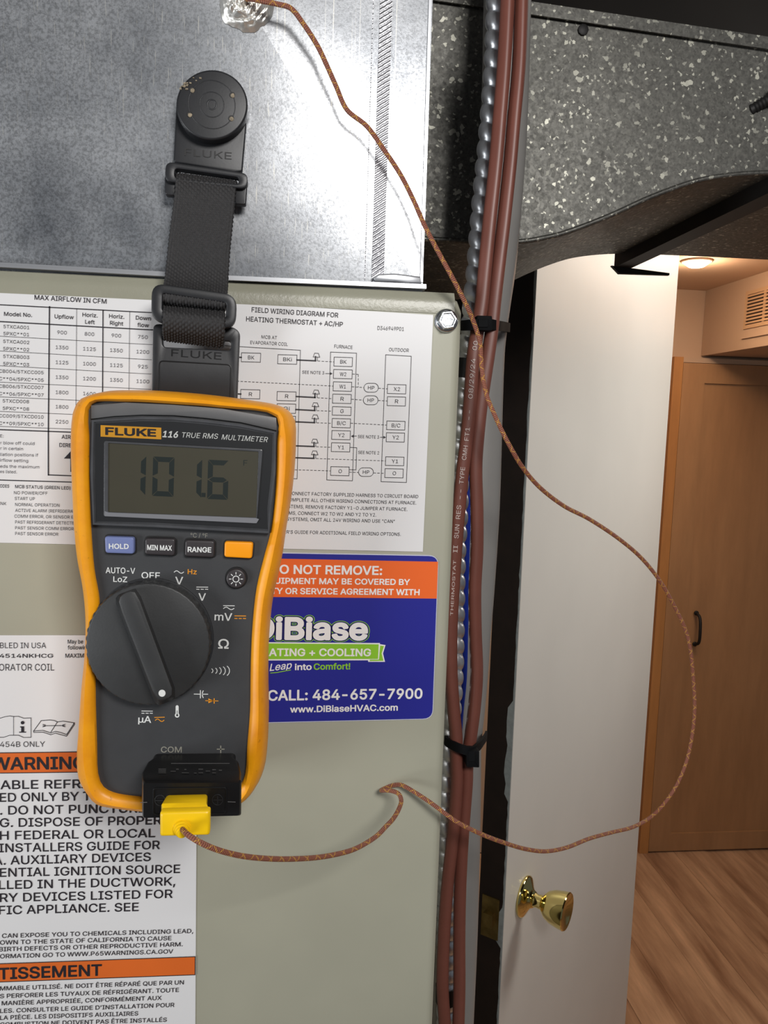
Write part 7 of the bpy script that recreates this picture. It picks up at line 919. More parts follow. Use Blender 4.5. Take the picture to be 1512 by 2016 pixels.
for pts in ([(466, 750.3), (656.2, 760)], [(580.5, 924.8), (651.5, 927)], [(692.6, 761.2), (716.5, 762.9)], [(693.7, 736.4), (705.4, 737), (705.4, 762)], [(745, 764.3), (763.1, 765.4)], [(691.8, 785.9), (715.4, 787.6)],
            [(744.4, 788.2), (762.9, 789.3)], [(690.3, 833), (761.7, 836.8)], [(687.7, 929.5), (706, 930.2)], [(735.2, 931), (758.3, 931.8)]):
    stroke(ln, pts, 0.95, yk, dash=(5, 2.6))
for x0, x1, y in ((641, 654.8, 735.3), (749, 760, 860.7), (702, 691, 858.4)):
    s = 1 if x1 > x0 else -1
    stroke(ln, [(x0, y), (x1-3*s, y+0.2)], 1.0, yk); poly(ln, [(x1, y+0.2), (x1-5*s, y-2.6), (x1-5*s, y+3)], yk)
ln.build('diagram_lines', M['ink'], wl, kind='stuff')
stroke_ = MB(); stroke(stroke_, [(731, 596), (730.5, 615)], 0.8, yk)

# ---- rating / warning label
Bk = 'warning'
T(Bk, 'ASSEMBLED IN USA', (0, 1276), (90.8, 1276), 11.6, yk, 'ink', vis='BLED IN USA', off=0.004)
T(Bk, '4514NKHCG', (-1, 1294.8), (104.5, 1294.8), 8, yk, 'ink', off=0.016)
T(Bk, 'EVAPORATOR COIL', (-2, 1320.3), (106.7, 1320), 14, yk, 'ink', vis='ORATOR COIL', off=0.004)
T(Bk, 'May be', (133.4, 1267), (163.4, 1267), 8, yk, 'ink', off=0.014)
T(Bk, 'following', (133.4, 1278.6), (176, 1278.6), 8, yk, 'ink', off=0.014)
T(Bk, 'MAXIMUM', (128.8, 1294.8), (182, 1294.6), 8.4, yk, 'ink', off=0.014)
T(Bk, 'R-454B ONLY', (0, 1470.8), (88.5, 1470), 11.4, yk, 'ink', vis='454B ONLY', off=0.006)
wk = MB()
stroke(wk, [(-20, 1410.5), (0, 1414), (10, 1411), (19.4, 1409.5), (26.7, 1410.7), (36, 1410.3), (46.8, 1414), (61, 1413.4), (61, 1451.7), (46.8, 1452), (36.5, 1447.6), (26.7, 1447.6), (19, 1447.6), (6.8, 1451.7), (-10, 1451.7)], 1.2, yk)
stroke(wk, [(26.7, 1410.7), (26.7, 1447.6)], 1.0, yk)
P = circ(44.5, 1422.8, 3.8, 3.4, yk, 16); wk.add(P, [tuple(range(16))])
poly(wk, [(39.5, 1430), (47.6, 1430), (47.6, 1440.5), (51.3, 1440.5), (51.3, 1442.4), (37.6, 1442.4), (37.6, 1440.5), (41.6, 1440.5), (41.6, 1432), (39.5, 1432)], yk)
for pts in ([(66, 1439.2), (81, 1418.7), (98, 1417.5), (107, 1418.5), (112.9, 1421.4), (124.3, 1419.8), (146, 1423.2), (131, 1446.3), (118.6, 1442), (109, 1440), (100.3, 1443), (84.4, 1438), (66, 1439.2)],
            [(112.9, 1421.4), (100.3, 1441)], [(66, 1439.2), (66.5, 1442), (84.4, 1441.5), (100, 1446.5), (109, 1443.5), (131, 1449.5), (146.5, 1426), (146, 1423.2)], [(84.4, 1428.9), (127.7, 1428.5)], [(84.4, 1426.2), (89, 1427.2)], [(84.4, 1431), (89, 1429.8)], [(128, 1426), (123.5, 1427.2)], [(128, 1431), (123.5, 1429.8)]):
    stroke(wk, pts, 1.3, yk)
def bar(mb, P, w=1.8): stroke(mb, P, w, yk-0.00006, closed=True)
ob1 = [(-298, 1486), (386.5, 1477.5), (386.3, 1517.5), (-298, 1525.5)]
ob2 = [(-298, 1908.5), (384.3, 1883.6), (384, 1919.2), (-298, 1944.5)]
for q_ in (ob1, ob2): mb = MB(); poly(mb, q_, yk); mb.build('orange_bar', M['orange_ink'], wn)
bar(wk, ob1); bar(wk, ob2)
wk.build('symbols', M['ink'], wn, kind='stuff')
yk2 = yk-0.0001
T(Bk, 'WARNING', (-16, 1515.3), (168, 1513.2), 25.5, yk2, 'ink', off=0.03)
T(Bk, 'AVERTISSEMENT', (-2, 1928), (199.7, 1920.2), 24.3, yk2, 'ink', vis='TISSEMENT', off=0.024)
for full, vis, a, b, c, d in (('FLAMMABLE REFRIGERANT USED', 'ABLE REFR', 1.3, 1553.6, 158.7, 1551.6), ('TO BE REPAIRED ONLY BY TRAINED', 'ED ONLY BY T', 0, 1578.5, 178, 1575.6), ('PERSONNEL. DO NOT PUNCTURE', '. DO NOT PUNCTUR', 0.5, 1603.8, 269.8, 1599.6),
                              ('TUBING. DISPOSE OF PROPERLY', 'G. DISPOSE OF PROPER', 0, 1628.3, 317, 1623), ('WITH FEDERAL OR LOCAL', 'H FEDERAL OR LOCAL', 0, 1653.3, 304.8, 1648.2), ('INSTALLERS GUIDE FOR', None, -2, 1678, 314, 1671.6),
                              ('A. AUXILIARY DEVICES', '. AUXILIARY DEVICES', 7.4, 1702.3, 296.3, 1695), ('POTENTIAL IGNITION SOURCE', 'ENTIAL IGNITION SOURCE', 0, 1726.3, 354, 1718.6), ('INSTALLED IN THE DUCTWORK,', 'LLED IN THE DUCTWORK,', -2, 1750.6, 344.7, 1743),
                              ('AUXILIARY DEVICES LISTED FOR', 'RY DEVICES LISTED FOR', 0, 1775.8, 339.4, 1767.6), ('SPECIFIC APPLIANCE. SEE', 'FIC APPLIANCE. SEE', -2, 1800.4, 272.5, 1793.5)):
    T(Bk, full, (a, b), (c, d), 18.4, yk, 'ink', vis=vis, off=0.012)
for full, vis, a, b, c, d in (('CAN EXPOSE YOU TO CHEMICALS INCLUDING LEAD,', None, 4, 1846.6, 380, 1836.8), ('KNOWN TO THE STATE OF CALIFORNIA TO CAUSE', 'OWN TO THE STATE OF CALIFORNIA TO CAUSE', 0, 1859.9, 337.3, 1851), ('BIRTH DEFECTS OR OTHER REPRODUCTIVE HARM.', None, -2, 1873.2, 359.3, 1863),
                              ('FOR MORE INFORMATION GO TO WWW.P65WARNINGS.CA.GOV', 'ORMATION GO TO WWW.P65WARNINGS.CA.GOV', 0, 1887, 340.5, 1877), ('INFLAMMABLE UTILISÉ. NE DOIT ÊTRE RÉPARÉ QUE PAR UN', 'MMABLE UTILISÉ. NE DOIT ÊTRE RÉPARÉ QUE PAR UN', 0, 1950.3, 361.6, 1938),
                              ('PAS PERFORER LES TUYAUX DE RÉFRIGÉRANT. TOUTE', 'S PERFORER LES TUYAUX DE RÉFRIGÉRANT. TOUTE', 0, 1965.4, 351.9, 1953), ('DE MANIÈRE APPROPRIÉE, CONFORMÉMENT AUX', 'MANIÈRE APPROPRIÉE, CONFORMÉMENT AUX', 3.4, 1979.4, 318, 1968.6),
                              ("LOCALES. CONSULTER LE GUIDE D'INSTALLATION POUR", "LES. CONSULTER LE GUIDE D'INSTALLATION POUR", 0, 1994.5, 343, 1982.4), ('DE LA PIÈCE. LES DISPOSITIFS AUXILIAIRES', 'LA PIÈCE. LES DISPOSITIFS AUXILIAIRES', 0, 2008, 271.7, 1999.2),
                              ('COMBUSTION NE DOIVENT PAS ÊTRE INSTALLÉS', None, 0, 2021.5, 328, 2011.6)):
    T(Bk, full, (a, b), (c, d), 9.2, yk, 'ink', vis=vis, off=0.01)
# ================================================================== CABLES AND PIPE
def path(pts, y, sub=10, step=0.0025):
    return resample(catmull([W(a, b, c if c is not None else y) for a, b, c in [(p+(None,))[:3] for p in pts]], sub=sub), step)
def ext(pts, d0=None): return pts
zlow = 0.9
# grey-white pipe behind everything
pp = [(1001, -40), (999, 0), (996, 130), (991, 270), (982, 400), (970, 530), (960, 600), (950, 680), (946, 780), (944, 860), (940, 1000), (931, 1150), (924, 1240), (918, 1330), (912, 1400), (906, 1460), (905, 1560), (903, 1700), (899, 1850), (892, 2016), (888, 2100)]
def down(P, z):
    P = list(P); a = P[-1]; k = int((a.z-z)/0.03)
    return P+[Vector((a.x, a.y, a.z-(a.z-z)*(i+1)/k)) for i in range(k)]
def upw(P, z):
    a = P[0]; k = max(1, int((z-a.z)/0.03)); return [Vector((a.x, a.y, z-(z-a.z)*i/k)) for i in range(k)]+list(P)
pipe = down(upw(path(pp, 0.075, 8, 0.006), 2.3), 0.0)
tube(pipe, 0.0125, 28).build('condensate_pipe', M['pvc'], None, smooth=True, label='grey white plastic pipe standing behind the brown cables', cat='pipe')
# blue cable and thin grey tubing behind
bp = path([(976, -40), (971, 130), (947, 400), (931, 600), (917, 780), (912, 860), (919, 940), (920, 1000), (917, 1080), (915, 1160), (914, 1240), (911, 1340), (905, 1400), (902, 1440), (896, 1500), (888, 1600), (883, 1740), (882, 1900), (882, 2100)], 0.042)
tube(bp, 0.0022, 12).build('blue_cable', M['bluew'], None, smooth=True, label='blue cable showing between conduit and brown cable', cat='cable')
gp = path([(990, -40), (978, 200), (958, 450), (942, 640), (926, 800), (922, 900), (926, 1000), (924, 1080), (922, 1160), (921, 1240), (918, 1320), (915, 1380), (912, 1440), (910, 1520), (906, 1620), (898, 1760), (896, 1900), (894, 2100)], 0.050)
tube(gp, 0.0025, 12).build('grey_tubing', M['pvc'], None, smooth=True, label='thin pale grey tubing right of the blue cable', cat='tube')
# armoured conduit
cp = [(979, -40), (978, 0), (973, 130), (962, 270), (949, 400), (938, 530), (931, 600), (921, 690), (913, 780), (905, 870), (903, 940), (902, 1000), (898, 1080), (896, 1160), (895, 1240), (893, 1330), (889, 1400), (885, 1460), (881, 1520), (878, 1600), (877, 1740), (878, 1900), (878, 2016), (878, 2060)]
cpts = resample(catmull([W(a, b, 0.031) for a, b in cp], sub=12), 0.0008)
pitch = 0.0084
def helix(L, a):
    p = (L/pitch+a) % 1.0
    return 0.0039+0.0014*math.sin(math.pi*min(1.0, p/0.92))**0.5 if p < 0.92 else 0.0039
cd_ = tube(cpts, 0, 20, helix=helix).build('armoured_conduit', M['armor'], None, smooth=True, label='ribbed silver armoured conduit beside the greige cabinet', cat='conduit')
def nearest(P, z): return min(range(len(P)), key=lambda i: abs(P[i].z-z))
for py0, py1 in ((706, 752), (1938, 1974)):
    i0 = nearest(cpts, W(900, py0, 0.031).z); i1 = nearest(cpts, W(900, py1, 0.031).z)
    tube(cpts[i0:i1:3], 0.0057, 20).build('tape_wrap', M['tape'], cd_, smooth='auto', label='black tape wrap')
# brown thermostat cables
Acab = [(1001, -40), (1000, 0), (993, 130), (984, 240), (977, 320), (965, 430), (955, 530), (948, 600), (940, 650), (932, 700), (926, 780), (919, 860), (911, 920), (903, 1000), (897, 1070), (893, 1130), (889, 1200), (887, 1260), (888, 1330), (893, 1400), (898, 1450), (899, 1500), (900, 1540), (893, 1640), (882, 1740), (875, 1840), (872, 1940), (876, 2016), (878, 2100)]
Bcab = [(1028, -40), (1027, 0), (1022, 130), (1012, 240), (1005, 320), (993, 430), (981, 530), (973, 600), (968, 650), (961, 700), (949, 780), (940, 860), (936, 920), (938, 1000), (938, 1080), (934, 1160), (935, 1240), (938, 1330), (933, 1400), (926, 1455), (920, 1500), (919, 1540), (912, 1640), (907, 1740), (905, 1840), (905, 1940), (903, 2016), (902, 2100)]
ca = path(Acab, 0.0165, 10, 0.003); cbp = path(Bcab, 0.0185, 10, 0.003)
def jacket(L, a):  # three lobed cable jacket
    return 0.0031+0.00022*math.cos(2*math.pi*(3*a+L*2.5))
ja = tube(ca, 0, 18, helix=jacket, flat=1.05).build('thermostat_cable', M['brown'], None, smooth=True, label='brown cable with white date print, nearest the cabinet', cat='cable')
jb = tube(cbp, 0, 18, helix=jacket, flat=1.05).build('thermostat_cable', M['brown'], None, smooth=True, label='plain brown cable beside the grey pipe', cat='cable')
# printed text on the left cable (reads upward); letters lie on the jacket
yc = 0.0165-0.0031
for s, (ya, yb) in (('THERMOSTAT', (1212, 1103)), ('II', (1088, 1074)), ('SUN', (1060, 1033)), ('RES', (1022, 995)), ('--', (983, 964)), ('TYPE', (953, 920)), ('CMH', (906, 878)), ('FT1', (868, 842)), ('--', (827, 808)), ('08/29/24', (785, 706)), ('00', (690, 672))):
    def ax_(y):
        for (x0, y0), (x1, y1) in zip(Acab, Acab[1:]):
            if y0 <= y <= y1: return x0+(x1-x0)*(y-y0)/(y1-y0)
    o_ = 4.6 if ya < 1100 else 3.2
    T('cableprint', s, (ax_(ya)+o_, ya), (ax_(yb)+o_, yb), 8.6 if ya < 1100 else 5.5, yc, 'cable_print', off=0.0)
# zip ties
def band(P, w, th, name, par):
    """closed or open ribbon along points P (3D), height w in z, thickness th"""
    mb = MB(); n = len(P)
    for i in range(n):
        t = (P[min(i+1, n-1)]-P[max(i-1, 0)]).normalized(); nr = Vector((t.y, -t.x, 0)).normalized()
        if i == 0: rings = []
        rings.append([P[i]+Vector((0, 0, -w/2)), P[i]+nr*th+Vector((0, 0, -w/2)), P[i]+nr*th+Vector((0, 0, w/2)), P[i]+Vector((0, 0, w/2))])
    return mb.loft(rings).build(name, M['tie'], par, smooth='auto')
def ziptie(pxs, w, head, label):
    c = W(*pxs[len(pxs)//2][:2], 0.013)
    t = thing('cable_tie', c, label, 'cable tie', 'black cable ties on the cable bundle')
    P = catmull([W(a, b, y) for a, b, y in pxs], sub=8)
    band(P, w, 0.0013, 'band', t)
    x0, y0, x1, y1, yy = head
    L = rquad(pxloop([(x0, y0), (x1, y0+1), (x1, y1), (x0, y1-1)], yy), 0.0006, 3)
    slab(L, yy+0.004, yy-0.0022, 0.0005, 2).build('head', M['tie'], t, smooth='auto')
    L = pxloop([(x0+5, y0+6), (x1-6, y0+6), (x1-6, y1-8), (x0+5, y1-8)], yy-0.003)
    slab(L, yy-0.002, yy-0.0028, 0.0002, 1).build('pawl', M['tie'], t)
    return t
ziptie([(915, 641, 0.060), (911, 641, 0.034), (914, 641, 0.018), (930, 640, 0.0112), (955, 638, 0.0112), (975, 641, 0.018), (990, 643, 0.045), (999, 645, 0.062), (999, 645, 0.075)], 0.0048, (937, 622, 967, 652, 0.0112), 'black cable tie around the bundle beside the zinc bolt')
ziptie([(884, 1452, 0.060), (879, 1455, 0.032), (885, 1462, 0.018), (905, 1472, 0.0112), (925, 1478, 0.0112), (938, 1470, 0.018), (950, 1456, 0.045), (954, 1450, 0.062), (955, 1446, 0.075)], 0.0046, (917, 1474, 942, 1508, 0.0112), 'black cable tie around the bundle below the service sticker')

# ================================================================== HANGING STRAP
hs = thing('magnetic_hanging_strap', (W(415, 206, -0.006).x, -0.006, W(415, 340, -0.006).z), 'black magnetic hanging strap with round magnet, webbing loop and hook plate', 'hanging strap')
# upper plate
pu = [(347, 200), (488, 200), (484, 260), (477, 338), (460, 340), (356, 322), (341, 319)]
slab(rquad(pxloop(pu, -0.0035), [0.002, 0.002, 0.001, 0.001, 0.001, 0.001, 0.001], 3), -0.0025+0.0015, -0.0035, 0.0008).build('head_plate', M['black_pl'], hs, smooth='auto')
dc = circ(417, 206, 70.5, 69.5, -0.0095, 72)
ds = slab(dc, -0.001, -0.0095, 0.0010, 4).build('magnet_disc', M['black_pl'], hs, smooth='auto')
ctr = W(417, 206, -0.0095)
for r0, r1 in ((0.0016, 0.0022), (0.0048, 0.0052), (0.0094, 0.0098)):
    mb = MB(); n = 48
    rg = [[ctr+Vector((math.cos(2*math.pi*k/n)*r, -d, math.sin(2*math.pi*k/n)*r)) for k in range(n)] for r, d in ((r0, 0), (r0+0.0001, 0.00012), (r1-0.0001, 0.00012), (r1, 0))]
    mb.loft(rg, False, False).build('ring_mark', M['black_pl'], ds, smooth=True)
for (a, b, rr_) in ((378, 177, 6), (457, 187, 5.6), (373, 225.5, 5.6), (455, 233, 5.8)):
    mb = slab(circ(a, b, rr_, rr_, -0.0095, 16), -0.0094, -0.00972, 0.0001, 1); mb.build('hole_rim', M['tape'], ds)
    q = W(a+1, b+1, -0.0097); vv = []; n = 10
    mb = MB()
    rg = [[q+Vector((math.cos(2*math.pi*k/n)*r*(1+0.35*mn.noise(Vector((k*1.7, a, r*900)))), -d, math.sin(2*math.pi*k/n)*r*(1+0.35*mn.noise(Vector((k*2.3, b, r*900)))))) for k in range(n)] for r, d in ((0.0009, 0), (0.0006, 0.0002), (0.0001, 0.0001))]
    mb.loft(rg).build('hole_dirt', M['rust'], ds)
mb = MB(); random.seed(4)
for k in range(26):
    t = random.random(); a, b = 356+40*t+random.uniform(-3, 3), 172-22*t+random.uniform(-4, 4); s = random.uniform(0.00015, 0.0005)
    if k < 12: a, b = 362+random.uniform(-7, 9), 172+random.uniform(-6, 6)
    q = W(a, b, -0.0096); mb.box((q.x-s, -0.0096-s*.8, q.z-s*.6), (q.x+s, -0.0094, q.z+s*.6))
mb.build('debris', M['rust'], ds, kind='stuff')
# buckle: rounded U frame with slot
def frame(name, outer, inner, yb, yf, mt, par, bev=0.0006, label=None):
    n = len(outer); assert len(inner) == n
    rg = [shift_y(outer, yb), shift_y(outer, yf+bev), shift_y(inset(outer, bev*0.3), yf+bev*0.3), shift_y(inset(outer, bev), yf), shift_y(inset(inner, -bev), yf), shift_y(inset(inner, -bev*.3), yf+bev*.3), shift_y(inner, yf+bev), shift_y(inner, yb), shift_y(outer, yb)]
    return MB().loft(rg, False, False).build(name, mt, par, smooth='auto', label=label)
def rq(pts, y, r, n=4): return rquad(pxloop(pts, y), r, n)
yb_ = -0.0085
frame('upper_buckle', rq([(326, 317), (489, 341), (486, 372), (324, 357)], yb_, 0.0030), rq([(344, 331), (470, 349), (470, 362), (343, 350)], yb_, 0.0016), -0.0035, yb_, M['black_pl'], hs)
for pts in ([(324, 346), (346, 349), (345, 386), (325, 384)], [(461, 362), (487, 366), (484, 404), (462, 402)]):
    slab(rq(pts, -0.0058, 0.0010), -0.0025, -0.0060, 0.0006).build('buckle_arm', M['black_pl'], hs, smooth='auto')
# webbing as woven ribbons
def webbing(name, rowsL, rowsR, th, par, cw=22, cell=0.00185, amp=0.0007):
    """rowsL/rowsR: matching 3D edge points along length"""
    Lc = catmull(rowsL, sub=10); Rc = catmull(rowsR, sub=10)
    mid = [(a+b)/2 for a, b in zip(Lc, Rc)]
    cum = [0.0]
    for a, b in zip(mid, mid[1:]): cum.append(cum[-1]+(b-a).length)
    tot = cum[-1]; nl = max(8, int(tot/cell*4)); nw = cw*4; V = []; Fc = []
    def at(s):
        i = 0
        while i < len(cum)-2 and cum[i+1] < s: i += 1
        t = (s-cum[i])/max(1e-9, cum[i+1]-cum[i]); return Lc[i].lerp(Lc[i+1], t), Rc[i].lerp(Rc[i+1], t)
    for side in (0, 1):
        for i in range(nl+1):
            s = tot*i/nl; a, b = at(s); a2, b2 = at(min(tot, s+1e-3)); a1, b1 = at(max(0, s-1e-3)); tl = (a2-a1).normalized(); wd = (b-a).normalized(); nr = tl.cross(wd).normalized()
            if nr.y > 0: nr = -nr
            for k in range(nw+1):
                f = k/nw; h = amp*abs(math.sin(math.pi*(f*cw)))**0.7*abs(math.sin(math.pi*(s/cell+0.5*(int(f*cw-1e-6) % 2))))**0.7
                edge = 0.0005*math.sin(math.pi*min(1, min(f, 1-f)*9)/2)
                bow = edge
                ed = 0.0002*math.sin(math.pi*2*s/cell) if k in (0, nw) else 0
                V.append(a.lerp(b, f)+wd*ed+nr*((h+bow) if side == 0 else (-th)))
    n1 = (nl+1)*(nw+1); g = lambda sd, i, k: sd*n1+i*(nw+1)+k
    for i in range(nl):
        for k in range(nw):
            Fc.append((g(0, i, k), g(0, i, k+1), g(0, i+1, k+1), g(0, i+1, k))); Fc.append((g(1, i, k), g(1, i+1, k), g(1, i+1, k+1), g(1, i, k+1)))
    for i in range(nl):
        for k, fl in ((0, 0), (nw, 1)):
            q = (g(0, i, k), g(0, i+1, k), g(1, i+1, k), g(1, i, k)); Fc.append(q)
    for i in (0, nl):
        for k in range(nw): Fc.append((g(0, i, k), g(0, i, k+1), g(1, i, k+1), g(1, i, k)))
    return MB().add(V, Fc).build(name, M['web'], par, smooth=True)
Lr = [(346, 342, -0.005), (345, 352, -0.0075), (344, 372, -0.0088), (341, 400, -0.0092), (336, 440, -0.0095), (331, 480, -0.0098), (327, 520, -0.011), (324, 550, -0.014), (320, 572, -0.0185), (317.5, 589, -0.019), (319, 597, -0.0160)]
Rr = [(467, 358, -0.005), (465, 368, -0.0075), (463, 388, -0.0088), (461, 412, -0.0092), (457, 452, -0.0095), (453, 492, -0.0098), (450, 532, -0.011), (448.5, 562, -0.014), (446.5, 584, -0.0185), (445, 601, -0.019), (445, 609, -0.0160)]
webbing('webbing', [W(*p) for p in Lr], [W(*p) for p in Rr], 0.0012, hs)
# inner fold seen in the upper buckle slot
# lower slider
yr_ = -0.0205
frame('slider', rq([(298, 556), (466, 580), (463, 648), (297, 634)], yr_, 0.0055, 6), rq([(320, 577), (445, 596), (444, 627), (319, 612)], yr_, 0.0012, 6), yr_+0.0028, yr_, M['black_pl'], hs, 0.0008)
L2 = [(321, 606, -0.0185), (320, 616, -0.0218), (319.5, 630, -0.0222), (319.5, 646, -0.0205), (320, 658, -0.0170), (321, 668, -0.0135)]
R2 = [(443, 619, -0.0185), (443, 629, -0.0218), (442.5, 642, -0.0222), (442, 659, -0.0205), (441, 672, -0.0170), (440, 683, -0.0135)]
webbing('webbing_tail', [W(*p) for p in L2], [W(*p) for p in R2], 0.0012, hs)
webbing('webbing_back', [W(321, 590, -0.0165), W(320, 612, -0.0155), W(321, 668, -0.0118)], [W(444, 600, -0.0165), W(443, 622, -0.0155), W(441, 683, -0.0118)], 0.0010, hs)
# hook plate behind the meter
yh = -0.0145
ou = rq([(301, 637), (458, 643), (472, 653), (466, 800), (298, 800)], yh, [0.0025, 0.002, 0.002, 0.001, 0.001], 4)
inn = rq([(319, 659), (440, 671), (455, 672), (454, 690), (320, 683)], yh, [0.0015, 0.001, 0.002, 0.0015, 0.0015], 4)
hkp = frame('hook_plate', ou, inn, yh+0.0035, yh, M['black_pl'], hs, 0.0007)
fr2 = rq([(313, 709), (456, 717), (454, 800), (311, 800)], yh, 0.0020, 4)
frame('plate_rim', fr2, inset(fr2, 0.0005), yh+0.0001, yh-0.0003, M['black_gloss'], hkp, 0.0001)
T('hook', 'FLUKE', (337, 701), (436, 708), 14, yh-0.0002, 'black_gloss', off=0.0)
T('head', 'FLUKE', (363, 306), (456, 314), 13.5, -0.0037, 'tape', off=0.006)

# ================================================================== MULTIMETER
mm_c = W(350, 1600, -0.03)
mt_ = thing('digital_multimeter', (mm_c.x, -0.025, mm_c.z), 'yellow and charcoal digital multimeter hanging in front of the cabinet, reading 101.6', 'multimeter')
outer = [(177, 778), (215, 769.5), (262, 768), (310, 769), (406, 776.5), (501, 789), (545, 797), (568, 808), (581, 828), (583, 860), (579.5, 930), (572, 990), (564, 1038), (557, 1086), (547, 1135), (538, 1175), (532, 1225), (528.5, 1284), (528, 1350), (529, 1408), (527, 1463), (520, 1513), (503, 1550), (476, 1576), (430, 1590), (350, 1592), (273, 1587), (225, 1581), (195, 1576), (170, 1554), (156, 1530), (152.5, 1491), (156, 1435), (159, 1394), (163, 1345), (168, 1300), (171, 1250), (170, 1203), (164, 1148), (154, 1095), (148, 1040), (144, 962), (141.5, 899), (142, 835), (147, 802), (158, 786)]
inner = [(178.5, 797), (247, 791), (342, 795.5), (437, 803), (545, 821), (545, 870), (544, 930), (540, 990), (533, 1045), (520, 1095), (505, 1157), (497, 1230), (494, 1290), (493, 1338), (492, 1400), (487, 1460), (476, 1544), (440, 1568), (350, 1574), (273, 1570), (223, 1562), (203, 1551), (193, 1530), (190, 1463), (188, 1394), (187.5, 1352), (189, 1300), (190, 1268), (193, 1220), (195, 1181), (185, 1121), (179, 1045), (175, 930), (175.5, 867)]
YH, YI = -0.034, -0.0415
def polar(P, c, N=160):
    out = []; n = len(P)
    for k in range(N):
        a = 2*math.pi*k/N; d = (math.cos(a), math.sin(a)); best = None
        for i in range(n):
            p, q = P[i], P[(i+1) % n]; px_, pz_ = p.x-c.x, p.z-c.z; ex, ez = q.x-p.x, q.z-p.z
            den = d[0]*ez-d[1]*ex
            if abs(den) < 1e-14: continue
            t = (px_*ez-pz_*ex)/den; s = (px_*d[1]-pz_*d[0])/den
            if t > 0 and -1e-6 <= s <= 1+1e-6 and (best is None or t > best): best = t
        out.append(Vector((c.x+d[0]*best, 0, c.z+d[1]*best)))
    return out
cO = W(355, 1180, YH); cI = cO
NP = 240
PO = polar(catmull(pxloop(outer, YH), True, 6), cO, NP); PI_ = polar(catmull(pxloop(inner, YI), True, 4), cI, NP)
def lerpL(A, B, t): return [a.lerp(b, t) for a, b in zip(A, B)]
rg = [shift_y(inset(PO, 0.004), -0.006), shift_y(inset(PO, 0.0012), -0.010), shift_y(inset(PO, 0.0003), -0.022), shift_y(PO, YH), shift_y(lerpL(PO, PI_, 0.10), -0.0385), shift_y(lerpL(PO, PI_, 0.28), -0.0425),
      shift_y(lerpL(PO, PI_, 0.52), -0.0442), shift_y(lerpL(PO, PI_, 0.80), -0.0438), shift_y(lerpL(PO, PI_, 0.97), -0.0425), shift_y(PI_, -0.0412), shift_y(PI_, -0.036)]
ho = MB().loft(rg, True, False).build('holster', M['holster'], mt_, smooth='auto', label='yellow orange rubber holster')
YFc = -0.0405
fc = shift_y(inset(PI_, -0.0008), 0)
MB().loft([shift_y(fc, -0.012), shift_y(fc, YFc)]).build('face_plate', M['face'], mt_)
# grey arched band above the window
yb2 = YFc-0.0012
band_pts = [(178.5, 798), (247, 792), (342, 796.5), (437, 804), (544.5, 822), (544.5, 848), (475, 832), (406, 823.5), (342, 818), (279, 817), (225, 819.5), (178.5, 825)]
P = pxloop(band_pts, yb2); slab(P, YFc, yb2, 0.0004, 2).build('arched_band', M['face_band'], mt_, smooth='auto')
# window frame
yw = -0.0438
wo = [(181, 827), (279, 820), (342, 821), (406, 826.5), (475, 835), (544, 850), (543, 930), (535, 1000), (529.5, 1050), (400, 1043), (300, 1037.5), (183, 1033), (178, 930)]
MB().loft([pxloop(wo, YFc), pxloop(wo, yw+0.0006)] ).build('window_body', M['bezel'], mt_)
wi = pxloop(wo, yw+0.0006)
MB().loft([shift_y(inset(wi, 0.0), yw+0.0006), shift_y(inset(wi, 0.0001), yw), shift_y(inset(wi, 0.0011), yw), shift_y(inset(wi, 0.0013), yw+0.0005)], False, False).build('window_rim', M['bezel'], mt_, smooth='auto')
ywb = yw+0.0005
slab(inset(wi, 0.0018), yw+0.0006, ywb, 0.00003, 1).build('window_mask', M['bezel_dark'], mt_)
# lcd with lip
lq = [(205, 868), (517, 885), (505, 1031), (204.5, 1017)]
frame('display_rim', rq(lq, ywb-0.0004, 0.0008, 3), rq([(213, 872), (509, 889), (504.5, 1019), (212.5, 1008)], ywb-0.0004, 0.0004, 3), ywb, ywb-0.0005, M['bezel'], mt_, 0.0001)
mb = MB(); lipy = ywb-0.00055
poly(mb, [(206, 1006), (213, 1009), (504, 1020), (510, 1022), (505, 1030), (206, 1016)], lipy); mb.build('display_lip', M['lip'], mt_)
mb = MB(); lcy = ywb-0.0001
poly(mb, [(212, 870), (510, 888), (505, 1020.5), (211.5, 1009.5)], lcy); lcd = mb.build('display', M['lcd'], mt_, label='olive LCD showing 101.6 F')
# seven segment digits
ysg = lcy-0.00005
Z6 = lambda x, y: (120+x/3.15, 740+y/3.15)
sg = MB()
def quad6(pts): poly(sg, [Z6(*p) for p in pts], ysg)
def digit(x, y, w, h, segs, t=31, sk=-7, dy=6):
    """x,y top-left in zoomed units"""
    def p(u, v): return (x+u+sk*(v/h), y+v+dy*(u/w))
    g = 3; m2 = h/2
    if 'a' in segs: quad6([p(g, 0), p(w-g, 0), p(w-t, t), p(t, t)])
    if 'd' in segs: quad6([p(t, h-t), p(w-t, h-t), p(w-g, h), p(g, h)])
    if 'g' in segs: quad6([p(g*3, m2), p(t, m2-t/2), p(w-t, m2-t/2), p(w-g*3, m2), p(w-t, m2+t/2), p(t, m2+t/2)])
    if 'f' in segs: quad6([p(0, g), p(t, t+g), p(t, m2-t/2-g), p(0, m2-g)])
    if 'e' in segs: quad6([p(0, m2+g), p(t, m2+t/2+g), p(t, h-t-g), p(0, h-g)])
    if 'b' in segs: quad6([p(w, g), p(w-t, t+g), p(w-t, m2-t/2-g), p(w, m2-g)])
    if 'c' in segs: quad6([p(w, m2+g), p(w-t, m2+t/2+g), p(w-t, h-t-g), p(w, h-g)])
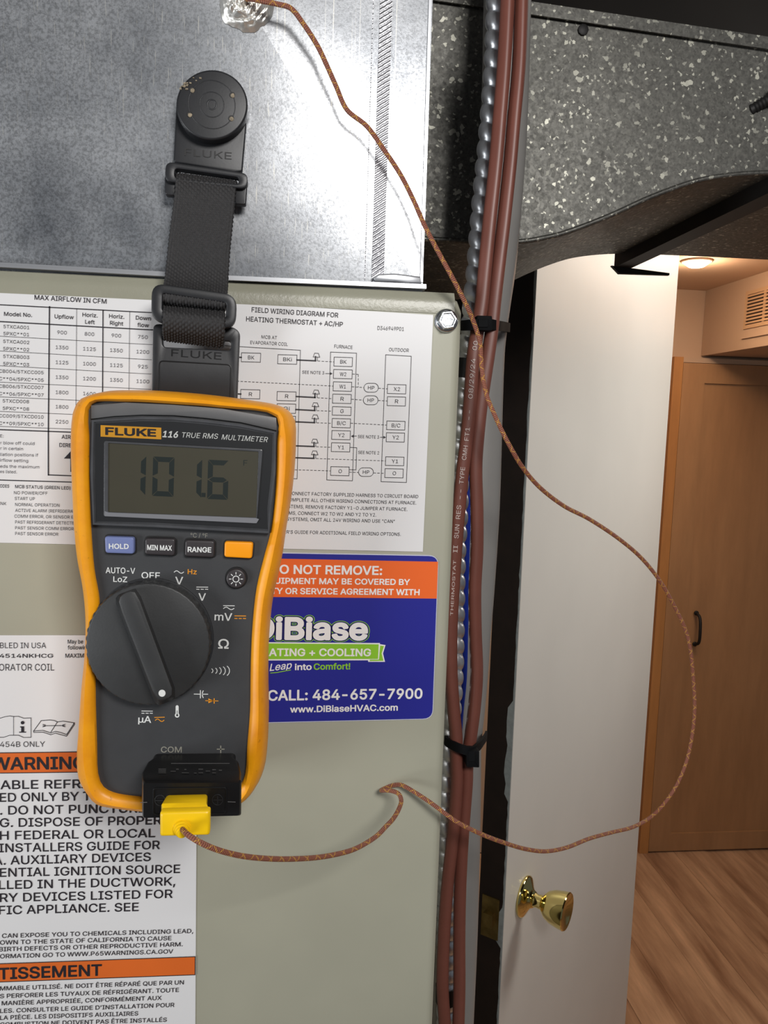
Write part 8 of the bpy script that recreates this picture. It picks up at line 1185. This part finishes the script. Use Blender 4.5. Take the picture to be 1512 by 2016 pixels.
digit(398, 492, 131, 243, 'bc'); digit(572, 500, 132, 244, 'abcdef'); digit(745, 512, 131, 240, 'bc'); digit(913, 520, 128, 243, 'acdefg')
quad6([(872, 725), (897, 726), (896, 752), (871, 751)])
sg.build('digits', M['seg'], lcd)
T('lcd', 'F', Z6(1131, 556), Z6(1155, 557), 11, ysg, 'seg', off=0.0)
# lens
MB().add(shift_y(inset(wi, 0.0015), yw+0.0001), [tuple(range(len(wi)))]).build('display_lens', M['glass'], mt_)
ylg = ywb-0.0001
mb = MB(); poly(mb, [(198, 837), (317.5, 842), (317.5, 865), (198, 859.5)], ylg); mb.build('logo_plate', M['logo'], mt_)
T('meter', 'FLUKE', (208.5, 855.6), (306, 859.2), 14.2, ylg-0.00005, 'ink', off=0.045)
T('meter', '116', (320, 860.2), (349, 861.6), 12, ylg, 'white_print', off=0.02, shear=0.3)
T('meter', 'TRUE RMS', (356.5, 861), (428, 864), 10.2, ylg, 'white_print', off=0.0, shear=0.3)
T('meter', 'MULTIMETER', (436, 865.2), (526, 870.5), 10.2, ylg, 'white_print', off=0.0, shear=0.3)
# buttons
def key(pts, mt, name, r=0.0012, par=None):
    yk_ = -0.0432
    L = rq(pts, yk_, r)
    out = inset(L, -0.0006)
    frame('key_gap', shift_y(out, 0), shift_y(inset(L, 0.0002), 0), YFc, YFc-0.0003, M['tape'], mt_, 0.00005)
    return slab(L, YFc+0.0002, yk_, 0.0007, 4).build(name, mt, mt_, smooth='auto')
kb1 = key([(205.5, 1056), (264, 1058), (264, 1091), (207, 1089)], M['key_blue'], 'hold_button'); kb1['label'] = 'lavender blue HOLD button'
key([(285, 1059.5), (345, 1061), (344, 1094.5), (285, 1092)], M['key_dark'], 'min_max_button')
key([(364, 1063), (422.5, 1065), (421.5, 1098), (363, 1095.5)], M['key_dark'], 'range_button')
kb4 = key([(442, 1066), (498.5, 1068), (496, 1100), (441, 1097)], M['key_yellow'], 'shift_button'); kb4['label'] = 'plain orange button'
ykt = -0.0433
T('meter', 'HOLD', (214.8, 1080), (253, 1080.5), 9.8, ykt, 'white_print', off=0.022)
T('meter', 'MIN MAX', (290, 1082.5), (338, 1083.8), 10, ykt, 'white_print', off=0.022)
T('meter', 'RANGE', (369.8, 1086.4), (415.6, 1087.5), 9.8, ykt, 'white_print', off=0.022)
L = circ(464.5, 1139.5, 19.5, 19, -0.0428, 36)
slab(inset(L, -0.0006), YFc+.0001, YFc-0.0003, 0.0001, 1).build('key_gap', M['tape'], mt_)
slab(L, YFc+0.0002, -0.0428, 0.0007, 4).build('backlight_button', M['key_dark'], mt_, smooth='auto')
pr = MB(); yl_ = -0.04290
stroke(pr, [(464.5+6*math.cos(a), 1140+6*math.sin(a)) for a in [2*math.pi*k/20 for k in range(20)]], 1.6, yl_, closed=True)
for k in range(8):
    a = 2*math.pi*k/8; stroke(pr, [(464.5+9.5*math.cos(a), 1140+9.5*math.sin(a)), (464.5+13*math.cos(a), 1140+13*math.sin(a))], 1.5, yl_)
yf_ = YFc-0.00012
X7 = lambda x, y: (150+x/3.688, 1040+y/3.688)
def line7(pts, w=1.5, mb=None, dash=None): stroke(mb or pr, [X7(*p) for p in pts], w, yf_, dash=dash)
po = MB()
def dcsym(mb, x0, x1, y, dy=16):
    line7([(x0, y), (x1, y+1)], 1.6, mb); w = (x1-x0)/4.8
    for k in range(3): line7([(x0+k*(x1-x0-w)/2, y+dy), (x0+k*(x1-x0-w)/2+w, y+dy+.5)], 1.6, mb)
def tilde(mb, x0, x1, y, a=9): line7([(x0+(x1-x0)*t/12, y-a*math.sin(2*math.pi*t/12)) for t in range(13)], 1.5, mb)
tilde(pr, 712, 780, 318); dcsym(pr, 875, 955, 427); line7([(1070, 562), (1148, 563)]); tilde(pr, 1070, 1145, 582, 9); dcsym(po, 1152, 1230, 636, 19)
for k in range(5):
    cx7, rr7, hh = 975+k*25, 18+k*5, 14+k*5.2
    line7([(cx7+rr7*math.cos(a), 1035+hh*1.15*math.sin(a)) for a in [math.radians(-55+11*j) for j in range(11)]], 1.5)
line7([(857, 1204), (900, 1205)], 1.5); line7([(902, 1178), (902, 1232)], 1.7); line7([(928+12*math.cos(a), 1205+28*math.sin(a)) for a in [math.radians(120+12*j) for j in range(11)]], 1.7); line7([(917, 1205), (955, 1205)], 1.5)
line7([(940, 1252), (1030, 1254)], 1.4, po); poly(po, [X7(960, 1235), X7(960, 1270), X7(997, 1253)], yf_); line7([(1002, 1238), (1002, 1270)], 1.8, po)
dcsym(pr, 477, 553, 1327); line7([(570, 1374), (640, 1372)], 1.5, po); tilde(po, 575, 637, 1394, 9)
# thermometer
th_ = [X7(733+11*math.cos(a), 1296+11*math.sin(a)) for a in [math.radians(180+18*k) for k in range(11)]]+[X7(733+17*math.cos(a), 1358+17*math.sin(a)) for a in [math.radians(-50+28*k) for k in range(11)]]
poly(pr, th_, yf_); pr.build('face_symbols', M['white_print'], mt_, kind='stuff')
mb = MB(); P = [W(*X7(733+8*math.cos(2*math.pi*k/12), 1358+8*math.sin(2*math.pi*k/12)), yf_-0.00004) for k in range(12)]; mb.add(P, [tuple(range(12))]); stroke(mb, [X7(733, 1355), X7(733, 1325)], 1.2, yf_-0.00004); mb.build('thermometer_bulb', M['face'], mt_)
po.build('orange_symbols', M['orange_print'], mt_, kind='stuff')
for s, a, b, cap, mt, of in (('AUTO-V', (215, 325), (427, 330), 43, 'white_print', .014), ('LoZ', (270, 388), (370, 391), 40, 'white_print', .014), ('OFF', (475, 363), (607, 366), 46, 'white_print', .014), ('V', (720, 407), (775, 408), 56, 'white_print', .012),
                             ('Hz', (810, 332), (875, 334), 36, 'orange_print', .012), ('V', (888, 524), (940, 525), 54, 'white_print', .012), ('mV', (1005, 668), (1130, 672), 56, 'white_print', .012), ('Ω', (1030, 872), (1107, 874), 70, 'white_print', .012),
                             ('µA', (450, 1410), (543, 1412), 50, 'white_print', .012), ('°C / °F', (830, 66), (955, 70), 33, 'grey_print', .004)):
    T('meter', s, X7(*a), X7(*b), cap/3.688, yf_, mt, off=of)
T('meter', 'COM', (317, 1481.3), (357.5, 1481.5), 12, yf_, 'grey_print', off=.014)
mb = MB(); stroke(mb, [(428, 1475), (441, 1475)], 2.4, yf_); stroke(mb, [(434.5, 1469), (434.5, 1481.5)], 2.4, yf_); mb.build('plus_mark', M['grey_print'], mt_)
# dial
yd1 = -0.0478
n = 180; tee = []
base = circ(291, 1268.5, 124, 121.5, yd1, n); cc_ = sum(base, Vector())/n
rimo = [Vector((p.x, 0, p.z)) for p in base]
def scl(L, k): return [Vector((cc_.x+(p.x-cc_.x)*k, 0, cc_.z+(p.z-cc_.z)*k)) for p in L]
teeth = [scl([p], 0.985 if (i // 2) % 2 else 1.0)[0] for i, p in enumerate(rimo)]
MB().loft([shift_y(scl(rimo, 1.02), YFc+0.003), shift_y(scl(rimo, 1.02), -0.0418), shift_y(scl(rimo, 1.0), -0.0419)], True, True).build('dial_well', M['black_pl'], mt_, smooth='auto')
dial = MB().loft([shift_y(scl(teeth, 1.0), -0.0418), shift_y(teeth, yd1+0.0012), shift_y(scl(rimo, 0.975), yd1+0.0002), shift_y(scl(rimo, 0.955), yd1)]).build('rotary_dial', M['dial'], mt_, smooth='auto')
yg = -0.0565
gp0 = [X7(*p) for p in ((282, 520), (300, 482), (360, 455), (430, 440), (462, 462), (600, 812), (742, 1190), (722, 1228), (655, 1262), (588, 1280), (566, 1258), (430, 890))]
# the grip: base loop wider than its crest
gtop = rquad([W(a, b, yg) for a, b in [X7(*p) for p in ((290, 500), (430, 446), (712, 1215), (588, 1268))]], [0.004, 0.003, 0.003, 0.003], 5)
gbot = rquad([W(a, b, yd1) for a, b in [X7(*p) for p in ((280, 525), (297, 484), (438, 432), (458, 462), (732, 1200), (712, 1242), (586, 1294), (568, 1264))]], 0.0015, 2)
cg = sum(gtop, Vector())/len(gtop); cgb = sum(gbot, Vector())/len(gbot)
NG = 96
pt_ = polar(gtop, cg, NG); pb_ = polar(gbot, cg, NG)
MB().loft([shift_y(pb_, yd1+0.0003), shift_y(pb_, yd1), shift_y(lerpL(pb_, pt_, 0.45), yd1-0.0035), shift_y(lerpL(pb_, pt_, 0.8), yg+0.0014), shift_y(pt_, yg+0.0003), shift_y(inset(pt_, 0.0009), yg)]).build('dial_grip', M['dial'], dial, smooth='auto')
L = circ(319, 1365, 7, 7, yg-0.0002, 20); slab(L, yg+0.0004, yg-0.00025, 0.0001, 1).build('pointer_dot', M['white_print'], dial, label='white pointer dot')

# ================================================================== ADAPTER AND PROBE
ad = thing('thermocouple_adapter', (W(375, 1612, -0.06).x, -0.055, W(375, 1612, -0.068).z), 'black thermocouple adapter plugged into the bottom of the meter', 'adapter')
ya = -0.068
fr_ = [W(279, 1539, ya), W(475, 1538, ya), W(473.5, 1611, ya), W(275.5, 1613.5, ya)]
zbm = fr_[3].z
bk0 = [W(302, 1486, -0.0415), W(464, 1484.5, -0.0415)]
md = [W(284, 1500, -0.050), W(474, 1499, -0.050)]
def ring_ad(tl, tr, y, zb, r, ins=0.0):
    return shift_y(rquad([Vector((tl.x+ins, 0, tl.z-ins)), Vector((tr.x-ins, 0, tr.z-ins)), Vector((tr.x-ins, 0, zb+ins)), Vector((tl.x+ins, 0, zb+ins))], r, 4), y)
rgs = [ring_ad(bk0[0], bk0[1], -0.0407, zbm+0.001, 0.002), ring_ad(bk0[0], bk0[1], -0.044, zbm, 0.002), ring_ad(W(290, 1499, -0.048), W(470, 1498, -0.048), -0.048, zbm, 0.0015),
       ring_ad(W(279, 1520, -0.055), W(475, 1519, -0.055), -0.055, zbm, 0.0012), ring_ad(fr_[0], fr_[1], ya+0.0012, zbm, 0.0010), ring_ad(fr_[0], fr_[1], ya, zbm, 0.0010, 0.0006)]
MB().loft(rgs).build('housing', M['black_gloss'], ad, smooth='auto')
frame('socket_rim', rq([(301, 1551), (447, 1550), (446, 1604), (300, 1606)], ya-0.0003, 0.0012, 3), rq([(304, 1554), (444, 1553), (443, 1601), (303, 1603)], ya-0.0003, 0.0010, 3), ya+0.0003, ya-0.0004, M['black_gloss'], ad, 0.0001)
for a, b in ((303+12, 1576), (428, 1575)):
    L = circ(a, b, 11, 11, ya-0.0003, 24); frame('polarity_ring', L, inset(L, 0.0003), ya+0.0002, ya-0.0003, M['black_pl'], ad, 0.00005)
mb = MB(); stroke(mb, [(421, 1575), (436, 1575)], 2.0, ya-0.0003); stroke(mb, [(428.5, 1568), (428.5, 1583)], 2.0, ya-0.0003); stroke(mb, [(305, 1576), (320, 1576)], 2.0, ya-0.0003); mb.build('polarity_marks', M['black_pl'], ad)
for q_ in ([(277, 1580), (289, 1579.5)], [(449, 1578.5), (463, 1579)]): mb = MB(); stroke(mb, q_, 1.5, ya-0.0002); mb.build('mould_line', M['face_band'], ad)
# raised ridge and worn moulded marks on the slope
def onslope(px, py):
    a, b = W(279, 1520, -0.055), W(290, 1499, -0.048); d1 = Vector((1, 0, 0)); d2 = b-a; d2.x = 0; nrm_ = d1.cross(d2).normalized()
    c = fr_[0]; r = ray(px, py)
    t = (a-CAM).dot(nrm_)/r.dot(nrm_); P = CAM+r*t
    if P.z < a.z:
        d2 = fr_[0]-a; d2.x = 0; nrm_ = d1.cross(d2).normalized(); t = (a-CAM).dot(nrm_)/r.dot(nrm_); P = CAM+r*t
    return P+Vector((0, -0.00025, 0.00025))
mb = MB()
def sl_line(x0, x1, y, h):
    q = [onslope(x0, y-h/2), onslope(x1, y-h/2), onslope(x1, y+h/2), onslope(x0, y+h/2)]; mb.add(q, [(0, 1, 2, 3)])
sl_line(337, 452, 1503.6, 1.2)
for x0, x1, ys_ in ((312, 327, (1515, 1518.5, 1522)), (336, 346, (1519,)), (347, 352, (1515,)), (358, 372, (1522,)), (363, 367, (1515.5,)), (382, 387, (1522.5,)), (391, 400, (1515, 1522)), (405, 414, (1518.5,)), (418, 425, (1516, 1522)), (431, 437, (1517,))):
    for yy in ys_: sl_line(x0, x1, yy, 1.3)
mb.build('moulded_marks', M['face_band'], ad)

tp_ = thing('thermocouple_probe', (W(359, 1648, -0.083).x, -0.083, W(359, 1648, -0.083).z), 'yellow plug with long brown braided wire looping from meter up to the plenum', 'thermocouple')
ypf = -0.083
bt = [W(324.7, 1562, ya), W(412, 1560, ya)]
ft = [W(314.5, 1600, ypf), W(413, 1597, ypf), W(410, 1645, ypf), W(315.5, 1648, ypf)]
def pring(tl, tr, y, zb, ins, r=0.0010): return shift_y(rquad([Vector((tl.x+ins, 0, tl.z-ins)), Vector((tr.x-ins, 0, tr.z-ins)), Vector((tr.x-ins, 0, zb+ins)), Vector((tl.x+ins, 0, zb+ins))], r, 4), y)
zpb = ft[3].z
MB().loft([pring(bt[0], bt[1], ya+0.0002, zpb, 0.0008), pring(bt[0], bt[1], ya-0.001, zpb, 0.0005), pring(bt[0], bt[1], ya-0.008, zpb, 0.0), pring(W(319, 1591, -0.078), W(412, 1589, -0.078), -0.0775, zpb, 0.0002), pring(W(319, 1591, -0.078), W(412, 1589, -0.078), -0.0783, zpb, 0.0008),
           pring(ft[0], ft[1], -0.0795, zpb, 0.0), pring(ft[0], ft[1], ypf+0.0008, zpb, 0.0), pring(ft[0], ft[1], ypf+0.0002, zpb, 0.0004), pring(ft[0], ft[1], ypf, zpb, 0.0010)]).build('plug', M['plug'], tp_, smooth='auto', label='yellow miniature plug')
wx = W(358, 1631, ypf)
lathe([(-0.0005, 0.0032), (0.0006, 0.0031), (0.0007, 0.0027), (0.0016, 0.0026), (0.0017, 0.0022), (0.0026, 0.0021), (0.0027, 0.0017), (0.0034, 0.0016), (0.0035, 0.0010)], wx, Vector((0.12, -1, -0.15)), 24, Vector((0, 0, 1))).build('strain_relief', M['plug'], tp_, smooth='auto')
wire = [(358, 1631, -0.082), (362, 1636, -0.088), (372, 1645, -0.0905), (395, 1659, -0.091), (425, 1672, -0.089), (470, 1684, -0.083), (520, 1690, -0.075), (580, 1691, -0.064), (640, 1686, -0.053), (691.6, 1674, -0.044), (717, 1662, -0.039), (743, 1644.6, -0.034), (760, 1627, -0.030), (774, 1612, -0.026), (786, 1591, -0.020), (790, 1576, -0.016), (785, 1563, -0.013), (771, 1557, -0.0105),
        (757, 1556, -0.008), (750.5, 1556.5, -0.0055), (752, 1555, -0.0035), (760, 1551, -0.0025), (774, 1546, -0.0025), (788, 1545, -0.003), (800, 1550, -0.004), (812, 1557, -0.005), (846, 1579, -0.008), (880.7, 1605, -0.010), (902.6, 1620, -0.010), (952, 1644, -0.006), (995, 1660, 0.000), (1037, 1672, 0.008), (1075, 1676, 0.015), (1115, 1668.7, 0.022), (1160, 1651, 0.030),
        (1204.6, 1638.7, 0.038), (1249, 1627, 0.046), (1288, 1603, 0.052), (1326.7, 1555, 0.056), (1350.5, 1502, 0.058), (1362, 1451, 0.058), (1367.5, 1397.6, 0.057), (1365, 1338, 0.055), (1359, 1278.6, 0.052), (1350.5, 1243, 0.050), (1330, 1198, 0.047), (1300, 1145, 0.042), (1264, 1100, 0.037), (1220, 1062, 0.030), (1160, 1022, 0.022), (1110, 996, 0.015), (1060, 957, 0.006), (1026, 916, -0.002), (1007, 884, -0.006), (990, 852, -0.008),
        (972, 813, -0.008), (958, 778, -0.006), (950, 738, -0.004), (947, 706, -0.003), (945, 675, -0.003), (934, 638, -0.005), (921.6, 608, -0.008), (906, 576, -0.010), (887, 540, -0.011), (864, 498, -0.009), (836, 444, -0.006), (814, 394, -0.005), (788, 343, -0.0055), (756, 295, -0.006), (721.6, 248, -0.007), (683, 216, -0.0075), (661, 168, -0.008), (644, 130, -0.009), (626, 92, -0.009), (598, 48, -0.010), (572, 16, -0.011), (545, 8, -0.011), (515, 2, -0.011), (495, -2, -0.009), (484, -2, -0.006)]
wp = resample(catmull([W(*p) for p in wire], sub=14), 0.0011)
tube(wp, 0.00104, 12).build('wire', M['braid'], tp_, smooth=True, label='brown braided wire with yellow flecks')

# ================================================================== lettering meshes
par = {'sticker': st, 'wiring': wl, 'warning': wn, 'cableprint': ja, 'hook': hkp, 'head': hs, 'lcd': lcd, 'meter': mt_}
for (k, mt), mb in flush_text().items():
    mb.build('lettering', M[mt], par[k], kind='stuff')
for o in bpy.data.objects:
    if 'org' in o: del o['org']
